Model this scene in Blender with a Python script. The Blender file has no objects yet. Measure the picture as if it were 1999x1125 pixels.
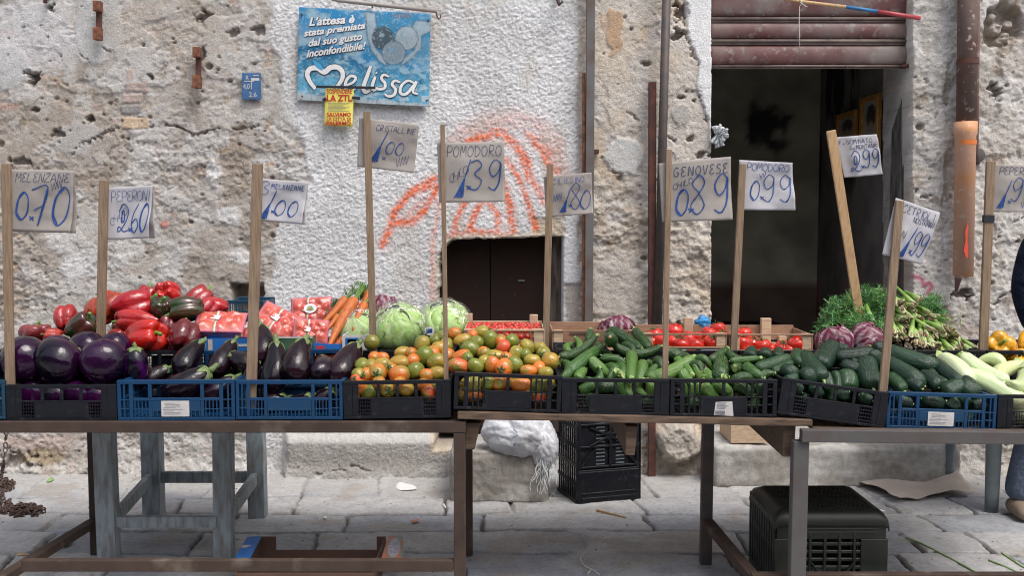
import bpy, bmesh, math, random
import numpy as np
from mathutils import Vector, Matrix, Quaternion, Euler
R = math.radians
SC = bpy.context.scene
COL = SC.collection
random.seed(7)

# ------------------------------------------------------------------ camera, sky, sun, exposure
F = 1943.0; CX = 999.5; CY = 562.5
CAM = Vector((0, 0, 1.5)); PITCH = math.atan(126.5 / F)
cam_d = bpy.data.cameras.new("Camera"); cam = bpy.data.objects.new("Camera", cam_d); COL.objects.link(cam)
cam.location = CAM; cam.rotation_euler = (R(90) - PITCH, 0, 0)
cam_d.sensor_width = 36; cam_d.lens = F * 36 / 1999; cam_d.clip_end = 400; cam_d.clip_start = 0.05
SC.camera = cam
SUN_EL, SUN_AZ = R(60), R(40)          # from the right, over the photographer's shoulder
w = bpy.data.worlds.new("World"); SC.world = w; w.use_nodes = True
nt = w.node_tree; nt.nodes.clear()
sky = nt.nodes.new('ShaderNodeTexSky'); sky.sky_type = 'NISHITA'; sky.sun_disc = False
sky.sun_elevation = SUN_EL; sky.sun_rotation = R(180) - SUN_AZ
sky.air_density = 1.0; sky.dust_density = 4.0; sky.ozone_density = 1.0
hs = nt.nodes.new('ShaderNodeHueSaturation'); hs.inputs['Saturation'].default_value = 0.55
bg = nt.nodes.new('ShaderNodeBackground'); bg.inputs[1].default_value = 0.15
wo = nt.nodes.new('ShaderNodeOutputWorld')
nt.links.new(sky.outputs[0], hs.inputs['Color']); nt.links.new(hs.outputs[0], bg.inputs[0]); nt.links.new(bg.outputs[0], wo.inputs[0])
sl = bpy.data.lights.new("sun", 'SUN'); sl.energy = 0.8; sl.angle = R(24); sl.color = (1.0, 0.97, 0.93)
so = bpy.data.objects.new("sun", sl); COL.objects.link(so)
sd = Vector((math.sin(SUN_AZ) * math.cos(SUN_EL), -math.cos(SUN_AZ) * math.cos(SUN_EL), math.sin(SUN_EL)))
so.rotation_euler = sd.to_track_quat('Z', 'Y').to_euler(); so.location = (3, -4, 8)
SC.view_settings.view_transform = 'Standard'; SC.view_settings.look = 'None'
SC.view_settings.gamma = 1; SC.view_settings.use_curve_mapping = False
SC.view_settings.exposure = 0.80
SC.render.engine = 'CYCLES'
SC.cycles.filter_width = 1.1; SC.cycles.max_bounces = 8; SC.cycles.transparent_max_bounces = 12

# ------------------------------------------------------------------ pixel of the photograph -> point in the place
_fw = Vector((0, math.cos(PITCH), -math.sin(PITCH))); _up = Vector((0, math.sin(PITCH), math.cos(PITCH)))
def ray(px, py): return Vector(((px - CX) / F, 0, 0)) + _fw + _up * (-(py - CY) / F)
def at(px, py, Y):
    d = ray(px, py); return CAM + d * (Y / d.y)
def on(px, py, z=0.0):
    d = ray(px, py); return CAM + d * ((z - CAM.z) / d.z)
def npx(X, Y, Z):
    """numpy projection: world arrays -> photo pixels"""
    dz = Z - CAM.z; cp, sp = math.cos(PITCH), math.sin(PITCH)
    dep = Y * cp - dz * sp; u = Y * sp + dz * cp
    return CX + X / dep * F, CY - u / dep * F

# ------------------------------------------------------------------ noise
_rs = np.random.RandomState(5); _T = _rs.rand(4, 256, 256)
def vn(x, y, s=0):
    x = np.asarray(x, float); y = np.asarray(y, float)
    xi = np.floor(x).astype(int); yi = np.floor(y).astype(int); fx = x - xi; fy = y - yi
    fx = fx * fx * (3 - 2 * fx); fy = fy * fy * (3 - 2 * fy); T = _T[s % 4]; o = s * 37
    a = T[(yi + o) & 255, (xi + o) & 255]; b = T[(yi + o) & 255, (xi + 1 + o) & 255]
    c = T[(yi + 1 + o) & 255, (xi + o) & 255]; d = T[(yi + 1 + o) & 255, (xi + 1 + o) & 255]
    return (a * (1 - fx) + b * fx) * (1 - fy) + (c * (1 - fx) + d * fx) * fy
def fbm(x, y, s=0, o=4, g=0.5):
    t = 0; a = 1; n = 0
    for k in range(o):
        t = t + a * vn(x * 2 ** k + k * 13.7, y * 2 ** k + k * 7.3, s + k); n += a; a *= g
    return t / n
def sst(a, b, x): t = np.clip((x - a) / (b - a), 0, 1); return t * t * (3 - 2 * t)
def lerp3(a, b, t): return a + (b - a) * t[..., None]
def pdist(PX, PY, pts):
    d = np.full(PX.shape, 1e9)
    for (x0, y0), (x1, y1) in zip(pts[:-1], pts[1:]):
        dx, dy = x1 - x0, y1 - y0; L = dx * dx + dy * dy + 1e-9
        t = np.clip(((PX - x0) * dx + (PY - y0) * dy) / L, 0, 1)
        d = np.minimum(d, np.hypot(PX - x0 - t * dx, PY - y0 - t * dy))
    return d

# ------------------------------------------------------------------ mesh builder
def rootloc(o):
    v = Vector((0, 0, 0))
    while o is not None: v += o.location; o = o.parent
    return v
class MB:
    def __init__(s): s.v = []; s.f = []; s.m = []; s.c = []; s.cur = 0; s.ccur = None
    def add(s, vs, fs, cols=None):
        o = len(s.v); s.v += [tuple(p) for p in vs]; s.f += [tuple(i + o for i in f) for f in fs]; s.m += [s.cur] * len(fs)
        if cols is not None: s.c += [tuple(c) for c in cols]
        elif s.ccur is not None: s.c += [s.ccur] * len(vs)
        return s
    def hexa(s, p): return s.add(p, [(0, 3, 2, 1), (4, 5, 6, 7), (0, 1, 5, 4), (1, 2, 6, 5), (2, 3, 7, 6), (3, 0, 4, 7)])
    def box(s, x0, x1, y0, y1, z0, z1):
        return s.hexa([(x0, y0, z0), (x1, y0, z0), (x1, y1, z0), (x0, y1, z0), (x0, y0, z1), (x1, y0, z1), (x1, y1, z1), (x0, y1, z1)])
    def beam(s, p, q, a, b, side=None, taper=1.0):
        p = Vector(p); q = Vector(q); d = (q - p).normalized()
        if side is None: side = Vector((1, 0, 0)) if abs(d.x) < 0.8 else Vector((0, 1, 0))
        u = (Vector(side) - d * d.dot(Vector(side))).normalized(); v = d.cross(u)
        def ring(c, k): return [c - u * a / 2 * k - v * b / 2 * k, c + u * a / 2 * k - v * b / 2 * k, c + u * a / 2 * k + v * b / 2 * k, c - u * a / 2 * k + v * b / 2 * k]
        return s.hexa(ring(p, 1) + ring(q, taper))
    def tube(s, pts, rad, n=10, cap=True, cols=None, flat=1.0):
        pts = [Vector(p) for p in pts]; m = len(pts)
        rad = rad if isinstance(rad, (list, tuple)) else [rad] * m
        d0 = (pts[1] - pts[0]).normalized(); u = d0.orthogonal().normalized(); vs = []; cs = []
        for i, p in enumerate(pts):
            d = (pts[min(i + 1, m - 1)] - pts[max(i - 1, 0)]).normalized()
            u = (u - d * u.dot(d)).normalized(); v = d.cross(u)
            for k in range(n):
                a = 2 * math.pi * k / n; vs.append(p + (u * math.cos(a) + v * math.sin(a) * flat) * rad[i])
                if cols: cs.append(cols[i])
        fs = [(i * n + k, i * n + (k + 1) % n, (i + 1) * n + (k + 1) % n, (i + 1) * n + k) for i in range(m - 1) for k in range(n)]
        if cap: fs += [tuple(range(n - 1, -1, -1)), tuple(range((m - 1) * n, m * n))]
        return s.add(vs, fs, cs if cols else None)
    def grid(s, P, cols=None, wrap=False):
        ny, nx = len(P), len(P[0]); vs = [p for r in P for p in r]
        fs = [(j * nx + i, j * nx + (i + 1) % nx, (j + 1) * nx + (i + 1) % nx, (j + 1) * nx + i) for j in range(ny - 1) for i in range(nx if wrap else nx - 1)]
        return s.add(vs, fs, [c for r in cols for c in r] if cols else None)
    def build(s, name, mats, parent=None, smooth=False, bevel=0, seg=2, sub=0, origin=None, solid=0):
        off = rootloc(parent) if parent else (Vector(origin) if origin is not None else Vector((0, 0, 0)))
        me = bpy.data.meshes.new(name); me.from_pydata([(x - off.x, y - off.y, z - off.z) for x, y, z in s.v], [], s.f)
        for m_ in (mats if isinstance(mats, (list, tuple)) else [mats]): me.materials.append(m_)
        me.polygons.foreach_set('material_index', s.m)
        if smooth: me.polygons.foreach_set('use_smooth', [True] * len(s.f))
        if s.c and len(s.c) == len(s.v):
            ca = me.color_attributes.new('Col', 'FLOAT_COLOR', 'POINT')
            ca.data.foreach_set('color', np.array([(c[0], c[1], c[2], 1.0) for c in s.c], dtype=np.float32).ravel())
        me.update(); o = bpy.data.objects.new(name, me); COL.objects.link(o)
        if parent: o.parent = parent
        elif origin is not None: o.location = origin
        if solid: md = o.modifiers.new('solid', 'SOLIDIFY'); md.thickness = solid; md.offset = 0
        if bevel: md = o.modifiers.new('bevel', 'BEVEL'); md.width = bevel; md.segments = seg; md.limit_method = 'ANGLE'
        if sub: md = o.modifiers.new('sub', 'SUBSURF'); md.levels = sub; md.render_levels = sub
        return o
def npgrid(name, P, col, mat, keep=None, parent=None, smooth=True):
    ny, nx = P.shape[:2]; me = bpy.data.meshes.new(name)
    i = np.arange(ny * nx).reshape(ny, nx)
    q = np.stack([i[:-1, :-1], i[:-1, 1:], i[1:, 1:], i[1:, :-1]], -1).reshape(-1, 4)
    if keep is not None: q = q[keep.reshape(-1)]
    n = len(q); me.vertices.add(ny * nx); me.vertices.foreach_set('co', P.astype(np.float32).ravel())
    me.loops.add(n * 4); me.loops.foreach_set('vertex_index', q.astype(np.int32).ravel())
    me.polygons.add(n); me.polygons.foreach_set('loop_start', np.arange(0, n * 4, 4, dtype=np.int32))
    me.update(calc_edges=True)
    me.polygons.foreach_set('use_smooth', np.full(n, smooth))
    ca = me.color_attributes.new('Col', 'FLOAT_COLOR', 'POINT')
    ca.data.foreach_set('color', np.concatenate([np.clip(col, 0, 1), np.ones((ny, nx, 1))], -1).astype(np.float32).ravel())
    me.materials.append(mat); me.update()
    o = bpy.data.objects.new(name, me); COL.objects.link(o)
    if parent: o.parent = parent
    return o
def empty(name, loc=(0, 0, 0)):
    o = bpy.data.objects.new(name, None); COL.objects.link(o); o.location = loc; o.empty_display_size = 0.05; return o
def tag(o, label=None, cat=None, group=None, kind=None):
    if label: o['label'] = label
    if cat: o['category'] = cat
    if group: o['group'] = group
    if kind: o['kind'] = kind
    return o
KIDS = {}
def copy_tree(o, parent=None):
    c = o.copy(); COL.objects.link(c)
    if parent: c.parent = parent
    for ch in o.children: copy_tree(ch, c)
    return c

# ------------------------------------------------------------------ materials
def mat(name, color=(0.5, 0.5, 0.5), rough=0.6, spec=0.5, metal=0, coat=0, attr=False, objcol=False,
        noise=None, color2=None, ramp=(0.4, 0.6), bump=None, stretch=None, noise2=None, color3=None, ramp3=(0.55, 0.7), sss=0, roughnoise=0):
    m = bpy.data.materials.new(name); m.use_nodes = True; t = m.node_tree; N = t.nodes; L = t.links
    b = N['Principled BSDF']; b.inputs['Roughness'].default_value = rough; b.inputs['Metallic'].default_value = metal
    b.inputs['Specular IOR Level'].default_value = spec; b.inputs['Coat Weight'].default_value = coat; b.inputs['Coat Roughness'].default_value = 0.08
    if sss:
        b.inputs['Subsurface Weight'].default_value = sss; b.inputs['Subsurface Radius'].default_value = (0.012, 0.006, 0.003); b.inputs['Subsurface Scale'].default_value = 0.5
    tc = N.new('ShaderNodeTexCoord'); vec = tc.outputs['Object']
    if stretch:
        mp = N.new('ShaderNodeMapping'); mp.inputs['Scale'].default_value = stretch; L.new(vec, mp.inputs[0]); vec = mp.outputs[0]
    if objcol:
        # every copy of a thing gets its own patch of noise
        oi = N.new('ShaderNodeObjectInfo'); ad = N.new('ShaderNodeVectorMath'); ad.operation = 'ADD'
        ml = N.new('ShaderNodeMath'); ml.operation = 'MULTIPLY'; ml.inputs[1].default_value = 37.0
        L.new(oi.outputs['Random'], ml.inputs[0]); L.new(vec, ad.inputs[0]); L.new(ml.outputs[0], ad.inputs[1]); vec = ad.outputs[0]
        src = oi.outputs['Color']
    elif attr:
        a = N.new('ShaderNodeAttribute'); a.attribute_name = 'Col'; src = a.outputs['Color']
    else:
        c = N.new('ShaderNodeRGB'); c.outputs[0].default_value = (*color, 1); src = c.outputs[0]
    def mk(scale, detail, lo, hi):
        n = N.new('ShaderNodeTexNoise'); n.inputs['Scale'].default_value = scale; n.inputs['Detail'].default_value = detail; L.new(vec, n.inputs['Vector'])
        mr = N.new('ShaderNodeMapRange'); mr.inputs['From Min'].default_value = lo; mr.inputs['From Max'].default_value = hi; L.new(n.outputs['Fac'], mr.inputs['Value']); return mr.outputs[0], n
    if color2 is not None:
        f, _ = mk(noise[0], noise[1], *ramp); mx = N.new('ShaderNodeMix'); mx.data_type = 'RGBA'; L.new(f, mx.inputs[0]); L.new(src, mx.inputs[6]); mx.inputs[7].default_value = (*color2, 1); src = mx.outputs[2]
    if color3 is not None:
        f, _ = mk(*(noise2 or (12, 4)), *ramp3); mx = N.new('ShaderNodeMix'); mx.data_type = 'RGBA'; L.new(f, mx.inputs[0]); L.new(src, mx.inputs[6]); mx.inputs[7].default_value = (*color3, 1); src = mx.outputs[2]
    if noise and color2 is None:
        f, _ = mk(noise[0], noise[1], 0.3, 0.7); mr = N.new('ShaderNodeMapRange'); L.new(f, mr.inputs[0]); mr.inputs['To Min'].default_value = 1 - noise[2]; mr.inputs['To Max'].default_value = 1 + noise[2]
        mx = N.new('ShaderNodeMix'); mx.data_type = 'RGBA'; mx.blend_type = 'MULTIPLY'; mx.inputs[0].default_value = 1; L.new(src, mx.inputs[6]); L.new(mr.outputs[0], mx.inputs[7]); src = mx.outputs[2]
    L.new(src, b.inputs['Base Color'])
    if roughnoise:
        f, _ = mk(9, 3, 0.3, 0.7); mr = N.new('ShaderNodeMapRange'); L.new(f, mr.inputs[0]); mr.inputs['To Min'].default_value = max(0.03, rough - roughnoise); mr.inputs['To Max'].default_value = rough + roughnoise; L.new(mr.outputs[0], b.inputs['Roughness'])
    if bump:
        n = N.new('ShaderNodeTexNoise'); n.inputs['Scale'].default_value = bump[0]; n.inputs['Detail'].default_value = 5; L.new(vec, n.inputs['Vector'])
        bp = N.new('ShaderNodeBump'); bp.inputs['Strength'].default_value = bump[1]; bp.inputs['Distance'].default_value = bump[2] if len(bump) > 2 else 0.004
        L.new(n.outputs['Fac'], bp.inputs['Height']); L.new(bp.outputs[0], b.inputs['Normal'])
    return m
M = {}
M['wall'] = mat('wall_plaster', attr=True, rough=0.93, spec=0.2, noise=(75, 6, 0.14), bump=(120, 0.7, 0.007))
M['stone'] = mat('paving_stone', attr=True, rough=0.75, spec=0.3, noise=(60, 6, 0.11), bump=(90, 0.35, 0.004))
M['rustwood'] = mat('rusty_steel', (0.07, 0.047, 0.036), rough=0.75, spec=0.3, noise=(14, 5), color2=(0.05, 0.032, 0.026), ramp=(0.35, 0.7), noise2=(7, 4), color3=(0.17, 0.14, 0.11), ramp3=(0.58, 0.75), bump=(70, 0.25))
M['greysteel'] = mat('weathered_steel', (0.095, 0.09, 0.088), rough=0.6, spec=0.4, noise=(12, 5), color2=(0.085, 0.07, 0.065), ramp=(0.4, 0.7), bump=(90, 0.15))
M['darksteel'] = mat('dark_painted_steel', (0.055, 0.047, 0.045), rough=0.6, noise=(16, 4), color2=(0.085, 0.06, 0.05), bump=(90, 0.15))
M['post'] = mat('wall_post_steel', (0.13, 0.125, 0.12), rough=0.6, noise=(5, 5), color2=(0.10, 0.06, 0.045), ramp=(0.45, 0.65), bump=(90, 0.15))
M['rust'] = mat('red_rust', (0.12, 0.045, 0.03), rough=0.85, noise=(18, 5), color2=(0.07, 0.03, 0.025), bump=(90, 0.3))
M['rustorange'] = mat('orange_rust', (0.24, 0.09, 0.04), rough=0.85, noise=(40, 5), color2=(0.11, 0.045, 0.03), bump=(90, 0.3))
M['plank'] = mat('old_plank', (0.15, 0.10, 0.068), rough=0.8, spec=0.25, noise=(6, 6), color2=(0.07, 0.05, 0.038), ramp=(0.38, 0.68), stretch=(2, 14, 14), bump=(14, 0.4))
M['trestle'] = mat('bluegrey_paint_wood', (0.33, 0.385, 0.42), rough=0.75, spec=0.3, noise=(5, 6), color2=(0.22, 0.22, 0.215), ramp=(0.42, 0.66), noise2=(3, 4), color3=(0.25, 0.21, 0.15), ramp3=(0.6, 0.8), stretch=(9, 9, 2), bump=(12, 0.5))
M['stick'] = mat('weathered_stick', (0.28, 0.20, 0.135), rough=0.75, spec=0.25, noise=(4, 6), color2=(0.17, 0.115, 0.075), ramp=(0.4, 0.72), stretch=(30, 30, 2.5), bump=(8, 0.4))
M['stickpale'] = mat('fresh_stick', (0.56, 0.37, 0.20), rough=0.65, spec=0.3, noise=(4, 6), color2=(0.40, 0.24, 0.12), ramp=(0.45, 0.75), stretch=(30, 30, 2.5), bump=(8, 0.2))
M['poplar'] = mat('poplar_veneer', (0.60, 0.45, 0.31), rough=0.7, spec=0.25, noise=(5, 5), color2=(0.45, 0.31, 0.20), ramp=(0.4, 0.7), stretch=(4, 20, 20), bump=(9, 0.2))
M['poplarbrown'] = mat('brown_fruit_box', (0.36, 0.22, 0.145), rough=0.8, spec=0.2, noise=(5, 5), color2=(0.27, 0.165, 0.11), ramp=(0.4, 0.7), stretch=(4, 20, 20), bump=(9, 0.2))
M['blackpl'] = mat('black_plastic', (0.009, 0.010, 0.014), rough=0.45, spec=0.25, noise=(28, 6), color2=(0.030, 0.031, 0.034), ramp=(0.56, 0.74), bump=(60, 0.1), roughnoise=0.14)
M['greenblackpl'] = mat('greenish_black_plastic', (0.013, 0.016, 0.012), rough=0.45, spec=0.35, noise=(8, 5), color2=(0.028, 0.028, 0.023), ramp=(0.5, 0.8), bump=(60, 0.08))
M['bluepl'] = mat('blue_plastic', (0.004, 0.042, 0.115), rough=0.4, spec=0.4, noise=(12, 5), color2=(0.008, 0.045, 0.10), ramp=(0.45, 0.75), bump=(60, 0.06), roughnoise=0.1)
M['tealpl'] = mat('teal_plastic', (0.006, 0.042, 0.08), rough=0.42, noise=(12, 5, 0.2), bump=(60, 0.06))
M['greypl'] = mat('grey_plastic', (0.14, 0.17, 0.18), rough=0.55, noise=(12, 5, 0.25), bump=(60, 0.1))
M['paper'] = mat('sign_paper', (0.33, 0.30, 0.275), rough=0.9, spec=0.15, noise=(10, 5, 0.09), bump=(16, 0.5, 0.006))
M['paperwhite'] = mat('pale_sign_paper', (0.44, 0.43, 0.45), rough=0.9, spec=0.15, noise=(10, 5, 0.07), bump=(16, 0.4, 0.006))
M['ink'] = mat('blue_marker', (0.012, 0.06, 0.24), rough=0.7, noise=(60, 3, 0.4))
M['inkdark'] = mat('dark_blue_marker', (0.012, 0.028, 0.10), rough=0.7, noise=(60, 3, 0.4))
M['white'] = mat('white_print', (0.72, 0.72, 0.71), rough=0.7, noise=(30, 4, 0.06))
M['label'] = mat('label_paper', (0.55, 0.53, 0.51), rough=0.8, noise=(25, 4, 0.12))
M['black'] = mat('black_print', (0.012, 0.014, 0.02), rough=0.6)
M['greyprint'] = mat('grey_print', (0.2, 0.2, 0.22), rough=0.7)
M['red'] = mat('red_print', (0.5, 0.02, 0.02), rough=0.7)
M['yellow'] = mat('yellow_print', (0.80, 0.72, 0.14), rough=0.7, noise=(12, 3, 0.06))
M['print'] = mat('printed_sheet', attr=True, rough=0.45, spec=0.4, noise=(25, 5, 0.08))
M['plate'] = mat('blue_enamel', (0.05, 0.13, 0.28), rough=0.45, noise=(25, 5, 0.2))
M['shutter'] = mat('maroon_shutter', (0.115, 0.04, 0.038), rough=0.6, noise=(3.5, 6), color2=(0.19, 0.155, 0.14), ramp=(0.42, 0.66), noise2=(22, 6), color3=(0.22, 0.20, 0.185), ramp3=(0.56, 0.74), bump=(50, 0.2))
M['shuttergrey'] = mat('bare_shutter_rail', (0.19, 0.15, 0.13), rough=0.6, noise=(8, 6), color2=(0.13, 0.09, 0.08), bump=(50, 0.2))
M['hatch'] = mat('dark_hatch', (0.024, 0.013, 0.010), rough=0.8, spec=0.12, noise=(4, 6), color2=(0.02, 0.013, 0.011), noise2=(30, 5), color3=(0.055, 0.04, 0.035), ramp3=(0.66, 0.75), bump=(30, 0.2))
M['room'] = mat('dim_room_plaster', attr=True, rough=0.95, spec=0.1, noise=(4, 5, 0.3))
M['pipered'] = mat('rust_downpipe', (0.125, 0.085, 0.07), rough=0.7, noise=(9, 6), color2=(0.11, 0.055, 0.045), noise2=(28, 5), color3=(0.42, 0.34, 0.30), ramp3=(0.62, 0.68), bump=(60, 0.2))
M['pipeorange'] = mat('terracotta_pipe', (0.58, 0.335, 0.23), rough=0.55, noise=(4, 5), color2=(0.60, 0.29, 0.13), ramp=(0.5, 0.62), noise2=(26, 5), color3=(0.58, 0.45, 0.38), ramp3=(0.62, 0.70), bump=(50, 0.1))
M['pipespray'] = mat('red_spray', (0.62, 0.06, 0.03), rough=0.6)
M['sack'] = mat('white_woven_sack', (0.60, 0.61, 0.64), rough=0.6, noise=(12, 4, 0.12), bump=(7, 0.9, 0.04))
M['filmwhite'] = mat('white_thin_plastic', (0.62, 0.65, 0.66), rough=0.4, noise=(20, 4, 0.1), bump=(30, 0.5))
M['bluefilm'] = mat('blue_thin_plastic', (0.04, 0.28, 0.62), rough=0.3, noise=(20, 4, 0.2), bump=(30, 0.5))
M['kraft'] = mat('kraft_paper', (0.50, 0.42, 0.355), rough=0.9, noise=(8, 5, 0.08), bump=(10, 0.4, 0.006))
M['card'] = mat('brown_cardboard', (0.13, 0.075, 0.055), rough=0.9, noise=(8, 5, 0.15))
M['cardblue'] = mat('blue_printed_card', (0.015, 0.13, 0.42), rough=0.55, noise=(20, 4, 0.1))
M['cardgreen'] = mat('green_printed_card', (0.045, 0.10, 0.055), rough=0.55, noise=(12, 4, 0.35))
M['chain'] = mat('rusty_chain', (0.09, 0.055, 0.045), rough=0.7, metal=0.3, noise=(60, 4, 0.4), bump=(120, 0.3))
M['string'] = mat('pale_string', (0.62, 0.58, 0.52), rough=0.9)
M['litterwhite'] = mat('white_litter', (0.72, 0.72, 0.70), rough=0.8, noise=(40, 3, 0.1))
M['concrete'] = mat('old_concrete', attr=True, rough=0.92, spec=0.2, noise=(30, 6, 0.16), bump=(70, 0.5, 0.006))
# produce
M['eggdark'] = mat('long_eggplant_skin', objcol=True, rough=0.12, spec=0.34, coat=0.10, noise=(2.2, 3), color2=(0.004, 0.002, 0.004), ramp=(0.4, 0.65), noise2=(7, 5), color3=(0.05, 0.03, 0.03), ramp3=(0.73, 0.78), bump=(3, 0.16, 0.05), roughnoise=0.06)
M['eggviolet'] = mat('round_eggplant_skin', objcol=True, rough=0.12, spec=0.34, coat=0.10, noise=(1.1, 2), color2=(0.004, 0.002, 0.008), ramp=(0.38, 0.60), noise2=(9, 5), color3=(0.06, 0.03, 0.05), ramp3=(0.73, 0.78), bump=(2.5, 0.16, 0.05), roughnoise=0.06)
M['calyx'] = mat('green_calyx', (0.18, 0.24, 0.09), rough=0.6, noise=(5, 4), color2=(0.10, 0.15, 0.05), bump=(12, 0.3))
M['calyxtom'] = mat('tomato_calyx', (0.06, 0.11, 0.03), rough=0.6, noise=(5, 4, 0.3))
M['pepper'] = mat('pepper_skin', objcol=True, rough=0.13, spec=0.6, coat=0.3, noise=(1.6, 3, 0.28), noise2=(8, 5), color3=(0.30, 0.05, 0.03), ramp3=(0.66, 0.76), bump=(3.0, 0.22, 0.05), roughnoise=0.08)
M['peppergreen'] = mat('ripening_pepper_skin', objcol=True, rough=0.13, spec=0.6, coat=0.3, noise=(1.7, 3), color2=(0.02, 0.045, 0.012), ramp=(0.42, 0.62), bump=(3.5, 0.05, 0.02))
M['pepperstem'] = mat('pepper_stem', (0.14, 0.28, 0.05), rough=0.5, noise=(5, 4, 0.25))
M['plum'] = mat('plum_tomato_skin', objcol=True, rough=0.2, spec=0.5, coat=0.15, noise=(1.3, 3), color2=(0.20, 0.20, 0.03), ramp=(0.46, 0.68), noise2=(11, 4), color3=(0.34, 0.24, 0.10), ramp3=(0.68, 0.75), bump=(3, 0.2, 0.04), roughnoise=0.10)
M['tomato'] = mat('red_tomato_skin', objcol=True, rough=0.15, spec=0.55, coat=0.25, noise=(2, 3, 0.12), roughnoise=0.05)
M['zucc'] = mat('courgette_skin', objcol=True, rough=0.27, spec=0.5, noise=(9, 6), color2=(0.14, 0.26, 0.06), ramp=(0.50, 0.80), stretch=(3, 3, 0.5), noise2=(34, 2), color3=(0.20, 0.32, 0.10), ramp3=(0.66, 0.74), bump=(5, 0.3, 0.02), roughnoise=0.12)
M['cuke'] = mat('cucumber_skin', objcol=True, rough=0.27, spec=0.45, noise=(9, 6), color2=(0.04, 0.085, 0.04), ramp=(0.52, 0.85), stretch=(3, 3, 0.8), noise2=(30, 2), color3=(0.07, 0.12, 0.06), ramp3=(0.66, 0.74), bump=(8, 0.3, 0.02), roughnoise=0.14)
M['zpale'] = mat('pale_courgette_skin', objcol=True, rough=0.36, noise=(9, 6), color2=(0.46, 0.53, 0.27), ramp=(0.42, 0.75), stretch=(3.5, 3.5, 0.4), bump=(5, 0.1))
M['zstem'] = mat('courgette_stem', (0.30, 0.40, 0.13), rough=0.6, noise=(8, 4, 0.25))
M['carrot'] = mat('carrot_skin', (0.60, 0.17, 0.03), rough=0.5, noise=(6, 5), color2=(0.50, 0.11, 0.02), stretch=(1, 1, 3), bump=(14, 0.3))
M['leafcol'] = mat('leaf', attr=True, rough=0.4, spec=0.4, noise=(25, 4, 0.12), bump=(30, 0.25))
M['frond'] = mat('fine_green_frond', attr=True, rough=0.5, spec=0.3)
M['punnet'] = mat('pink_punnet', attr=True, rough=0.22, spec=0.5, coat=0.4, noise=(40, 3, 0.1), bump=(18, 0.35, 0.006))
M['navy'] = mat('navy_jacket', (0.008, 0.012, 0.028), rough=0.9, spec=0.2, noise=(14, 4, 0.25), bump=(9, 1.0, 0.07))
M['jeans'] = mat('grey_blue_trousers', (0.11, 0.14, 0.20), rough=0.9, noise=(10, 5, 0.2), bump=(9, 1.0, 0.06))
M['crimson'] = mat('crimson_hem', (0.22, 0.01, 0.04), rough=0.85)
M['shoe'] = mat('tan_shoe', (0.25, 0.19, 0.14), rough=0.7)
M['skin'] = mat('skin', (0.48, 0.28, 0.20), rough=0.5, sss=0.15)
M['hair'] = mat('dark_hair', (0.02, 0.015, 0.012), rough=0.5, stretch=(20, 20, 2), noise=(10, 4, 0.4), bump=(20, 0.6))
M['gold'] = mat('gilt_frame', (0.34, 0.17, 0.04), rough=0.4, noise=(30, 4, 0.3))
M['pictureprint'] = mat('faded_print', attr=True, rough=0.3)
def film():
    m = bpy.data.materials.new('clear_wrap'); m.use_nodes = True; t = m.node_tree; N = t.nodes; L = t.links; N.clear()
    o = N.new('ShaderNodeOutputMaterial'); mx = N.new('ShaderNodeMixShader'); tr = N.new('ShaderNodeBsdfTransparent'); gl = N.new('ShaderNodeBsdfGlossy')
    gl.inputs['Roughness'].default_value = 0.16; tc = N.new('ShaderNodeTexCoord'); n = N.new('ShaderNodeTexNoise'); n.inputs['Scale'].default_value = 3.2; n.inputs['Detail'].default_value = 3; n.inputs['Distortion'].default_value = 1.5
    bp = N.new('ShaderNodeBump'); bp.inputs['Strength'].default_value = 0.8; bp.inputs['Distance'].default_value = 0.05
    L.new(tc.outputs['Object'], n.inputs['Vector']); L.new(n.outputs['Fac'], bp.inputs['Height']); L.new(bp.outputs[0], gl.inputs['Normal'])
    fr = N.new('ShaderNodeFresnel'); fr.inputs['IOR'].default_value = 1.38
    ml = N.new('ShaderNodeMath'); ml.operation = 'MULTIPLY'; ml.inputs[1].default_value = 0.36; L.new(fr.outputs[0], ml.inputs[0]); L.new(ml.outputs[0], mx.inputs[0]); L.new(tr.outputs[0], mx.inputs[1]); L.new(gl.outputs[0], mx.inputs[2]); L.new(mx.outputs[0], o.inputs[0]); return m
M['film'] = film()
ORD = ['leftmost', 'second', 'third', 'fourth', 'fifth', 'sixth', 'seventh', 'eighth', 'ninth', 'tenth', 'eleventh', 'twelfth', 'thirteenth', 'fourteenth', 'fifteenth', 'sixteenth', 'seventeenth', 'eighteenth', 'nineteenth', 'twentieth'] + ['%d-th' % k for k in range(21, 80)]

# ================================================================== THE SETTING
YW = 5.9
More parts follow.
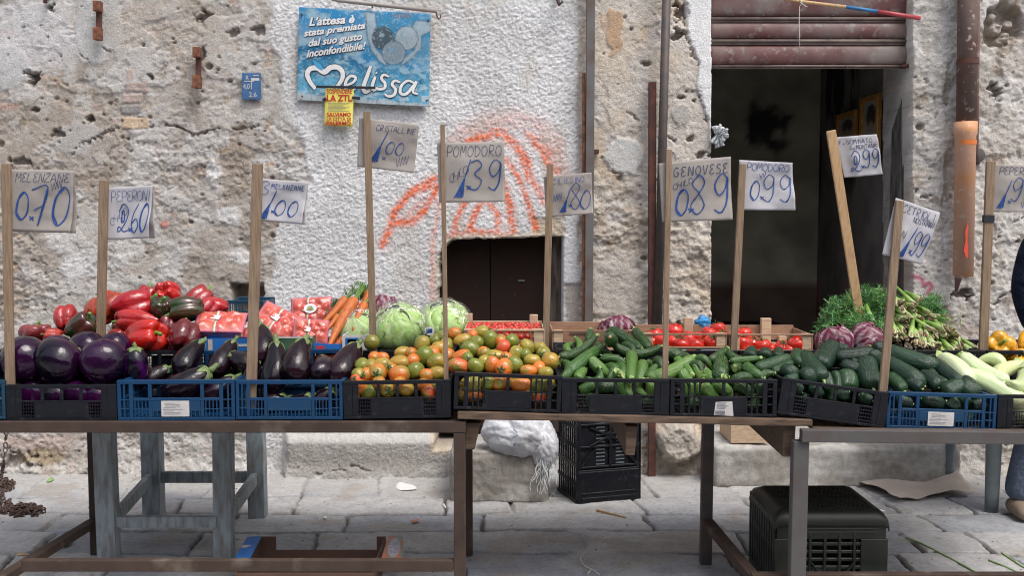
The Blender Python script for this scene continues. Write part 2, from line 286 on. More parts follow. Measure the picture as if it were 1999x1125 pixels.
# ------------------------------------------------------------------ ground: one sheet of worn stone paving
def ground():
    xs = np.concatenate([np.linspace(-30, -3.4, 20), np.arange(-3.3, 3.3, 0.0085), np.linspace(3.4, 30, 20)])
    ys = np.concatenate([np.linspace(-30, 2.6, 20), np.arange(2.7, 6.05, 0.0085), [6.3, 7, 8.5]])
    X, Y = np.meshgrid(xs, ys)
    wx = X + 0.10 * (fbm(X * 2.1, Y * 2.1, 1) - 0.5) + 0.022 * (fbm(X * 14, Y * 14, 0) - .5)
    wy = Y + 0.12 * (fbm(X * 1.7 + 9, Y * 1.7, 2) - 0.5) + 0.022 * (fbm(X * 14 + 5, Y * 14, 1) - .5)
    rows = [2.2, 2.6, 3.0, 3.4, 3.76, 4.12, 4.43, 4.76, 5.05, 5.36, 5.9, 6.4, 7.2]
    rs = np.random.RandomState(11)
    d = np.full(X.shape, 1.0); idn = np.zeros(X.shape)
    ri = np.clip(np.searchsorted(rows, wy) - 1, 0, len(rows) - 2)
    r0 = np.array(rows)[ri]; r1 = np.array(rows)[ri + 1]
    d = np.minimum(wy - r0, r1 - wy)
    for r in range(len(rows) - 1):
        cs = [-3.6]
        while cs[-1] < 3.7:
            cs.append(cs[-1] + rs.choice([0.34, 0.45, 0.58, 0.74]) * rs.uniform(0.9, 1.1))
        cs = np.array(cs); mk = ri == r; q = wx[mk] + 0.10 * (wy[mk] - 5)
        ci = np.clip(np.searchsorted(cs, q) - 1, 0, len(cs) - 2)
        d[mk] = np.minimum(d[mk], np.minimum(q - cs[ci], cs[ci + 1] - q)); idn[mk] = ci * 7 + r * 31
    d = np.abs(d)
    jw = 0.0045 + 0.009 * fbm(X * 5, Y * 5, 3)
    joint = 1 - sst(jw * 0.7, jw * 1.2 + 0.002, d)
    close = sst(5.35, 5.6, wy)                         # cement skim near the wall hides the joints
    joint *= (1 - 0.7 * close) * sst(0.24, 0.36, fbm(X * 2.7, Y * 2.7, 2))
    st = _T[0].ravel()[(idn.astype(int) * 131) % 60000]; st2 = _T[1].ravel()[(idn.astype(int) * 57) % 60000]
    rough = fbm(X * 26, Y * 26, 1, 4); big = fbm(X * 5, Y * 5, 2)
    pit = sst(0.60, 0.72, fbm(X * 34, Y * 20, 3, 3)) * (0.3 + 0.7 * st2)
    Z = 0.010 * (st - .5) + 0.006 * (rough - .5) + 0.010 * (big - .5) - 0.022 * joint - 0.002 * pit
    base = lerp3(np.array([0.24, 0.255, 0.285]), np.array([0.44, 0.43, 0.42]), st)
    base = lerp3(base, np.array([0.42, 0.405, 0.385]), sst(0.45, 0.7, fbm(X * 3, Y * 3, 0)) * 0.6)
    base = base * (0.82 + 0.36 * fbm(X * 60, Y * 60, 2, 3))[..., None] * (0.80 + 0.40 * fbm(X * 9, Y * 9, 1, 4))[..., None]
    base = lerp3(base, np.array([0.22, 0.21, 0.20]), pit * 0.25)
    base = lerp3(base, np.array([0.41, 0.395, 0.37]) * (0.8 + 0.4 * rough)[..., None], close * 0.8)
    base = lerp3(base, np.array([0.30, 0.26, 0.22]), sst(0.62, 0.72, fbm(X * 4.3 + 3, Y * 4.3, 3)) * 0.5)
    base = base * np.array([.99, 1.0, 1.02])
    base = lerp3(base, np.array([0.07, 0.062, 0.055]), joint * sst(0.25, 0.5, fbm(X * 6, Y * 6, 1)) * 0.95)
    o = npgrid('ground', np.stack([X, Y, Z], -1), base, M['stone']); tag(o, kind='structure')
ground()

# ------------------------------------------------------------------ the old facade
bld = empty('old_building', (0, YW, 0))
tag(bld, 'weathered plaster and stone house front with a dark open shop door behind the stall', 'building')
HX0, HX1, HY0 = 857, 1099, 466                     # hatch opening in photo pixels
DX0, DX1 = 1388, 1781                              # shop door
def wall():
    xs = np.concatenate([np.linspace(-16, -4.2, 30)[:-1], np.arange(-4.2, 4.2, 0.0066), np.linspace(4.2, 16, 30)[1:]])
    zs = np.concatenate([np.arange(-0.06, 2.92, 0.0064), np.linspace(2.95, 7.5, 22)])
    X, Z = np.meshgrid(xs, zs); PX, PY = npx(X, np.full(X.shape, YW), Z)
    n1 = fbm(PX / 95, PY / 95, 0, 5); n2 = fbm(PX / 30, PY / 30, 1, 5); n3 = fbm(PX / 9, PY / 9, 2, 4); n4 = fbm(PX / 4.2, PY / 4.2, 3, 3); nl = fbm(PX / 260 + 3, PY / 260, 1, 3)
    wob = 60 * (n1 - .5) + 26 * (n2 - .5) + 8 * (n3 - .5)
    # zones
    bx = np.interp(PY, [-200, 0, 100, 200, 300, 350, 420, 480, 560, 640, 900], [505, 512, 545, 560, 590, 605, 560, 545, 540, 520, 470])
    zl = 1 - sst(-8, 8, PX - bx - wob)                                    # left rubble
    zr = sst(-3, 3, PX - 1128 - 0.15 * wob)                               # pier and everything right of the first post
    zf = sst(-4, 4, PX - 1783)                                            # far right stonework
    zs_ = np.clip(1 - zl - zr, 0, 1)                                      # pebbled white stucco
    H = np.zeros(X.shape); C = np.zeros(X.shape + (3,))
    # --- left: rubble and lime
    g = fbm(PX / 120, PY / 60, 2, 5)
    Cl = lerp3(np.array([0.41, 0.37, 0.33]), np.array([0.53, 0.51, 0.485]), sst(0.36, 0.64, n1))
    Cl = lerp3(Cl, np.array([0.34, 0.29, 0.245]), sst(0.50, 0.66, g) * 0.65)
    Cl = lerp3(Cl, np.array([0.60, 0.59, 0.575]), sst(0.55, 0.66, fbm(PX / 46 + 7, PY / 46, 3, 5)) * 0.8)
    Cl = lerp3(Cl, np.array([0.40, 0.28, 0.16]), sst(0.66, 0.72, fbm(PX / 20, PY / 14 + 5, 0, 4)) * 0.55)
    Cl = lerp3(Cl, np.array([0.52, 0.31, 0.25]), sst(0.70, 0.74, fbm(PX / 28 + 3, PY / 16, 2, 4)) * 0.5)
    Cl = lerp3(Cl, np.array([0.24, 0.205, 0.17]), sst(0.62, 0.72, fbm(PX / 13, PY / 9 + 2, 1, 4)) * 0.45)
    Cl = lerp3(Cl, np.array([0.57, 0.555, 0.53]), sst(400, 560, PY) * sst(.35, .55, fbm(PX / 70, PY / 60 + 9, 0, 5)) * .6)
    Cl *= (0.80 + 0.40 * n3)[..., None] * (0.86 + 0.28 * n4)[..., None]
    ridg = 1 - np.abs(2 * fbm(PX / 34, PY / 22, 3, 5) - 1)
    amp = 0.55 + 0.75 * sst(180, 420, PY) * sst(0.35, 0.6, nl) + 0.25 * sst(500, 560, PY)
    Hl = (0.024 * (g - .5) + 0.016 * (ridg - .7) + 0.020 * (n2 - .5) + 0.021 * (n3 - .5) + 0.017 * (n4 - .5)) * amp
    lay = sst(.505, .525, fbm(PX / 85 + 2, PY / 62, 0, 6, .55)); lay2 = sst(.55, .57, fbm(PX / 48 + 9, PY / 38, 2, 6, .55))
    Hl = Hl * (1 - .55 * lay) + .007 * lay + .006 * lay2; Cl = lerp3(Cl, np.array([.53, .505, .475]) * (.9 + .2 * n3)[..., None], lay * .55); Cl = lerp3(Cl, np.array([.60, .59, .58]) * (.92 + .16 * n3)[..., None], lay2 * .6)
    Hl = Hl * .82; Cl = lerp3(Cl, np.array([.33, .27, .215]) * (.8 + .4 * n3)[..., None], sst(.54, .68, fbm(PX / 75 + 4, PY / 110 + 2, 1, 5)) * .55); Cl = Cl * np.array([.88, .865, .845])
    # --- stucco
    peb = fbm(PX / 3.7, PY / 3.3, 0, 2); peb2 = fbm(PX / 2.4, PY / 2.3, 2, 1)
    Cs = lerp3(np.array([0.61, 0.60, 0.59]), np.array([0.70, 0.695, 0.69]), sst(0.35, 0.6, n1)) * (0.86 + 0.24 * peb)[..., None]
    Cs = lerp3(Cs, np.array([0.50, 0.46, 0.41]), sst(0.56, 0.75, fbm(PX / 60, PY / 160 + 4, 2, 4)) * 0.6)
    Hs = 0.0095 * (peb - .5) + 0.0075 * (peb2 - .5) + 0.010 * (n1 - .5)
    # --- pier between the posts and the shop door
    low = sst(300, 420, PY + wob)
    Cp = lerp3(np.array([0.54, 0.495, 0.44]), np.array([0.54, 0.45, 0.35]), sst(0.42, 0.62, n1))
    Cp = lerp3(Cp, np.array([0.52, 0.49, 0.47]), sst(0.5, 0.62, fbm(PX / 50 + 11, PY / 70, 1, 4)) * 0.6)
    Cp = lerp3(Cp, np.array([0.41, 0.345, 0.275]), low * 0.75 * sst(0.3, 0.55, n2))
    Cp = lerp3(Cp, np.array([0.30, 0.24, 0.19]), sst(0.62, 0.70, fbm(PX / 15, PY / 11, 3, 4)) * (0.25 + 0.5 * low))
    Cp *= (0.86 + 0.28 * n3)[..., None]
    Hp = (0.010 + 0.026 * low) * (n2 - .5) + (0.006 + 0.016 * low) * (n3 - .5) + 0.006 * (n4 - .5) + 0.016 * low * (ridg - .7)
    # --- far right
    Cf = lerp3(np.array([0.50, 0.47, 0.43]), np.array([0.60, 0.585, 0.565]), sst(0.4, 0.6, n1))
    Cf = lerp3(Cf, np.array([0.36, 0.30, 0.245]), sst(0.52, 0.64, fbm(PX / 40 + 2, PY / 60, 2, 4)) * 0.8)
    Cf = lerp3(Cf, np.array([0.22, 0.185, 0.16]), sst(0.50, 0.62, fbm(PX / 22, PY / 40 + 8, 1, 4)) * (1 - sst(1840, 1856, PX)) * 0.8 * sst(90, 160, PY))
    Cf = lerp3(Cf, np.array([0.62, 0.615, 0.61]), sst(0.54, 0.6, fbm(PX / 26 + 5, PY / 90, 0, 4)) * 0.7)
    Cf *= (0.84 + 0.32 * n3)[..., None]
    Hf = 0.032 * (n2 - .5) + 0.020 * (n3 - .5) + 0.008 * (n4 - .5) + 0.02 * (ridg - .7)
    Hp = Hp + .006 * sst(.50, .515, fbm(PX / 60 + 5, PY / 75, 3, 6, .55)) + .008 * low * lay2; Cp = lerp3(Cp, np.array([.60, .55, .485]), sst(.50, .515, fbm(PX / 60 + 5, PY / 75, 3, 6, .55)) * .45)
    Hf = Hf + .012 * sst(.5, .52, fbm(PX / 55, PY / 70, 1, 6, .55)); Cf = lerp3(Cf, np.array([.63, .615, .59]), sst(.5, .52, fbm(PX / 55, PY / 70, 1, 6, .55)) * .6)
    Hf = Hf * .72; Cf = Cf * np.array([.90, .875, .845])
    zp = zr * (1 - zf); zff = zr * zf
    H = Hl * zl + Hs * zs_ + Hp * zp + Hf * zff + 0.010 * zs_
    C = Cl * zl[..., None] + Cs * zs_[..., None] + Cp * zp[..., None] + Cf * zff[..., None]
    # --- named features
    def blob(cx, cy, rx, ry, soft=0.35, jag=10, k=22):
        q = np.hypot((PX - cx) / rx, (PY - cy) / ry) + (fbm(PX / k, PY / k, 2, 4) - .5) * jag / min(rx, ry) * 2
        return 1 - sst(1 - soft, 1 + soft, q)
    def rectm(x0, x1, y0, y1, jag=6, soft=3):
        j = (fbm(PX / 14, PY / 14, 1, 4) - .5) * 2 * jag
        q = np.maximum(np.maximum(x0 - PX, PX - x1), np.maximum(y0 - PY, PY - y1)) + j
        return 1 - sst(-soft, soft, q)
    def paint(m, c, a=1.0, h=0.0):
        nonlocal C, H
        C = lerp3(C, np.array(c) * (0.88 + 0.24 * n3)[..., None], m * a); H = H + h * m
    def flat(m, lev, keep=0.25):
        nonlocal H
        H = H * (1 - m * (1 - keep)) + lev * m * (1 - keep)
    # smooth grey cement patches
    m = rectm(150, 234, -60, 100, 5); flat(m, 0.012); paint(m, (0.47, 0.465, 0.445), 0.9)
    m = blob(182, 100, 32, 26, .15, 8); flat(m, 0.014); paint(m, (0.50, 0.49, 0.465), .9)
    m = blob(10, 130, 50, 45, .12, 12); flat(m, 0.010); paint(m, (0.40, 0.395, 0.38), .85)
    m = blob(150, 268, 42, 34, .2, 14); flat(m, 0.012); paint(m, (0.44, 0.425, 0.405), .7)
    m = blob(60, 70, 95, 75, .4, 30); flat(m, 0.004, .6); paint(m, (0.58, 0.57, 0.575), .55)
    m = blob(395, 205, 110, 45, .4, 30); paint(m, (0.36, 0.315, 0.27), .45)
    m = blob(330, 40, 120, 60, .4, 30); paint(m, (0.40, 0.345, 0.29), .55)
    m = rectm(380, 520, 580, 660, 14); paint(m, (0.5, 0.47, 0.43), .5); flat(m, 0.0, .6)
    for x0, x1, y0, y1, c in ((248, 262, 135, 156, (.48, .36, .31)), (246, 292, 160, 178, (.44, .345, .30)), (240, 276, 183, 200, (.46, .36, .31)), (236, 278, 206, 222, (.25, .235, .225)), (238, 292, 229, 250, (.55, .41, .28))):
        m = rectm(x0, x1, y0, y1, 2.5, 1.5); flat(m, 0.014, .4); paint(m, c, .9)
    for x, y, r_, c in ((320, 438, 8, (.55, .2, .16)), (420, 335, 18, (.66, .65, .64)), (450, 420, 22, (.64, .63, .62)), (110, 470, 30, (.6, .58, .56)), (160, 520, 34, (.58, .57, .56)), (250, 490, 30, (.6, .58, .55)), (470, 500, 20, (.63, .62, .60)), (25, 440, 24, (.45, .42, .39))):
        m = blob(x, y, r_, r_ * .8, .25, r_ * .5); paint(m, c, .75, .004)
    # holes and pits
    holes = [(62, 151, 15, 13, .07), (175, 232, 9, 8, .05), (70, 212, 7, 5, .03), (98, 14, 10, 8, .05), (396, 30, 12, 10, .04), (396, 108, 9, 12, .03), (457, 64, 9, 7, .02), (505, 58, 12, 9, .025), (296, 147, 6, 7, .03), (112, 262, 14, 7, .035), (1197, 72, 5, 5, .02), (1231, 57, 5, 5, .02), (1262, 124, 8, 5, .025), (1332, 190, 8, 4, .025), (1353, 196, 5, 4, .025), (1346, 273, 6, 7, .03), (1370, 302, 15, 6, .03), (1327, 25, 18, 16, .05), (1322, 64, 16, 10, .05), (1942, 178, 14, 14, .05), (1885, 572, 22, 12, .045), (1215, 690, 20, 12, .03), (1330, 640, 12, 10, .04), (1350, 660, 14, 8, .04), (100, 650, 20, 10, .03), (30, 900, 40, 16, .03), (40, 318, 18, 9, .03)]
    for x, y, rx, ry, dp in holes:
        m = blob(x, y, rx * .82, ry * .8, .3, min(rx, ry) * 1.3, 9); H = H - dp * m; paint(m, (0.15, 0.12, 0.10), .7)
    m = rectm(452, 512, 556, 640, 7, 4); H = H - .17 * m; paint(m, (.20, .16, .13), .8)
    # niche of broken masonry, upper right
    m = blob(1958, 50, 36, 44, .15, 14); H = H - 0.085 * m; paint(m, (.33, .28, .235), .8)
    for x, y, r_ in ((1950, 55, 12), (1968, 70, 11), (1942, 30, 9), (1975, 45, 9), (1958, 80, 9)):
        m = blob(x, y, r_, r_ * .9, .3, 3, 8); H = H + 0.055 * m; paint(m, (.45, .40, .35), .7)
    rs = np.random.RandomState(3)
    for k in range(1250):
        x, y = rs.uniform(-40, 2040), rs.uniform(-30, 930)
        inleft = x < np.interp(y, [0, 300, 640], [505, 590, 520])
        if not (inleft or x > 1165): continue
        if rs.rand() < 0.4: continue
        r_ = rs.uniform(1.6, 4.2) * (1.9 if rs.rand() < 0.12 else 1); dp = r_ * 0.0042
        j0, j1 = np.searchsorted(-PY[:, 0], -(y + 14)), np.searchsorted(-PY[:, 0], -(y - 14)); row = PX[j0]
        i0, i1 = np.searchsorted(row, x - 14), np.searchsorted(row, x + 14)
        sl_ = np.s_[j0:j1, i0:i1]; q = np.hypot((PX[sl_] - x) / r_, (PY[sl_] - y) / (r_ * rs.uniform(.6, 1)))
        mm = 1 - sst(.6, 1.15, q); H[sl_] -= dp * mm; C[sl_] = lerp3(C[sl_], np.array([.24, .20, .165]), mm * .4)
    # cracks
    for pts, wd, dp in ([[(140, 300), (168, 283), (205, 262), (235, 250)], 3, .02], [[(300, 250), (345, 245), (380, 262), (440, 250), (520, 258)], 3.2, .02], [[(150, 88), (158, 110), (178, 125)], 1.6, .012], [[(205, 95), (222, 102), (232, 88)], 2, .014],
                        [[(1337, 30), (1344, 75), (1366, 125), (1360, 170), (1374, 205), (1383, 245)], 2.2, .02], [[(1225, 225), (1255, 238), (1275, 246)], 3, .02], [[(1190, 320), (1205, 340), (1235, 345), (1255, 330)], 3, .02], [[(1310, 265), (1322, 280)], 2.5, .02],
                        [[(1155, 560), (1200, 540), (1290, 565)], 2.2, .015], [[(1800, 385), (1840, 395), (1862, 380)], 3, .02], [[(1905, 610), (1950, 585), (1999, 560)], 3, .025], [[(1930, 480), (1960, 440), (1999, 420)], 2, .015], [[(1786, 210), (1850, 205)], 2.5, .015],
                        [[(560, 905), (640, 915), (700, 905), (760, 912)], 3, .02], [[(230, 620), (330, 640), (420, 622)], 2, .01], [[(330, 330), (380, 310), (440, 345)], 2, .012], [[(0, 520), (60, 500), (120, 530)], 2, .012]):
        m = sst(.38, .58, fbm(PX / 17, PY / 17, 1, 3)) * (1 - sst(wd * .35, wd * 1.0, pdist(PX + 24 * (n3 - .5) + 8 * (n4 - .5), PY + 24 * (n2 - .5) + 9 * (n4 - .5), pts))); H = H - dp * m; paint(m, (.20, .165, .14), .6)
    # right pier: tan plaster patch, grey disc, surviving white plaster beside the door
    m = blob(1200, 58, 17, 46, .12, 7, 12); flat(m, 0.012); paint(m, (.47, .315, .20), .9)
    m = blob(1184, 40, 14, 20, .25, 9, 9); paint(m, (.47, .32, .21), .6)
    m = blob(1219, 307, 36, 36, .10, 9, 18); flat(m, 0.016); paint(m, (.55, .55, .53), .9)
    m = blob(1330, 225, 17, 24, .12, 8, 14); flat(m, 0.010); paint(m, (.40, .38, .355), .8)
    m = rectm(1278, 1290, 195, 245, 1.5, 1.2); flat(m, .012); paint(m, (.56, .51, .42), .8)
    m = blob(1200, 560, 62, 60, .2, 22); flat(m, 0.01, .4); paint(m, (.47, .43, .385), .75)
    edge = np.interp(PY, [-200, 0, 70, 125, 165, 210, 240, 275, 300], [1336, 1337, 1342, 1365, 1359, 1374, 1384, 1384, 1395])
    m = sst(-2, 2, PX - edge - 4 * (n3 - .5)) * (1 - sst(DX0 + 2, DX0 + 8, PX)) * (1 - sst(295, 310, PY)); flat(m, 0.02, .3); paint(m, (.74, .74, .735), .97)
    m = rectm(1060, 1133, 465, 700, 5, 4) * sst(1098, 1102, PX); flat(m, .012, .5); paint(m, (.58, .58, .585), .7)
    m = rectm(1102, 1140, 555, 640, 9, 5); H -= .012 * m; paint(m, (.30, .26, .22), .75)
    m = rectm(1040, 1100, 425, 468, 7, 4); paint(m, (.52, .42, .29), .8); H -= .010 * m
    # red sprayed lines, traced where they stand on the stucco
    def gp(*q): return [(700 + x / 2.556, 180 + y / 2.556) for x, y in q]
    red = np.zeros(X.shape)
    for pts, wd, a in ((gp((520, 200), (640, 150), (780, 125), (900, 165), (985, 260), (1000, 390)), 17, .24), (gp((470, 240), (560, 195), (680, 165), (800, 170)), 12, .22),
                       (gp((120, 760), (160, 680), (180, 600), (260, 500), (380, 430)), 7, 1), (gp((180, 650), (260, 650), (330, 590), (400, 470)), 7, .95), (gp((210, 560), (290, 500), (390, 455)), 6, .8), (gp((215, 640), (290, 570), (385, 490)), 5, .45),
                       (gp((540, 250), (640, 218), (720, 205), (790, 265), (840, 350), (850, 430)), 8, .95), (gp((600, 225), (690, 200)), 10, .9), (gp((740, 235), (800, 300), (830, 380)), 7, .7), (gp((850, 220), (920, 300), (960, 380), (1000, 400)), 7, .8), (gp((830, 200), (900, 230), (970, 320)), 6, .55),
                       (gp((740, 340), (800, 430), (850, 560), (885, 680)), 6, .9), (gp((720, 450), (755, 560), (768, 690)), 7, 1), (gp((530, 550), (490, 640), (480, 700)), 6, .95), (gp((610, 550), (575, 620), (550, 690), (640, 705), (700, 690), (695, 610), (655, 555)), 6, .95),
                       (gp((405, 540), (390, 640), (370, 760), (372, 900), (368, 1040)), 5, .42), (gp((870, 450), (905, 500), (925, 545)), 7, .75), (gp((440, 720), (560, 700), (700, 715), (780, 700)), 5, .7), (gp((570, 640), (540, 700)), 6, .8)):
        q = pdist(PX + 5 * (n3 - .5), PY + 5 * (n4 - .5), pts); red = np.maximum(red, a * np.exp(-(q / (wd * 1.12)) ** 2))
    red = red * (0.42 + 0.6 * sst(.35, .6, peb)) * (.65 + .5 * n2)
    C = lerp3(C, np.array([.78, .16, .06]), np.clip(red * 1.25, 0, .95))
    mg = np.zeros(X.shape)
    for pts in ([(1786, 540), (1798, 545), (1804, 558), (1812, 552), (1818, 560), (1810, 572), (1815, 580)], [(1765, 392), (1772, 402)]):
        mg = np.maximum(mg, np.exp(-(pdist(PX, PY, pts) / 4.5) ** 2))
    C = lerp3(C, np.array([.42, .03, .11]), mg * .8)
    # the foot of the wall: rough plinth, a boulder, soil line
    low = sst(835, 860, PY); left = 1 - sst(500, 560, PX)
    H = H + low * sst(545, 570, PX + .5 * wob) * (1 - sst(870, 890, PX)) * 0.10
    m = rectm(560, 880, 845, 925, 8, 8); flat(m, .11, .75); paint(m, (.34, .325, .30), .85); paint(blob(700, 895, 150, 26, .4, 20), (.30, .275, .25), .5)
    m = rectm(560, 900, 820, 858, 8, 8); paint(m, (.46, .445, .42), .8)
    m = blob(1318, 858, 42, 36, .3, 10); H = H + .14 * m; paint(m, (.42, .385, .34), .8)
    m = rectm(10, 140, 850, 880, 10, 6); paint(m, (.46, .33, .28), .5)
    m = blob(80, 892, 50, 14, .3, 8); paint(m, (.30, .22, .12), .7)
    base = sst(895, 930, PY) ; H = H + .03 * base * (n2 + .3)
    # the opening of the hatch goes into the wall; its broken edge follows the photograph
    hy0 = np.interp(PX, [840, 857, 862, 880, 905, 960, 1030, 1060, 1100], [505, 498, 487, 470, 467, 465, 464, 461, 462]) + 5 * (n3 - .5)
    hx0 = np.interp(PY, [460, 500, 560, 620, 660, 900], [878, 858, 857, 850, 846, 850]) + 9 * (n3 - .5)
    q = np.maximum(np.maximum(hx0 - PX, PX - HX1), np.maximum(hy0 - PY, PY - 872))
    ins = 1 - sst(-3, 0.5, q); rim = sst(-4, 0, q) * (1 - sst(3, 12 + 10 * (n2 - .5), q))
    C = lerp3(C, np.array([.52, .44, .33]) * (0.8 + 0.4 * n3)[..., None], rim * .7 * (PX < 1090))
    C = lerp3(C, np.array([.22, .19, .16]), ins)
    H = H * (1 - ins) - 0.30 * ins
    # shop door: the reveal turns 0.4 m into the wall
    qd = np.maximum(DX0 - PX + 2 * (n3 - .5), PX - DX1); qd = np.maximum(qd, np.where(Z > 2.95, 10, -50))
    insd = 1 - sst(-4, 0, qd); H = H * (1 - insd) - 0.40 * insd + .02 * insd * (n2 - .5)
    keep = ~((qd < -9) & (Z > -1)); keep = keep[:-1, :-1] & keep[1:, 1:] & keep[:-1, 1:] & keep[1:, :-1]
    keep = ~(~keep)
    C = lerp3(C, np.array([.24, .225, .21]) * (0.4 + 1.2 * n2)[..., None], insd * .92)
    # second, smooth far extension stays the same plaster
    far = sst(3.9, 4.15, np.abs(X)); far = np.maximum(far, sst(2.8, 2.91, Z) * (np.abs(PX - 1584) > 230)); H = H * (1 - far); C = lerp3(C, np.zeros(X.shape + (3,)) + np.array([.48, .455, .42]), far)
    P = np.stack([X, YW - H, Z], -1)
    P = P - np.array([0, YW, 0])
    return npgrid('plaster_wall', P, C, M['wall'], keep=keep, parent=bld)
wall()
# ------------------------------------------------------------------ the dim shop room behind the door
def room():
    x0, x1 = at(1300, 500, 6.3).x, at(1735, 500, 6.3).x; y0, y1 = 6.29, 7.75; z1 = 3.0
    def sheet(name, f, nu, nv, cf):
        U, V = np.meshgrid(np.linspace(0, 1, nu), np.linspace(0, 1, nv)); P = f(U, V); C = cf(U, V)
        o = npgrid(name, P - np.array([0, YW, 0]), C, M['room'], parent=bld)
        md = o.modifiers.new('thick', 'SOLIDIFY'); md.thickness = 0.02; md.offset = 0
    xr0, xr1 = x0 - 0.6, x1 + 0.02
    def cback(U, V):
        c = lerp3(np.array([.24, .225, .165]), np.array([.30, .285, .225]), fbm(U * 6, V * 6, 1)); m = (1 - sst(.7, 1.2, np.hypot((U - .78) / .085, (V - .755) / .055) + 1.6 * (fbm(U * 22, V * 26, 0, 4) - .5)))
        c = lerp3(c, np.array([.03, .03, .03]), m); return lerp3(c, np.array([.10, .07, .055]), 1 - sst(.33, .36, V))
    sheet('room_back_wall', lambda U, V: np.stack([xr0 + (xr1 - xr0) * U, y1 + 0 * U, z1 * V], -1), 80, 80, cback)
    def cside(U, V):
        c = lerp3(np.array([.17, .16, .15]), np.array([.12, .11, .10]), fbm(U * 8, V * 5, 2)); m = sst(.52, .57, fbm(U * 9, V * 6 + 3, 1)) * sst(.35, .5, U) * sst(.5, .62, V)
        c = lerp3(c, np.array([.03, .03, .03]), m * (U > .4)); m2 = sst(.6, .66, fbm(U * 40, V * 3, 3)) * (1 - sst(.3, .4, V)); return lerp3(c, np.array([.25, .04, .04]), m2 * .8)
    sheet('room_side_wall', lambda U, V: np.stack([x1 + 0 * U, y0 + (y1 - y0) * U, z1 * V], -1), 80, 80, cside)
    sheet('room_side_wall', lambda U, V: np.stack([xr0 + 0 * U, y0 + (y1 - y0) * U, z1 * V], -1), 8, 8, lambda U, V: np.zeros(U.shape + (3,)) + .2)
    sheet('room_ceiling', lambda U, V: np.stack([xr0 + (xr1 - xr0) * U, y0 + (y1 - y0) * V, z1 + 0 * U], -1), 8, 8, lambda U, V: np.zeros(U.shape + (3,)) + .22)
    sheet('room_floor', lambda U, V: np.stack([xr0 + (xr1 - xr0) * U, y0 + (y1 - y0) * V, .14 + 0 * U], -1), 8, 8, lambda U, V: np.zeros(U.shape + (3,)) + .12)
    sheet('room_front_wall', lambda U, V: np.stack([xr0 + (x0 - xr0 + .12) * U, 6.31 + 0 * U, z1 * V], -1), 8, 8, lambda U, V: np.zeros(U.shape + (3,)) + .2)
    # worn grey door post standing in the right reveal
    b = MB(); p = at(1757, 600, 6.12); b.box(p.x - .05, p.x + .045, 6.04, 6.2, .1, 2.4); b.build('door_post', mat('door_post_paint', (.14, .132, .125), rough=.85, noise=(7, 6), color2=(.055, .048, .045), stretch=(6, 6, 1), bump=(20, .3)), bld, bevel=.004)
    # dark furniture in the room: counter and red cupboard
room()
def in_room():
    t = empty('shop_counter', (at(1450, 500, 7.4).x, 7.4, .15)); tag(t, 'low dark brown counter against the back wall of the dim shop', 'counter')
    l = t.location; b = MB(); b.box(l.x - .5, l.x + .32, 7.2, 7.7, .70, .74); b.build('counter_top', M['hatch'], t, bevel=.004)
    b = MB(); b.box(l.x - .47, l.x + .29, 7.25, 7.65, .15, .70); b.build('counter_body', M['card'], t, bevel=.004)
    # two framed pictures on the right-hand room wall
    for px0, px1, py0, py1, Y0, Y1, lab in ((1722, 1757, 180, 315, 6.42, 6.76, 'gilt framed portrait of a dark haired figure, nearest the shop door on the inner wall'), (1690, 1718, 213, 300, 6.85, 7.25, 'smaller orange brown framed picture behind the gilt portrait inside the shop')):
        x = at(1735, 500, 6.3).x - .03; z1, z0 = at(1735, py0, Y0).z, at(1735, py1, Y0).z
        t = empty('framed_picture', (x, (Y0 + Y1) / 2, z0)); tag(t, lab, 'picture', 'framed pictures inside the shop')
        b = MB(); f = .035
        for y0, y1, a0, a1 in ((Y0, Y0 + f, z0, z1), (Y1 - f, Y1, z0, z1), (Y0 + f, Y1 - f, z0, z0 + f), (Y0 + f, Y1 - f, z1 - f, z1)): b.box(x - .02, x + .01, y0, y1, a0, a1)
        b.build('frame', M['gold'], t, bevel=.004)
        U, V = np.meshgrid(np.linspace(0, 1, 30), np.linspace(0, 1, 40)); P = np.stack([x + 0 * U, Y0 + f + (Y1 - Y0 - 2 * f) * U, z0 + f + (z1 - z0 - 2 * f) * V], -1)
        c = np.zeros(U.shape + (3,)) + np.array([.30, .31, .27]); m = 1 - sst(.8, 1.05, np.hypot((U - .5) / .26, (V - .62) / .2)); c = lerp3(c, np.array([.32, .22, .16]), m)
        m = (1 - sst(.85, 1.05, np.hypot((U - .5) / .34, (V - .74) / .22))) * sst(.62, .72, V + .6 * np.abs(U - .5)); c = lerp3(c, np.array([.04, .035, .035]), m)
        c = lerp3(c, np.array([.07, .07, .10]), (1 - sst(.30, .42, V + .5 * np.abs(U - .5)))); 
        npgrid('picture_print', P - np.array(t.location), c, M['pictureprint'], parent=t)
in_room()
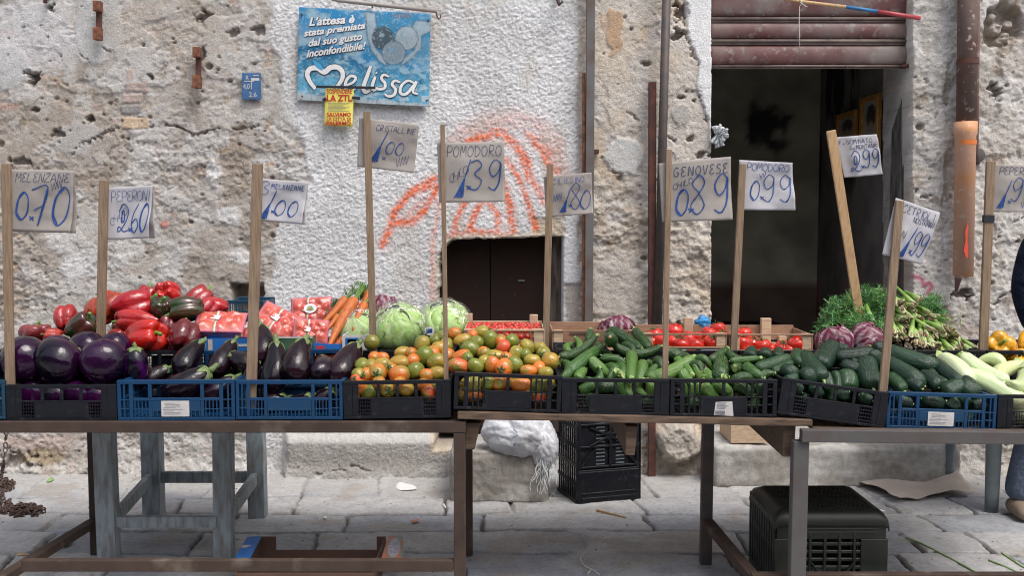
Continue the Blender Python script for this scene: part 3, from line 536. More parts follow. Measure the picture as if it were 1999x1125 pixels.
# ------------------------------------------------------------------ roller shutter, half open
def shutter():
    x0, x1 = at(1384, 60, 6.0).x, at(1776, 60, 6.0).x; Y = 6.0
    z = lambda py: at(1580, py, Y).z
    t = empty('roller_shutter', ((x0 + x1) / 2, Y, z(134))); tag(t, 'half raised maroon metal roller shutter above the dark shop door', 'shutter')
    prof = []
    def slat(ya, yb, nm='slat'):
        P = []
        for k in range(9):
            s = k / 8; zz = z(ya) + (z(yb) - z(ya)) * s; bulge = .022 * math.sin(math.pi * min(1, max(0, s))) ** .5
            P.append([(x0 + (x1 - x0) * i / 40, Y - bulge - .004 * math.sin(i * .7 + ya) * (ya > 80) * math.sin(math.pi * s) - (.010 * math.exp(-((i - 9) / 8) ** 2) if ya > 80 else 0) * s, zz) for i in range(41)])
        b = MB(); b.grid(P); b.build(nm, M['shutter'], t, smooth=True, solid=.002)
    slat(-140, -96); slat(-88, -44); slat(-36, 34); slat(44, 77); slat(88, 128, 'bottom_slat')
    for ya, yb in ((-44, -36), (34, 44), (77, 88), (128, 135)):
        b = MB(); b.tube([(x0, Y - .012, z((ya + yb) / 2 - 2)), (x1, Y - .012, z((ya + yb) / 2 - 2))], abs(z(ya) - z(yb)) * .32, 8); b.tube([(x0, Y - .006, z(yb - 2)), (x1, Y - .006, z(yb - 2))], abs(z(ya) - z(yb)) * .22, 8); b.build('slat_joint', M['shuttergrey'], t, smooth=True)
    for px, py in ((1440, 72), (1500, 71), (1556, 72), (1620, 71), (1680, 72), (1745, 69), (1430, 28), (1490, 29), (1626, 29), (1398, 130), (1528, 131), (1654, 130)):
        b = MB(); p = at(px, py, Y - .026); b.tube([p, p + Vector((0, -.006, 0))], .006, 8); b.build('rivet', M['darksteel'], t)
    b = MB(); p = at(1762, 129, Y - .03); b.tube([p, p + Vector((.03, -.02, 0))], .012, 10); b.build('lock_pin', M['rust'], t)
    # side guide rails
    for xx in (x0 - .005, x1 + .004):
        b = MB(); b.box(xx - .012, xx + .012, Y + .02, Y + .06, .2, 3.2); b.build('guide_rail', M['darksteel'], t)
shutter()
# ------------------------------------------------------------------ double hatch door in the low opening
def hatch():
    Y = YW + .16; x0, x1 = at(HX0 - 25, 600, Y).x, at(HX1 + 12, 600, Y).x; z0, z1 = .22, at(960, 445, Y).z; xm = at(957, 600, Y).x
    t = empty('hatch_door', (xm, Y, z0)); tag(t, 'dark brown double leaf cupboard door set in the low wall opening under red graffiti', 'door')
    for a, c in ((x0, xm - .003), (xm + .003, at(1072, 600, Y).x)):
        b = MB(); b.box(a, c, Y, Y + .03, z0, z1); b.build('leaf', M['hatch'], t, bevel=.004)
    b = MB(); q = at(1085, 600, Y - .02); b.box(q.x - .035, q.x + .045, Y - .03, Y + .04, z0, z1); b.build('jamb', mat('worn_jamb', (.13, .105, .08), rough=.9, noise=(6, 6), color2=(.05, .04, .035), stretch=(6, 6, 1), bump=(14, .4)), t, bevel=.006)
    b = MB(); p = at(1018, 548, Y - .004); b.box(p.x - .02, p.x + .02, Y - .008, Y - .001, p.z - .004, p.z + .004); b.build('paint_fleck', mat('green_fleck', (.12, .16, .13)), t)
hatch()
# ------------------------------------------------------------------ posts, bars and pipes on the wall
def bar(name, px0, py0, px1, py1, wpx, Y, m, lab, cat, depth=.04, rnd=False):
    p, q = at(px0, py0, Y), at(px1, py1, Y); wd = wpx * Y / F
    t = MB()
    if rnd: t.tube([p, q], wd / 2, 14)
    else: t.beam(p, q, wd, depth)
    o = t.build(name, m, None, smooth=rnd, bevel=0 if rnd else .003, origin=(q.x, q.y, min(p.z, q.z))); tag(o, lab, cat); return o
post = empty('steel_post', at(1148, 905, YW - .07)); tag(post, 'tall square grey steel post fixed upright against the wall right of the graffiti', 'post')
b = MB(); b.beam(at(1154, -120, YW - .07), at(1147, 905, YW - .07), 16 * YW / F, .05); b.build('upright', M['post'], post, bevel=.003)
b = MB(); b.beam(at(1139.5, 142, YW - .06), at(1139, 905, YW - .06), 6 * YW / F, .035); b.build('rusty_strip', M['rustorange'], post, bevel=.001)
p = at(1163, 296, YW - .06); b = MB(); b.box(p.x - .01, p.x + .018, p.y - .02, p.y + .05, p.z - .012, p.z + .012); b.build('bracket', M['rust'], post, bevel=.002)
bar('rusty_bar', 1273.5, 160, 1272, 948, 14, YW - .06, M['rust'], 'short red rusted steel bar standing upright beside the leaning grey pipe', 'bar', .045)
bar('leaning_pipe', 1304, -120, 1284, 640, 17, YW - .10, M['darksteel'], 'dark grey steel pipe leaning slightly on the pier between rusty bar and shop door', 'pipe', rnd=True)
def downpipe():
    t = empty('downpipe', at(1880, 545, YW - .10)); tag(t, 'rusty iron downpipe ending in a broken terracotta orange plastic length', 'pipe'); Y = YW - .10
    b = MB(); b.tube([at(1892, -150, Y), at(1886, 245, Y)], 18.5 * Y / F, 20); b.build('iron_pipe', M['pipered'], t, smooth=True)
    b = MB(); b.tube([at(1885, 238, Y), at(1884.5, 262, Y), at(1884.5, 266, Y), at(1880, 540, Y)], [21.5 * Y / F, 21.5 * Y / F, 19.5 * Y / F, 19 * Y / F], 24); b.build('plastic_pipe', M['pipeorange'], t, smooth=True)
    b = MB(); b.tube([at(1885, 274, Y), at(1885, 283, Y)], 20 * Y / F, 24, cap=False); b.build('orange_band', mat('orange_band', (.62, .17, .03), rough=.5), t, smooth=True)
    # torn tongue at the foot, dark brown colour standing in for shade inside
    r = 18.5 * Y / F; P = []
    for k in range(6):
        s = k / 5; row = []
        for i in range(9):
            a = -2.9 + .9 * (i / 8) * (1 - .6 * s); c = at(1880, 538 + 30 * s, Y); row.append((c.x + r * math.cos(a) * (1 + .0 * s), c.y + r * math.sin(a), c.z))
        P.append(row)
    b = MB(); b.grid(P); b.build('torn_tongue', M['pipered'], t, smooth=True, solid=.003)
    b = MB(); pts = [(1893, 436), (1891, 452), (1893, 470), (1889, 488), (1891, 503)]
    P = [[tuple(at(x + dx, y, Y - 20 * Y / F * math.sqrt(max(0.02, 1 - ((x + dx - 1882) / 20.5) ** 2)) - .002)) for dx in (-6 + 2 * math.sin(y), 0, 5 + 1.5 * math.cos(y))] for x, y in pts]
    b.grid(P); b.build('red_spray_mark', M['pipespray'], t, smooth=True)
    for py in (120,):
        b = MB(); b.tube([at(1889, py - 6, Y), at(1889, py + 6, Y)], 20 * Y / F, 20, cap=False); b.build('pipe_clip', M['rust'], t, smooth=True)
downpipe()
b = MB(); b.tube([at(1909, -150, YW - .06), at(1906, 250, YW - .06), at(1905, 300, YW - .05), at(1908, 320, YW)], 5 * YW / F, 8); o = b.build('cable_conduit', M['pipered'], None, smooth=True); tag(o, 'thin rusty conduit running beside the iron downpipe', 'conduit')
b = MB(); p = at(1910, 303, YW - .03); b.tube([p, p + Vector((0, .035, 0))], 14 * YW / F, 20); o = b.build('round_box', M['greysteel'], None, smooth=True, bevel=.004, origin=p); tag(o, 'small grey round junction box behind the terracotta pipe', 'junction box')
# rusty iron hinge brackets
def bracket(px, y0, y1, lab):
    Y = YW - .05; t = empty('iron_bracket', at(px, y1, Y)); tag(t, lab, 'bracket', 'old iron hinge brackets in the wall')
    b = MB(); b.beam(at(px + 1, y0, Y), at(px, y1, Y), 9 * Y / F, .03); b.build('strap', M['rust'], t, bevel=.003)
    for ya, yb in ((y0, y0 + 20), (y1 - 24, y1)):
        b = MB(); b.beam(at(px - 2, ya, Y - .025), at(px - 2, yb, Y - .025), 14 * Y / F, .05); b.build('knuckle', M['rustorange'], t, bevel=.003)
bracket(193, 2, 78, 'rusty iron hinge bracket on the grey cement patch, high on the left wall')
bracket(387, 92, 172, 'rusty iron hinge bracket with white plaster round it, left of the blue plate')
b = MB(); p = at(97, -8, YW); b.tube([p + Vector((0, .03, 0)), p + Vector((0, -.05, -.01)), p + Vector((0, -.06, -.05))], .012, 8); o = b.build('iron_hook', M['rust'], None, smooth=True); tag(o, 'stub of a rusty iron hook at the top left of the wall', 'hook')
# upper grey rod with a wire hook, and the painted pole
t = empty('awning_rod', at(845, 22, YW - .3)); tag(t, 'slim grey awning rod with a wire hook above the blue poster', 'rod')
b = MB(); b.tube([at(560, -30, YW - .28), at(660, 0, YW - .3), at(852, 21, YW - .3)], 4.2 * 5.6 / F, 10); b.build('rod', mat('grey_rod', (.30, .27, .25), rough=.5, noise=(5, 4, .2)), t, smooth=True)
b = MB(); hk = [(850, 20), (852, 26), (853, 31), (857, 37), (860, 34), (860, 28)]; b.tube([at(x, y, YW - .3) for x, y in hk], .004, 6); b.build('wire_hook', M['rust'], t, smooth=True)
t = empty('painted_pole', at(1796, 35, 5.3)); tag(t, 'wooden pole with blue and red painted end hanging over the shutter', 'pole'); Yp = 5.3
b = MB(); b.tube([at(1440, -18, Yp), at(1560, 2, Yp), at(1652, 13, Yp)], .0085, 10); b.build('bare_wood', M['stickpale'], t, smooth=True)
b = MB(); b.tube([at(1651, 13, Yp), at(1714, 22, Yp)], .0092, 10); b.build('blue_end', mat('blue_paint', (.03, .16, .36), rough=.5, noise=(20, 4, .2)), t, smooth=True)
b = MB(); b.tube([at(1713, 22, Yp), at(1796, 35, Yp)], [.011, .0115], 10); b.build('red_end', mat('red_paint', (.42, .06, .07), rough=.5, noise=(20, 4, .2)), t, smooth=True)
b = MB(); b.tube([at(1562, -4, Yp - .012), at(1566, 6, Yp - .012), at(1561, 12, Yp - .01), at(1560, 40, Yp - .01), at(1561, 66, Yp - .01), at(1561, 98, Yp - .01)], .0022, 5); b.tube([at(1562, 4, Yp - .014), at(1570, 10, Yp - .014), at(1576, 13, Yp - .012)], .002, 5); b.build('string', M['string'], t, smooth=True)
t = empty('lamp_bracket', at(1092, 12, YW - .08)); tag(t, 'small dark hook bracket at the top of the stucco wall', 'bracket')
b = MB(); b.tube([at(1088, -20, YW), at(1088, -4, YW - .08), at(1092, 8, YW - .1), at(1098, 2, YW - .1)], .012, 8); b.build('hook', M['darksteel'], t, smooth=True)
# knotted white bag at the door edge
def crumple(name, c, rx, ry, rz, m, seed, amp=.25, fr=3.0, n=26, origin=None, parent=None, sub=0, ridge=0.0):
    P = []
    for j in range(n + 1):
        ph = math.pi * j / n; row = []
        for i in range(n * 2):
            th = math.pi * i / n; d = Vector((math.sin(ph) * math.cos(th), math.sin(ph) * math.sin(th), math.cos(ph)))
            k = 1 + amp * (float(fbm(d.x * fr + seed + d.z, d.y * fr + d.z * fr, seed % 4, 4)) - .5) * 2; k -= (amp * .5 * abs(math.sin(5 * th + 3 * ph + seed)) * math.sin(ph) if not ridge else ridge * (1 - abs(2 * float(fbm(d.x * 2.2 + seed + d.y, d.z * 2.6 + d.y * 1.5, (seed + 1) % 4, 3)) - 1) ** .6) * .9)
            row.append((c[0] + d.x * rx * k, c[1] + d.y * ry * k, c[2] + d.z * rz * k))
        P.append(row)
    b = MB(); b.grid(P, wrap=True); return b.build(name, m, parent, smooth=True, origin=origin, sub=sub)
t = empty('plastic_bag', at(1400, 275, YW - .02)); tag(t, 'scrap of white plastic bag knotted at the left edge of the shop door', 'bag')
p = at(1400, 262, YW - .03)
for k, (ax, az, ln) in enumerate(((.7, .8, .055), (.9, .1, .065), (.3, -1, .075), (-.2, -.7, .06), (-.1, .9, .05), (.6, -.5, .06))):
    P = []; d = Vector((ax, 0, az)).normalized(); s_ = Vector((-d.z, 0, d.x))
    for j in range(6):
        u = j / 5; P.append([tuple(p + d * ln * u + s_ * (v / 6 - .5) * (.012 + .05 * u) + Vector((0, -.02 * math.sin(v * 2.1 + k + 3 * u), 0))) for v in range(7)])
    b = MB(); b.grid(P); b.build('bag_fold', M['filmwhite'], t, smooth=True, solid=.001)

# ------------------------------------------------------------------ unseen house added across the street to keep low sky off the stall
def across():
    Yo = -7.0; t = empty('shading_house', (0, Yo, 0)); tag(t, 'unseen plaster house front added behind the viewer to shade the stall from low sky', 'building')
    m = mat('ochre_plaster', (.20, .175, .15), rough=.95, spec=.1, noise=(1.2, 5, .2), bump=(20, .3))
    wins = [(x, z) for z in (0.9, 3.6) for x in (-9, -6, -3, 0, 3, 6, 9)]
    xs = sorted({-24, 24} | {x - .5 for x, z in wins} | {x + .5 for x, z in wins}); zs = sorted({0, 5.8} | {z for x, z in wins} | {z + 1.9 for x, z in wins})
    b = MB()
    for xa, xb in zip(xs[:-1], xs[1:]):
        for za, zb in zip(zs[:-1], zs[1:]):
            if any(abs((xa + xb) / 2 - x) < .45 and z < (za + zb) / 2 < z + 1.9 for x, z in wins): continue
            b.add([(xa, Yo, za), (xb, Yo, za), (xb, Yo, zb), (xa, Yo, zb)], [(3, 2, 1, 0)])
    b.build('wall', m, t, solid=.3)
    b = MB(); b.box(-24.2, 24.2, Yo - 4, Yo + .35, 5.81, 6.0); b.build('roof', M['plank'], t)
    for x, z in wins:
        b = MB(); b.box(x - .5, x + .5, Yo - .14, Yo - .1, z, z + 1.9); w_ = b.build('window', M['darksteel'], t)
        b = MB(); b.box(x - .6, x + .6, Yo + .16, Yo + .30, z - .09, z - .005); b.build('sill', M['label'], w_)
across()

# ================================================================== WRITING
# stroke letters in a unit box, x 0..0.7, y 0 (top) .. 1 (bottom)
GL = {
 'A': [[(0, 1), (.3, 0), (.65, 1)], [(.12, .62), (.55, .6)]], 'C': [[(.62, .15), (.35, 0), (.05, .4), (.15, .9), (.45, 1), (.66, .82)]],
 'D': [[(.08, 0), (.1, 1)], [(0, .04), (.45, .1), (.66, .5), (.42, .92), (.05, 1)]], 'E': [[(.62, .05), (.25, 0), (.08, .25), (.4, .45), (.08, .65), (.2, .98), (.65, .92)]],
 'F': [[(.1, 1), (.15, .05), (.66, 0)], [(.12, .5), (.5, .46)]], 'G': [[(.62, .12), (.3, 0), (.04, .45), (.2, .95), (.55, .9), (.6, .58), (.36, .56)]],
 'H': [[(.08, 0), (.06, 1)], [(.6, 0), (.58, 1)], [(.06, .52), (.6, .48)]], 'I': [[(.3, 0), (.28, 1)]], 'L': [[(.12, 0), (.06, .95), (.64, .98)]],
 'M': [[(0, 1), (.1, 0), (.34, .6), (.58, 0), (.7, 1)]], 'N': [[(.06, 1), (.1, 0), (.56, 1), (.62, 0)]], 'O': [[(.35, 0), (.06, .25), (.06, .75), (.35, 1), (.64, .7), (.62, .25), (.35, 0)]],
 'P': [[(.1, 1), (.14, .02), (.55, .05), (.64, .3), (.5, .52), (.12, .55)]], 'R': [[(.1, 1), (.14, .02), (.55, .05), (.62, .28), (.48, .5), (.14, .54), (.66, 1)]],
 'S': [[(.62, .1), (.3, 0), (.1, .25), (.5, .55), (.6, .8), (.35, 1), (.05, .9)]], 'T': [[(0, .04), (.68, 0)], [(.34, .02), (.32, 1)]], 'U': [[(.06, 0), (.08, .8), (.35, 1), (.6, .75), (.62, 0)]],
 'V': [[(.04, 0), (.32, 1), (.64, 0)]], 'Z': [[(.06, .04), (.62, 0), (.04, .96), (.66, 1)]], 'B': [[(.08, 0), (.08, 1), (.5, .95), (.6, .7), (.4, .5), (.08, .48), (.5, .42), (.55, .15), (.08, 0)]],
 '.': [[(.05, .72), (.3, .85), (.42, 1.05)], [(.12, .98), (.42, .74)]], '-': [[(.1, .55), (.5, .52)]], '3': [[(.08, .08), (.4, 0), (.6, .2), (.28, .45), (.62, .68), (.42, .98), (.04, .92)]],
 '0': [[(.4, .02), (.1, .3), (.05, .75), (.3, 1), (.58, .75), (.62, .25), (.4, .0), (.16, .22), (.08, .7), (.28, .97)]],
 '8': [[(.38, .46), (.1, .22), (.36, 0), (.6, .2), (.36, .48), (.06, .78), (.34, 1), (.62, .78), (.38, .46)]],
 '9': [[(.58, .12), (.3, 0), (.06, .28), (.24, .55), (.52, .38), (.58, .1), (.56, .7), (.34, 1), (.04, .9)], [(.6, .14), (.58, .72), (.38, 1.02)]],
 '7': [[(.02, .08), (.68, 0), (.34, 1)], [(.16, .62), (.52, .5)], [(.66, .02), (.37, .98)]], '6': [[(.5, 0), (.16, .4), (.08, .8), (.34, 1), (.6, .78), (.42, .52), (.1, .7)]],
 '2': [[(.1, .25), (.34, 0), (.6, .2), (.5, .55), (.2, .88), (.04, .95), (.1, .78), (.36, .96), (.7, .92)], [(.26, .3), (.22, .6), (.36, .62), (.38, .3), (.26, .28), (.24, .58), (.34, .6)]],
 '1': [[(.72, -.25), (.5, .3), (.3, .75), (.2, 1)], [(.48, .35), (.12, .95)], [(.5, .4), (.04, 1.0)], [(.46, .5), (.3, 1.02)], [(.42, .5), (.38, 1.0)], [(.47, .4), (.44, .98)], [(.4, .55), (.16, 1)], [(.44, .5), (.26, 1)]],
 'i': [[(.2, .1), (.18, 1)]], 'w': [[(0, .2), (.1, .9), (.3, .3), (.4, .9), (.66, .1)], [(-.1, 1.1), (.6, .8)]],
}
def spline(pts, n=6):
    if len(pts) < 3: return [Vector(p) for p in pts]
    P = [Vector(p) for p in pts]; P = [P[0] * 2 - P[1]] + P + [P[-1] * 2 - P[-2]]; out = []
    for i in range(1, len(P) - 2):
        for k in range(n):
            t = k / n; a, b_, c, d = P[i - 1], P[i], P[i + 1], P[i + 2]
            out.append(.5 * ((2 * b_) + (c - a) * t + (2 * a - 5 * b_ + 4 * c - d) * t * t + (3 * b_ - a - 3 * c + d) * t ** 3))
    return out + [P[-2]]
def text_strokes(s, u, v, h, asp, jit=.05, slant=.12, rot=0.0, sp=.92, u1=.955):
    """-> polylines in card units: h = letter height, asp = card height / card width"""
    out = []; x = u; rg = random.Random(len(s) * 7 + int(u * 100))
    for ch in s:
        if ch == ' ': x += h * asp * .5; continue
        for st in GL.get(ch, []):
            q = []
            for a, b_ in st:
                xx = (a + slant * (.5 - b_)) * h * asp + rg.uniform(-jit, jit) * h * .25 * asp; yy = b_ * h + rg.uniform(-jit, jit) * h * .3
                q.append((x + xx, v + yy + (x - u) * rot))
            out.append(q)
        x += h * asp * sp *  (.45 if ch in '.Ii-' else .85) + rg.uniform(-.02, .02) * h
    mx = max([p[0] for q in out for p in q] + [u])
    if mx > u1: out = [[(u + (a - u) * (u1 - u) / (mx - u), b_) for a, b_ in q] for q in out]
    return out
def ribbon(b, pts3, wid, nrm):
    L_, R_ = [], []
    for i, p in enumerate(pts3):
        d = pts3[min(i + 1, len(pts3) - 1)] - pts3[max(i - 1, 0)]
        if d.length < 1e-7: d = Vector((1, 0, 0))
        s = nrm.cross(d).normalized(); w_ = wid[i] if isinstance(wid, list) else wid
        L_.append(p + s * w_ / 2); R_.append(p - s * w_ / 2)
    b.grid([L_, R_])
def price_sign(stick, sw, Yb, Yt, card, strokes, label, pale=False, stickm='stick', back=None, sd=.016, behind=False, dy=0.0):
    """stick = (x0,y0,x1,y1) foot and head in photo pixels, card = four corners (tl, tr, br, bl)"""
    x0, y0, x1, y1 = stick; p, q = at(x0, y0, Yb), at(x1, y1, Yt); t = empty('price_sign', p)
    tag(t, label, 'price sign', 'hand written price signs on wooden sticks')
    d = (q - p).normalized(); p2 = p - d * .10
    b = MB(); b.beam(p2, q, sw * Yb / F, sd); b.build('stick', M[stickm], t, bevel=.0012, seg=1)
    # sheet hangs on the stick at its height, just behind or round it
    def yon(py): k = (py - y0) / (y1 - y0); return Yb + (Yt - Yb) * k
    off = sd * .5 + .003 if not behind else -sd * .5 - .003
    C = [at(x, y, yon(y) + off + dy * (1 if i in (1, 2) else 0)) for i, (x, y) in enumerate(card)]
    nrm = (C[1] - C[0]).cross(C[3] - C[0]).normalized(); nrm = nrm if nrm.y < 0 else -nrm
    rg = random.Random(int(x0)); ph = rg.uniform(0, 6)
    Wd = (C[1] - C[0]).length; Hd = (C[3] - C[0]).length
    def S(u, v, o=0.0):
        a = C[0].lerp(C[1], u).lerp(C[3].lerp(C[2], u), v)
        bend = .010 * math.sin(3.4 * u + ph) + .006 * math.sin(6 * v + ph * 2 + 3 * u) - .026 * (u * u * v) ** 1.5 * math.sin(ph + 1) + .010 * (abs(float(vn(u * 2.6 + ph * 5, v * 2.6 + ph, 1)) - .5)) + .005 * float(vn(u * 7 + ph, v * 7, 2))
        k = min(1.0, max(0.0, (u - .14) / .3)); return a + nrm * (bend * k * k * (3 - 2 * k) - .001 * (1 - k) + o)
    n = 26
    def sheet(o, nm, du=0, dv=0, ext=0.0):
        b = MB(); b.grid([[tuple(S(min(1.0, i / n) + du * (v / n), v / n + dv * (i / n), o)) for i in range(n + 1)] for v in range(n + 1)]); return b.build(nm, M['paperwhite' if pale else 'paper'], t, smooth=True, solid=.0006)
    sheet(0, 'paper')
    if back: 
        b = MB(); bu, bv, gap = back
        b.grid([[tuple(S(i / n + bu * (v / n), v / n + bv * (v / n), -.004 - gap * (v / n))) for i in range(n + 1)] for v in range(n + 1)]); b.build('back_fold', M['paperwhite' if pale else 'paper'], t, smooth=True, solid=.0006)
    for m_, sts, lw in strokes:
        b = MB()
        for k, st in enumerate(sts):
            q_ = spline([(a, c, 0) for a, c in st], 5); ribbon(b, [S(min(1.02, v.x), v.y, .0020 + .00012 * (k % 7)) for v in q_], [lw * .66 * (.72 + .5 * float(vn(i * .35, k * 3.3, 1))) for i in range(len(q_))], nrm)
        b.build('handwriting', M[m_], t)
    return t
T = text_strokes
def wob(u, v, w_, h, n=4):   # the scribbled "chilo" beside the figures
    return [[(u + w_ * i / (2 * n), v + h * (.5 + (.5 if i % 2 else -.5)) - .25 * h * i / n) for i in range(2 * n + 1)]]
price_sign((20, 752, 12, 320), 17, 3.745, 3.745, [(0, 330), (148, 333), (140, 453), (4, 450)],
    [('inkdark', T('MELENZANE', .21, .06, .14, .83, sp=.88), .0028), ('ink', T('0', .20, .36, .46, .83, u1=.40) + T('.', .40, .62, .2, .83) + T('70', .42, .28, .62, .86, sp=1.05), .0075), ('inkdark', wob(.72, .22, .14, .12), .0025)],
    'kraft paper sign reading MELENZANE 0.70 on the stick above the round eggplants', back=(.03, .02, .03))
price_sign((197, 652, 203, 352), 17, 4.20, 4.20, [(194, 367), (299, 362), (295, 465), (206, 468)],
    [('ink', T('PEPERONI', .20, .08, .20, 1, sp=.80), .003), ('ink', T('2', .28, .32, .56, 1.0, u1=.52) + T('.', .50, .60, .26, 1) + T('60', .56, .34, .54, .95, sp=.84), .0065), ('ink', T('CHILO', .14, .58, .14, 1, rot=-.7, sp=.6), .0025)],
    'pale paper sign reading PEPERONI 2.60 on the stick among the red peppers', True, back=(.06, .0, .05))
price_sign((491, 748, 503, 320), 20, 3.745, 3.745, [(492, 347), (601, 356), (592, 437), (486, 428)],
    [('ink', T('3', .17, .05, .33, .75, u1=.35) + T('MELENZANE', .36, .10, .12, .75, sp=1.0), .0032), ('ink', T('1', .18, .40, .56, .9, u1=.46), .006), ('ink', T('.', .38, .6, .2, .75) + T('00', .44, .48, .38, .78, sp=1.0), .005)],
    'white paper sign reading MELENZANE 1.00 on the stick above the long eggplants', True, back=(.03, .02, .03))
price_sign((728, 655, 716, 218), 13, 4.08, 4.08, [(701, 229), (819, 244), (808, 338), (697, 325)],
    [('inkdark', T('CRISTALLINE', .30, .10, .12, .85, sp=.90), .0028), ('ink', T('1', .22, .36, .5, .9, u1=.50), .006), ('ink', T('.', .42, .56, .24, .8) + T('00', .48, .42, .26, .85, sp=.9), .004), ('inkdark', wob(.68, .74, .2, .18), .0025)],
    'crumpled brown paper sign reading CRISTALLINE 1.00 on the stick by the wrapped lettuces')
price_sign((871, 742, 864, 243), 9, 3.745, 3.745, [(853, 279), (984, 276), (985, 394), (857, 395)],
    [('inkdark', T('POMODORO', .14, .06, .18, .9, sp=.98), .003), ('ink', T('1', .24, .42, .50, .9, u1=.50), .006), ('ink', T('.', .42, .58, .2, .9) + T('39', .46, .30, .50, 1.05, sp=1.1), .0065), ('inkdark', T('CHILO', .17, .52, .14, .9, rot=-.6, sp=.55), .0025)],
    'square kraft paper sign reading POMODORO 1.39 on the thin stick before the hatch', sd=.01, back=(.01, .0, .02))
price_sign((1065, 695, 1074, 320), 13, 4.12, 4.12, [(1061, 345), (1154, 337), (1158, 417), (1066, 424)],
    [('ink', T('CILIEGINO', .18, .08, .13, .85, sp=.95), .0026), ('ink', T('1', .30, .45, .46, .85, u1=.55), .005), ('ink', T('.', .48, .55, .25, .85) + T('8', .52, .22, .64, .8, u1=.74) + T('0', .73, .42, .46, .8), .0045), ('ink', wob(.14, .5, .22, .16), .0025)],
    'kraft paper sign reading CILIEGINO 1.80 on the stick by the cherry tomatoes')
price_sign((1298, 748, 1306, 292), 11, 3.745, 3.745, [(1286, 319), (1425, 306), (1430, 429), (1293, 434)],
    [('inkdark', T('GENOVESE', .20, .10, .15, .88, sp=1.08), .004), ('ink', T('0', .20, .46, .44, .9, u1=.38) + T('.', .37, .62, .24, .9) + T('89', .40, .26, .62, .95, sp=1.15), .0075), ('inkdark', T('CHILO', .18, .36, .10, .9, rot=-.35, sp=.8), .003)],
    'large kraft paper sign reading GENOVESE 0.89 on the stick above the courgettes', sd=.012, back=(.01, .0, .02))
price_sign((1431, 700, 1450, 320), 13, 4.10, 4.10, [(1443, 312), (1546, 318), (1549, 411), (1446, 410)],
    [('ink', T('POMODORO', .14, .05, .15, .9, sp=.88), .003), ('ink', T('0', .18, .40, .40, .95, u1=.38) + T('.', .38, .56, .22, .9) + T('99', .44, .26, .56, .95, sp=1.0), .0055), ('ink', wob(.38, .26, .12, .1, 2), .0025)],
    'pale paper sign reading POMODORO 0.99 on the reddish stick before the dark doorway', True)
price_sign((1681, 640, 1622, 255), 17, 4.42, 4.30, [(1630, 268), (1712, 262), (1727, 341), (1648, 347)],
    [('inkdark', T('F. NOMINATO', .06, .08, .11, .95, sp=.95) + T('E. MONTANA', .28, .22, .10, .95, sp=.9), .0028), ('ink', T('2', .22, .36, .52, .95, u1=.48) + T('.', .46, .56, .24, .9) + T('99', .54, .34, .46, .9, sp=.95), .0055)],
    'small white paper sign reading 2.99 on the leaning pale stick above the fennel', True, 'stickpale')
price_sign((1723, 768, 1756, 392), 16, 3.745, 3.745, [(1749, 386), (1836, 415), (1803, 517), (1722, 497)],
    [('inkdark', T('CETRIOLI', .20, .06, .14, .95, sp=.92) + T('NOSTRANI', .48, .22, .10, .95, sp=.8), .003), ('ink', T('1', .36, .50, .46, .9, u1=.62), .006), ('ink', T('.', .58, .62, .24, .9) + T('99', .62, .44, .44, .85, sp=.85), .0045), ('inkdark', wob(.1, .56, .3, .14), .0025)],
    'tilted white paper sign reading CETRIOLI 1.99 on the stick above the cucumbers', True)
price_sign((1919, 690, 1934, 315), 17, 4.12, 4.12, [(1926, 320), (2030, 322), (2028, 414), (1922, 414)],
    [('inkdark', T('PEPERONI', .24, .06, .16, .88, sp=.85), .003), ('ink', T('1', .22, .46, .46, .9, u1=.46), .006), ('ink', T('.', .42, .6, .22, .9) + T('99', .48, .28, .48, .95, sp=.9), .005), ('ink', wob(.7, .78, .2, .14), .0025)],
    'paper sign reading PEPERONI 1.99 on the stick with black tape, far right')
b = MB(); b.beam(at(1929.6, 420, 4.118), at(1929, 434, 4.118), 20 * 4.12 / F, .02); 
o = b.build('tape_band', M['black'], [x for x in COL.objects if x.get('label', '').startswith('paper sign reading PEPERONI 1.99')][0])

# ------------------------------------------------------------------ printed letters (built-in font outlines placed on a surface)
def glyphs(s, shear=0.0, bold=0.0):
    cu = bpy.data.curves.new('t', 'FONT'); cu.body = s; cu.shear = shear; cu.offset = bold; cu.resolution_u = 3
    ob = bpy.data.objects.new('t', cu); COL.objects.link(ob); dg = bpy.context.evaluated_depsgraph_get(); dg.update()
    me = ob.evaluated_get(dg).to_mesh(); vs = [tuple(v.co) for v in me.vertices]; fs = [tuple(p.vertices) for p in me.polygons]
    ob.evaluated_get(dg).to_mesh_clear(); bpy.data.objects.remove(ob); bpy.data.curves.remove(cu); return vs, fs
def print_text(b, s, x, y, wpx, hpx, f, rot=0.0, shear=0.0, bold=0.0):
    """fit the line into wpx x hpx photo pixels with its foot at (x, y); f maps a pixel to the surface"""
    vs, fs = glyphs(s, shear, bold)
    if not vs: return
    xa = min(v[0] for v in vs); xb = max(v[0] for v in vs); kx = wpx / (xb - xa); ky = hpx / .70
    c, sn = math.cos(rot), math.sin(rot)
    b.add([f(x + (v[0] - xa) * kx * c + v[1] * ky * sn, y + (v[0] - xa) * kx * -sn * -1 * -1 - v[1] * ky * c) for v in vs], fs)
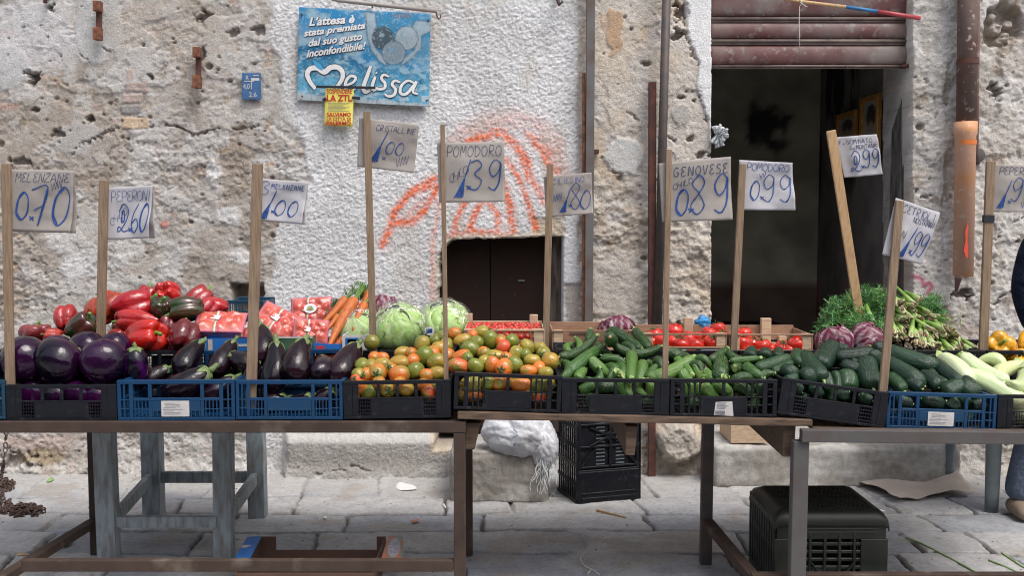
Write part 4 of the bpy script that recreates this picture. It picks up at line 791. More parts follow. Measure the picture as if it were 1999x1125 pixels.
# blue fruit advertisement
def advert():
    Yb = YW - .045; t = empty('poster_board', at(710, 205, Yb)); tag(t, 'weathered blue and white apple advertisement board hung on the stucco wall', 'sign')
    A, B, C_, D = (584, 13), (841, 26), (838, 208), (580, 195)
    def f2(u, v): return ((A[0] * (1 - u) + B[0] * u) * (1 - v) + (D[0] * (1 - u) + C_[0] * u) * v, (A[1] * (1 - u) + B[1] * u) * (1 - v) + (D[1] * (1 - u) + C_[1] * u) * v)
    nu, nv = 330, 230; U, V = np.meshgrid(np.linspace(0, 1, nu), np.linspace(0, 1, nv))
    PX = (A[0] * (1 - U) + B[0] * U) * (1 - V) + (D[0] * (1 - U) + C_[0] * U) * V; PY = (A[1] * (1 - U) + B[1] * U) * (1 - V) + (D[1] * (1 - U) + C_[1] * U) * V
    X = (PX - 550) * 4.327; Y = PY * 4.327      # pixels of the enlarged crop the picture was traced in
    n = fbm(X / 120, Y / 70, 1, 5); n2 = fbm(X / 34, Y / 26, 2, 4); n5 = fbm(X / 12, Y / 12, 0, 3)
    c = lerp3(np.array([.03, .33, .62]), np.array([.45, .62, .70]), sst(.46, .72, n)); c = lerp3(c, np.array([.72, .78, .80]), sst(120, 330, Y) * (1 - sst(300, 420, Y)) * (1 - sst(600, 800, X)) * .35)
    def mnt(pts, col, a, tex=.5):
        nonlocal c
        y = np.interp(X, [p[0] for p in pts], [p[1] for p in pts]) + 30 * (n2 - .5); m = sst(-4, 4, Y - y); c = lerp3(c, np.array(col) * (1 - tex / 2 + tex * n2)[..., None], m * a)
    mnt([(130, 400), (220, 370), (330, 330), (430, 400), (560, 470), (700, 560), (1260, 640)], (.02, .20, .36), .85, .9)
    mnt([(130, 520), (300, 500), (480, 490), (620, 560), (760, 590), (1000, 560), (1260, 600)], (.08, .36, .54), .8, 1.1)
    c = lerp3(c, np.array([.55, .72, .80]), sst(.55, .68, fbm(X / 60, Y / 40 + 3, 3, 4)) * sst(420, 470, Y) * .8)
    mnt([(130, 640), (500, 655), (1260, 660)], (.13, .50, .70), .75, .7)
    c = lerp3(c, np.array([.68, .76, .80]), sst(.5, .62, fbm(X / 50, Y / 24, 0, 4)) * sst(690, 740, Y) * .9)
    def poly(pts, col, a=1.0, soft=5, sh=None):
        nonlocal c
        ins = np.zeros(X.shape, bool); m = len(pts)
        for i in range(m):
            (xa, ya), (xb, yb) = pts[i], pts[(i + 1) % m]; cond = ((ya > Y) != (yb > Y)); ins ^= cond & (X < (xb - xa) * (Y - ya) / ((yb - ya) or 1e-9) + xa)
        dd = pdist(X, Y, pts + [pts[0]]); sg = np.where(ins, dd, -dd); c = lerp3(c, np.array(col) * (.9 + .2 * n2)[..., None], sst(-soft, soft, sg) * a)
        if sh: c = lerp3(c, np.array(sh), np.exp(-(dd / 7) ** 2) * .6)
    poly([(690, 110), (1260, 150), (1250, 470), (1090, 540), (900, 590), (740, 470)], (.06, .33, .52), .75, 30)
    poly([(700, 95), (790, 110), (800, 220), (770, 300), (790, 400), (870, 490), (890, 560), (830, 520), (760, 430), (720, 300), (715, 180)], (.55, .60, .63), 1, 6, (.10, .15, .19))
    poly([(1260, 180), (1130, 170), (1100, 230), (1150, 330), (1120, 420), (1040, 480), (1000, 560), (1090, 500), (1180, 400), (1180, 300), (1260, 260)], (.54, .60, .63), 1, 6, (.10, .15, .19))
    c = lerp3(c, np.array([.25, .22, .22]), (1 - sst(.6, 1.1, np.hypot((X - 1020) / 110, (Y - 130) / 26))) * .7)
    def apple(cx, cy, rx, ry, col, hi):
        nonlocal c
        q = np.hypot((X - cx) / rx, (Y - cy) / ry) + .02 * (n2 - .5); m = 1 - sst(.96, 1.02, q); c = lerp3(c, np.array(col) * (.8 + .35 * n)[..., None], m)
        c = lerp3(c, np.array([.05, .09, .12]), np.exp(-((q - 1) / .05) ** 2) * .55)
        c = lerp3(c, np.array(hi), (1 - sst(.5, 1, np.hypot((X - cx + .1 * rx) / (.32 * rx), (Y - cy + .25 * ry) / (.22 * ry)))) * .8)
    apple(855, 320, 92, 98, (.10, .13, .15), (.5, .6, .66)); apple(1055, 320, 98, 100, (.56, .58, .59), (.40, .58, .68)); apple(945, 445, 98, 100, (.40, .45, .48), (.22, .50, .68))
    c = lerp3(c, np.array([.70, .69, .67]) * (.8 + .3 * n2)[..., None], sst(-14, 4, Y - (790 + .085 * (X - 130)) + 30 * (n2 - .5)))          # bare white foot of the board
    c = lerp3(c, np.array([.40, .36, .33]), sst(.62, .7, fbm(X / 25, Y / 60, 2, 4)) * sst(700, 800, Y) * .6)
    c = lerp3(c, np.array([.70, .73, .74]), sst(.66, .70, n5) * .5); c = lerp3(c, np.array([.28, .27, .27]), sst(.70, .74, fbm(X / 9 + 4, Y / 30, 1, 3)) * .5)
    c = c * np.array([.54, .64, .70])
    Yg = Yb + .012 * np.sin(U * 5 + 1) * V - .004 * np.sin(V * 7)
    P = np.zeros(U.shape + (3,))
    cp, sp = math.cos(PITCH), math.sin(PITCH); dx = (PX - CX) / F; e = -(PY - CY) / F; ry = cp + sp * e; rz = -sp + cp * e; k = Yg / ry
    P[..., 0] = dx * k; P[..., 1] = Yg; P[..., 2] = 1.5 + rz * k
    o = npgrid('printed_panel', P - np.array(t.location), c, M['print'], parent=t); md = o.modifiers.new('t', 'SOLIDIFY'); md.thickness = .004; md.offset = 1
    def yb(px, py): u = (px - 582) / 257; v = (py - 13 - .05 * (px - 582)) / 183; return Yb + .012 * math.sin(u * 5 + 1) * v - .004 * math.sin(v * 7)
    f_w = lambda x, y: at(x, y, yb(x, y) - .0035); f_d = lambda x, y: at(x + .8, y + .9, yb(x, y) - .0018)
    lines = [("L'attesa è", 230, 215, 385, 68, -.07), ('stata premiata', 185, 305, 520, 55, -.13), ('dal suo gusto', 225, 390, 455, 60, -.13), ('inconfondibile!', 210, 482, 500, 62, -.145)]
    for nm, ff, mm, bo in (('slogan_shadow', f_d, 'black', .050), ('slogan', f_w, 'white', .032)):
        b = MB()
        for s, x, y, w_, h, r_ in lines:
            vs, fs = glyphs(s, .25, bo); xa = min(v[0] for v in vs); xb = max(v[0] for v in vs); kx = w_ / (xb - xa); ky = h / .72
            b.add([ff(550 + (x + (v[0] - xa) * kx) / 4.327, (y + (v[0] - xa) * kx * r_ - v[1] * ky) / 4.327) for v in vs], fs)
        b.build(nm, M[mm], t)
    LT = [([(285, 750), (240, 690), (215, 625), (240, 580), (300, 572), (360, 606), (410, 570), (470, 566), (512, 605), (508, 670), (455, 745)], 44), ([(530, 725), (600, 695), (625, 655), (585, 640), (545, 680), (540, 745), (590, 768), (640, 725)], 25), ([(752, 555), (722, 640), (690, 735), (705, 775), (748, 760)], 34),
          ([(790, 645), (765, 720), (775, 758), (812, 738)], 29), ([(798, 610), (804, 618)], 22), ([(905, 645), (862, 630), (842, 662), (872, 700), (868, 742), (820, 752), (790, 735)], 25), ([(1002, 694), (955, 680), (932, 712), (962, 752), (948, 800), (900, 812), (868, 790)], 25), ([(1125, 702), (1065, 680), (1012, 722), (1002, 782), (1050, 792), (1112, 725), (1138, 690), (1108, 772), (1152, 792)], 25)]
    nrm = Vector((0, -1, 0))
    for nm, extra, ff, mm in (('logo_outline', 9, lambda x, y: at(x, y, yb(x, y) - .0042), 'black'), ('logo', 0, lambda x, y: at(x, y, yb(x, y) - .0060), 'white')):
        b = MB()
        for k, (pts, wd) in enumerate(LT):
            q = spline([(x, y, 0) for x, y in pts], 6); m_ = len(q); ww = [(wd * (.55 + .45 * math.sin(math.pi * min(1, (i + 1) / m_)) ** .6) + extra) / 4.327 * 5.85 / F for i in range(m_)]
            ribbon(b, [ff(550 + v.x / 4.327, v.y / 4.327) + Vector((0, -.0001 * (k + i % 5), 0)) for i, v in enumerate(q)], ww, nrm)
        b.build(nm, M[mm], t)
    b = MB(); lf = [(262, 505), (285, 515), (330, 545), (352, 590), (335, 592), (300, 572), (275, 545)]; b.add([at(550 + x / 4.327, y / 4.327, yb(550 + x / 4.327, y / 4.327) - .0072) for x, y in lf], [tuple(range(len(lf)))]); b.build('logo_leaf', mat('leaf_blue', (.06, .36, .62)), t)
    b = MB(); q = [(1180 + 16 * math.cos(a), 685 + 20 * math.sin(a)) for a in [i * .45 for i in range(15)]]; ribbon(b, [at(550 + x / 4.327, y / 4.327, Yb - .008) for x, y in q], .0025, nrm); print_text(b, 'R', 550 + 1172 / 4.327, 695 / 4.327, 4, 5, lambda x, y: at(x, y, Yb - .008)); b.build('registered_mark', M['black'], t)
    for px, py in ((589, 28), (836, 40), (590, 188), (833, 196), (727, 14)):
        b = MB(); p = at(px, py, Yb - .004); b.tube([p, p + Vector((0, -.006, 0))], .006, 8); b.build('nail', M['rust'], t)
    return Yb
YB = advert()
def flyer():
    Yf = YB - .016; t = empty('paper_notice', at(661, 245, Yf)); tag(t, 'yellow paper notice with red capitals taped to the foot of the blue board', 'notice')
    b = MB(); n = 8; cs = [(635, 172), (691, 174), (688, 247), (633, 245)]
    b.grid([[tuple(at((cs[0][0] * (1 - i / n) + cs[1][0] * i / n) * (1 - j / n) + (cs[3][0] * (1 - i / n) + cs[2][0] * i / n) * j / n, (cs[0][1] * (1 - i / n) + cs[1][1] * i / n) * (1 - j / n) + (cs[3][1] * (1 - i / n) + cs[2][1] * i / n) * j / n, Yf + .004 * math.sin(i * .8) * j / n)) for i in range(n + 1)] for j in range(n + 1)]); b.build('sheet', M['yellow'], t, smooth=True, solid=.0006)
    f = lambda x, y: at(x, y, Yf - .0045)
    b = MB()
    for s, x, y, w_, h, bo in (('SOSPENDERE', 638, 182, 49, 8.5, .02), ('LA ZTL', 638, 197, 49, 12, .03), ('SALVIAMO', 638, 227, 47, 7.5, .03), ('LA CITTÀ DI', 638, 235.5, 47, 6.5, .02), ('PALERMO', 637, 244, 48, 7.5, .03)): print_text(b, s, x, y, w_, h, f, 0, 0, bo)
    b.build('lettering', M['red'], t)
    b = MB()
    for k in range(7): y = 201 + k * 2.5; b.add([f(640, y), f(682 - 6 * (k % 3), y), f(682 - 6 * (k % 3), y + .8), f(640, y + .8)], [(0, 1, 2, 3)])
    b.build('small_print', M['greyprint'], t)
    for x0, y0, x1, y1, wd in ((617, 169, 733, 171, 5), (687, 190, 703, 192, 5.5), (630, 196, 637, 192, 6)):
        b = MB(); b.beam(at(x0, y0, Yf - .008), at(x1, y1, Yf - .008), wd * Yf / F, .003, side=(0, 0, 1)); b.build('black_tape', M['black'], t, bevel=.001)
flyer()
def blue_plate():
    Yp = YW - .035; t = empty('water_plate', at(490, 194, Yp)); tag(t, 'small blue enamel utility plate marked R, 4,0 and 2,6 on the rough wall', 'plate')
    b = MB(); q = [at(x, y, Yp) for x, y in ((472, 142), (509, 142), (509, 194), (472, 194))]; b.hexa([q[3] + Vector((0, .012, 0)), q[2] + Vector((0, .012, 0)), q[1] + Vector((0, .012, 0)), q[0] + Vector((0, .012, 0)), q[3], q[2], q[1], q[0]]); b.build('plate', M['plate'], t, bevel=.002)
    f = lambda x, y: at(x, y, Yp - .002); b = MB()
    print_text(b, 'R', 480, 156, 6, 9, f); print_text(b, '4,0', 474.5, 173, 13, 10, f); print_text(b, '2,6', 486, 189, 15, 9.5, f)
    for x0, y0, x1, y1 in ((477, 157.5, 496, 159), (490, 158, 491.4, 174), (490, 152, 506, 157), (494, 146, 505, 148)): b.add([f(x0, y0), f(x1, y0), f(x1, y1), f(x0, y1)], [(0, 1, 2, 3)])
    b.build('marking', M['label'], t)
blue_plate()

# ================================================================== TABLES AND WHAT STANDS UNDER THEM
def zat(px, py, Y): return at(px, py, Y).z
def pb(b, x0, x1, y0, y1, Y, dep):          # a box whose front face fills a pixel rectangle at distance Y
    p, q = at(x0, y0, Y), at(x1, y1, Y); return b.box(p.x, q.x, Y, Y + dep, q.z, p.z)
YF = 3.72
ZT1 = zat(600, 822, YF)                      # top of the left table
def left_table():
    t = empty('market_table', (at(450, 830, 3.7).x, 3.95, 0)); tag(t, 'rusty brown steel frame table carrying the eggplant crates on the left', 'table')
    Y = 3.70; b = MB(); pb(b, -130, 909, 824, 846, Y, .04); b.build('front_rail', M['rustwood'], t, bevel=.003)
    def leg(px, Yl, wpx): 
        p = at(px, 830, Yl); w_ = wpx * Yl / F; b = MB(); b.box(p.x - w_ / 2, p.x + w_ / 2, Yl + .002, Yl + w_ + .002, 0, zat(600, 846, 3.70) - .001); return b.build('leg', M['rustwood'], t, bevel=.003)
    leg(896.5, 3.70, 23); leg(913.5, 4.40, 17); leg(179, 4.40, 22); leg(-60, 3.70, 23)
    b = MB(); z = zat(500, 1107, 3.70); xa = at(896, 1100, 3.7).x - .022; b.box(at(40, 1100, 3.70).x, xa, 3.702, 3.735, z - .022, z + .022); b.build('low_rail', M['rustwood'], t, bevel=.003)
    b = MB(); b.beam(at(181, 1022, 4.40), at(-20, 1145, 3.66), .034, .045, side=(0, 0, 1)); b.build('side_rail', M['rustwood'], t, bevel=.003)
    xl, xr = at(-130, 830, 3.7).x, at(906, 830, 3.7).x
    b = MB(); b.box(xl, xr, 4.38, 4.42, zat(500, 846, 3.70), ZT1 - .016); b.build('rear_rail', M['rustwood'], t, bevel=.003)
    for k in range(5):
        b = MB(); y0 = 3.712 + .142 * k; b.box(xl, xr, y0, y0 + .138, ZT1 - .014, ZT1); b.build('top_board', M['plank'], t, bevel=.002)
left_table()
def trestle():
    t = empty('wooden_trestle', (at(345, 900, 4.8).x, 4.8, 0)); tag(t, 'blue grey painted wooden trestle with square stretchers under the left table', 'trestle')
    def leg(x0, xb0, yb, wpx, Y): 
        zt = .74; p = on(xb0, yb); q = at(x0, 846, p.y); q.z = zt; w_ = wpx * p.y / F; b = MB(); b.beam((p.x, p.y, 0), q, w_, w_ * .9); return b.build('leg', M['trestle'], t, bevel=.004), p
    leg(203, 214, 1097, 37, 0); leg(437, 438, 1092, 36, 0); leg(296, 301, 1008, 36, 0); leg(499, 504, 1010, 33, 0)
    def st(x0, y0, Y0, x1, y1, Y1, h): b = MB(); b.beam(at(x0, y0, Y0), at(x1, y1, Y1), h * (Y0 + Y1) / 2 / F, .03, side=(0, 0, 1)); b.build('stretcher', M['trestle'], t, bevel=.003)
    Ya, Yb = on(214, 1097).y, on(300, 1008).y
    st(222, 1019, Ya, 424, 1019, Ya, 22); st(314, 932, Yb, 488, 932, Yb, 22); st(226, 1010, Ya + .05, 292, 936, Yb - .03, 24); st(450, 1000, Ya + .05, 498, 934, Yb - .03, 26)
    b = MB(); b.box(at(185, 846, Ya).x, at(460, 846, Ya).x, Ya - .06, Yb + .08, .742, .775); b.build('top', M['trestle'], t, bevel=.004)
trestle()
def plank_bench():
    t = empty('plank_shelf', (at(1240, 820, 3.8).x, 3.9, .7)); tag(t, 'long brown wooden plank shelf on cross bearers bridging the two steel tables', 'shelf')
    for k in range(3):
        y0 = 3.695 + .19 * k; b = MB()
        pl, pr = at(893, 811, 3.70), at(1586, 826, 3.70); th = 15 * 3.7 / F; pts = []
        P = []
        for j in range(15):
            u = j / 14; c = pl.lerp(pr, u); hh = th / 2 * (1 + .10 * math.sin(u * 17 + k) + .05 * math.sin(u * 41)); P.append((c.x, c.z, hh))
        vs = []; 
        for x, z, hh in P: vs += [(x, y0, z - hh), (x, y0 + .18, z - hh), (x, y0 + .18, z + hh * .9), (x, y0, z + hh * .9)]
        fs = [(4 * i + a, 4 * i + (a + 1) % 4, 4 * i + 4 + (a + 1) % 4, 4 * i + 4 + a) for i in range(14) for a in range(4)] + [(3, 2, 1, 0), (56, 57, 58, 59)]
        b.add(vs, fs); b.build('plank', M['plank'], t, bevel=.004)
    for x0, x1, yb, tilt in ((909, 939, 879, 4), (1222, 1246, 890, 2), (1529, 1554, 893, 1)):
        Y = 3.74; w_ = (x1 - x0) * Y / F; zt = zat(x0, 826 if x0 < 1000 else 832, Y); zb = zat(x0, yb, Y); xa = at(x0, 850, Y).x
        b = MB(); tp = .006 * tilt
        b.hexa([(xa - tp * .2, Y, zb), (xa + w_ - tp, Y, zb), (xa + w_ - tp, Y + .62, zb + .01), (xa - tp * .2, Y + .62, zb + .01), (xa, Y, zt), (xa + w_, Y, zt), (xa + w_, Y + .62, zt), (xa, Y + .62, zt)]); b.build('bearer', M['plank'], t, bevel=.004)
plank_bench()
def right_table():
    t = empty('market_table', (at(1800, 850, 3.7).x, 3.95, 0)); tag(t, 'dull grey steel frame table carrying the cucumber crates on the right', 'table')
    Y = 3.68; b = MB()
    b.beam(at(1563, 850, Y), at(2120, 856, Y), 25 * Y / F, .04, side=(0, 0, 1)); b.build('front_rail', M['greysteel'], t, bevel=.003)
    p = at(1565, 850, Y); q = at(1557, 1150, Y); b = MB(); b.beam((q.x, Y + .02, 0), (p.x, Y + .02, zat(1565, 862, Y) - .001), 31 * Y / F, .045); b.build('leg', M['greysteel'], t, bevel=.003)
    b = MB(); b.beam((at(1377, 1100, 4.3).x, 4.3, 0), (at(1382, 840, 4.3).x, 4.3, .73), 22 * 4.3 / F, .045); b.build('leg', M['darksteel'], t, bevel=.003)
    b = MB(); b.beam(at(1382, 1022, 4.27), at(1480, 1140, 3.78), .036, .045, side=(0, 0, 1)); b.build('side_rail', M['rustwood'], t, bevel=.003)
    b = MB(); b.beam(at(1466, 1128, 3.76), at(2120, 1128, 3.76), 18 * 3.76 / F, .035, side=(0, 0, 1)); b.build('low_rail', M['rustwood'], t, bevel=.003)
    b = MB(); b.box(at(2100, 850, Y).x - .03, at(2100, 850, Y).x + .03, Y, Y + .05, 0, .72); b.build('leg', M['greysteel'], t, bevel=.003)
    zt = zat(1700, 840, 3.68)
    b = MB(); b.box(at(1600, 850, Y).x, at(2120, 850, Y).x, 4.28, 4.32, .68, zt - .016); b.build('rear_rail', M['darksteel'], t, bevel=.003)
    for k in range(4):
        b = MB(); y0 = 3.69 + .15 * k; pl, pr = at(1590, 837, 3.69), at(2125, 842, 3.69)
        b.hexa([(pl.x, y0, pl.z - .012), (pr.x, y0, pr.z - .012), (pr.x, y0 + .143, pr.z - .012), (pl.x, y0 + .143, pl.z - .012), (pl.x, y0, pl.z), (pr.x, y0, pr.z), (pr.x, y0 + .143, pr.z), (pl.x, y0 + .143, pl.z)]); b.build('top_board', M['plank'], t, bevel=.002)
right_table()
ZB = .815                                     # rear boards that carry the second row of crates
for k, (xa, xb, lab) in enumerate(((-150, 890, 'rear plank board behind the eggplant and lettuce crates, on the trestle'), (893, 1480, 'rear plank board carrying the wooden tomato boxes in the middle'), (1483, 2150, 'rear plank board carrying the greens at the right end'))):
    b = MB(); Y0 = 4.07; b.box(at(xa, 700, Y0).x, at(xb, 700, Y0).x, Y0, Y0 + .66, ZB - .03, ZB); o = b.build('rear_board', M['plank'], None, bevel=.003, origin=(at((xa + xb) / 2, 700, Y0).x, Y0 + .33, ZB - .03)); tag(o, lab, 'board', 'boards under the rear crates')
# grey plastic table whose legs show at the right
def plastic_table():
    t = empty('plastic_table', (at(1930, 900, 4.7).x, 4.9, 0)); tag(t, 'grey plastic garden table whose flared legs stand behind the right steel table', 'table')
    def leg(xt, yt, xb, yb, w0, w1):
        p = on(xb, yb); q = at(xt, yt, p.y); q.z = .74; r0, r1 = w0 * p.y / F / 2, w1 * p.y / F / 2
        P = [[(p.x + (q.x - p.x) * u + (r1 + (r0 - r1) * u) * math.cos(a), p.y + (r1 + (r0 - r1) * u) * .8 * math.sin(a) - .01 * math.sin(u * 3), .74 * u) for a in [math.pi * (1.05 + .95 * i / 10) for i in range(11)]] for u in [j / 8 for j in range(9)]]
        b = MB(); b.grid(P); b.build('leg', M['greypl'], t, smooth=True, solid=.006)
    leg(1936, 860, 1934, 1000, 36, 26); leg(1858, 860, 1850, 950, 24, 17); leg(2120, 860, 2130, 1000, 36, 26); leg(2040, 860, 2045, 950, 24, 17)
    b = MB(); b.box(at(1840, 850, 4.9).x, at(2150, 850, 4.9).x, 4.76, 5.5, .742, .775); b.build('top', M['greypl'], t, bevel=.01)
plastic_table()

# ------------------------------------------------------------------ plastic crates
CW, CD, CH = .40, .30, .16
def panel_rects(kind):
    w_, h = CW, CH; r = []
    def add(x0, x1, z0, z1, t=.006, o=0): r.append((x0, x1, z0, z1, t, o))
    add(0, w_, h - .016, h, .018); add(0, w_, 0, .012, .014)
    if kind == 'black':
        add(0, .034, .0125, h - .0165, .016); add(w_ - .034, w_, .0125, h - .0165, .016); add(.0345, .056, .0125, h - .0165, .008); add(w_ - .056, w_ - .0345, .0125, h - .0165, .008)
        add(.0565, w_ - .0565, .082, .089, .010)
        for x in (.125, .195, .265): add(x, x + .012, .0895, h - .0165, .008)
        add(.102, w_ - .102, .0125, .0815, .006)
        for s in (0, 1):
            xa = .057 if s == 0 else w_ - .1015
            for k in range(5): add(xa + .004 + .0093 * k, xa + .0066 + .0093 * k, .0125, .0815, .005)
            for k in range(4): add(xa, xa + .0445, .022 + .0155 * k, .0245 + .0155 * k, .0042, .0004)
    elif kind == 'slotted':
        add(0, .016, .0125, h - .0165, .016); add(w_ - .016, w_, .0125, h - .0165, .016)
        add(.036, .054, .0125, h - .0165, .009); add(w_ - .054, w_ - .036, .0125, h - .0165, .009)
        for k, z in enumerate((.05, .085, .115)): add(.0165, .0355, z, z + .005, .007); add(w_ - .0355, w_ - .0165, z, z + .005, .007)
        for x in (.07, .090, .1095, w_ - .075, w_ - .0955, w_ - .115): add(x - .002, x + .0045, .0125, h - .0165, .008)
        add(.0545, w_ - .0545, .082, .087, .010); add(.1145, w_ - .1155, .0125, .0815, .006)
        for z in (.046,): add(.0545, .114, z, z + .006, .0065); add(w_ - .115, w_ - .0545, z, z + .006, .0065)
        for x in (.2,): add(x - .006, x + .006, .0875, h - .0165, .008)
    else:
        add(0, .012, .0125, h - .0165, .016); add(w_ - .012, w_, .0125, h - .0165, .016); add(.040, .053, .0125, h - .0165, .009); add(w_ - .053, w_ - .040, .0125, h - .0165, .009)
        add(.020, .026, .0125, h - .0165, .006); add(w_ - .026, w_ - .020, .0125, h - .0165, .006)
        add(.0535, w_ - .0535, .078, .089, .012)
        for z in (.045, .08): add(.0125, .0395, z, z + .004, .005, .0005); add(w_ - .0395, w_ - .0125, z, z + .004, .005, .0005)
        for x in (.105, .283): add(x, x + .012, .0895, h - .0165, .009)
        add(.1175, .2825, .036, .0775, .006); add(.1055, .117, .0125, .0775, .008); add(.283, .2945, .0125, .0775, .008)
        for k in range(12): add(.1175 + .0145 * k, .1222 + .0145 * k, .0125, .0355, .006)
        for s in (0, 1):
            xa = .0535 if s == 0 else .295
            for k in range(4): add(xa + .0035 + .0125 * k, xa + .0078 + .0125 * k, .0125, .0775, .005)
            add(xa, xa + .0515, .042, .046, .0045, .0003)
    return r
def make_crate(kind, m, label=False):
    t = empty('plastic_crate')
    b = MB()
    for x0, x1, z0, z1, th, o in panel_rects(kind): b.box(x0, x1, -o, th, z0, z1)
    b.build('front_panel', m, t, bevel=.0012, seg=1)
    b = MB()
    for x0, x1, z0, z1, th, o in panel_rects(kind): b.box(x0, x1, CD - th, CD + o, z0, z1)
    b.build('rear_panel', m, t, bevel=.0012, seg=1)
    for s in (0, 1):
        b = MB()
        def sb(y0, y1, z0, z1, th): b.box(0 if s == 0 else CW - th, th if s == 0 else CW, y0, y1, z0, z1)
        sb(.0185, CD - .0185, CH - .022, CH - .006, .016); sb(.0185, CD - .0185, 0, .012, .013)
        for y in (.05, .10, .145, .19, .24): sb(y, y + .012, .0125, CH - .0225, .007)
        sb(.0185, CD - .0185, .075, .087, .0085)
        for k in range(16): sb(.024 + .016 * k, .029 + .016 * k, .0125, .0745, .005)
        b.build('side_panel', m, t, bevel=.0012, seg=1)
    b = MB()
    for k in range(13): b.box(.016 + .0285 * k, .038 + .0285 * k, .0145, CD - .0145, .003, .007)
    for k in range(5): b.box(.014, CW - .014, .03 + .057 * k, .042 + .057 * k, .0005, .0028)
    b.build('base', m, t)
    if label:
        b = MB(); b.box(.150, .245, -.0016, -.0006, .016, .078); l = b.build('paper_label', M['label'], t)
        b = MB(); rg = random.Random(3)
        for k in range(8): x = .155 + rg.uniform(0, .008); b.box(x, x + rg.uniform(.03, .075), -.0021, -.0017, .024 + .0062 * k, .0262 + .0062 * k)
        b.build('label_print', M['greyprint'], l)
    return t
def barcode_label(t):
    b = MB(); b.hexa([(.165, -.0006, .006), (.238, -.0006, .003), (.238, .0, .003), (.165, .0, .006), (.170, -.0010, .062), (.232, -.0010, .066), (.232, 0, .066), (.170, 0, .062)]); l = b.build('paper_label', M['label']); l.parent = t
    b = MB(); x = .17
    for k in range(14): b.box(x, x + .0012 + .001 * ((k * 7) % 3 == 0), -.0022, -.0013, .007, .026); x += .0026
    for k in range(5): b.box(.175, .205 + .005 * (k % 3), -.0022, -.0013, .034 + .006 * k, .036 + .006 * k)
    b.build('label_print', M['greyprint']).parent = l
def set_crate(t, x0, x1, tl, bl, br, Y, label, group, depth=None, yaw=0):
    L_, Rr = at(x0, bl, Y), at(x1, br, Y); ex = (Rr - L_); sx = ex.length / CW; ex.normalize(); ez = Vector((0, -1, 0)).cross(ex); ez = -ez if ez.z < 0 else ez; ey = ez.cross(ex)
    h = (at(x0, tl, Y) - L_).length; m = Matrix((ex, ey, ez)).transposed().to_4x4()
    t.matrix_world = Matrix.Translation(L_) @ m @ Matrix.Diagonal((sx, 1.0 if not depth else depth / CD, h / CH, 1)); tag(t, label, 'crate', group)
    return t
PB = make_crate('black', M['blackpl']); PS = make_crate('slotted', M['blackpl']); PU = make_crate('blue', M['bluepl']); PL = make_crate('blue', M['bluepl'], True); PT = make_crate('blue', M['tealpl'])
gf = 'produce crates along the front of the stall'; gr = 'crates in the rear row of the stall'
set_crate(PT, -196, 11, 744, 820, 819, YF, 'dark teal crate cut off by the left edge of the stall front', gf)
set_crate(PB, 13, 228, 752, 822, 822, YF, 'black crate filled with round violet eggplants, front row', gf)
set_crate(PL, 230, 459, 743, 822, 821, YF, 'blue crate with a paper label holding long eggplants, next to the round ones', gf)
set_crate(PU, 461, 669, 743, 820, 820, YF, 'blue crate without paper label holding long upright eggplants, front row', gf)
set_crate(copy_tree(PB), 671, 881, 745, 819, 816, YF, 'black crate of plum tomatoes beside the blue eggplant crate', gf)
set_crate(PS, 885, 1094, 727, 799, 807, YF - .01, 'black slotted crate of plum tomatoes at the left end of the plank shelf', gf)
set_crate(copy_tree(PB), 1096, 1306, 739, 810, 812, YF - .01, 'black crate of light green courgettes with the GENOVESE sign stick', gf)
c7 = copy_tree(PS); set_crate(c7, 1308, 1516, 740, 813, 815, YF - .01, 'black slotted crate of courgettes with a torn barcode label', gf); barcode_label(c7)
set_crate(copy_tree(PB), 1517, 1727, 737, 808, 838, YF - .01, 'black crate of cucumbers tilted down to the right', gf)
set_crate(copy_tree(PL), 1730, 1943, 765, 836, 843, YF - .01, 'blue crate with a paper label holding dark cucumbers, right of the tilted crate', gf)
set_crate(copy_tree(PB), 1946, 2158, 771, 842, 846, YF - .01, 'black crate of pale green courgettes at the right edge', gf)
def rear(src, x0, x1, lab, Y=4.08, z0=ZB, h=.16, dep=.40):
    t = copy_tree(src); p = at(x0, 690, Y); q = at(x1, 690, Y); t.matrix_world = Matrix.Translation((p.x, Y, z0)) @ Matrix.Diagonal(((q.x - p.x) / CW, dep / CD, h / CH, 1)); tag(t, lab, 'crate', gr); return t
rear(PB, -25, 176, 'black rear crate of peppers at the far left'); rear(PB, 179, 374, 'black rear crate heaped with red peppers'); rear(PU, 378, 596, 'blue rear crate under the printed fruit trays')
rear(PU, 599, 689, 'narrow blue rear crate holding the carrot bunch', h=.165); ag = rear(PB, 692, 886, 'black rear crate with white AGR letters holding the wrapped lettuces')
b = MB(); vs, fs = glyphs('AGR', 0, .02); b.add([(.10 + v[0] * .048, -.0006, .094 + v[1] * .048) for v in vs], fs); b.build('lettering', mat('faint_white_letters', (.30, .30, .31))).parent = ag
b = MB(); b.box(.056, CW - .056, .0005, .007, .0895, .143); b.build('name_plate', M['blackpl']).parent = ag
rear(PB, 893, 1086, 'black rear crate under the wooden cherry tomato box'); rear(PB, 1089, 1276, 'black rear crate under the empty brown fruit box'); rear(PB, 1279, 1440, 'black rear crate under the left box of red tomatoes'); rear(PB, 1443, 1594, 'black rear crate under the right box of red tomatoes'); rear(PB, 1597, 1790, 'black rear crate under the red radicchio heads'); rear(PB, 1793, 1925, 'black rear crate under the heap of fennel stalks'); rear(PB, 1928, 2120, 'black rear crate of yellow peppers')
t = copy_tree(PT); p = at(440, 600, 4.80); t.matrix_world = Matrix.Translation((p.x, 4.8, zat(500, 587, 4.8) - .16)) @ Matrix.Diagonal((.46, .8, 1, 1)); tag(t, 'dark blue crate standing high at the back beside the wall hole', 'crate', gr)
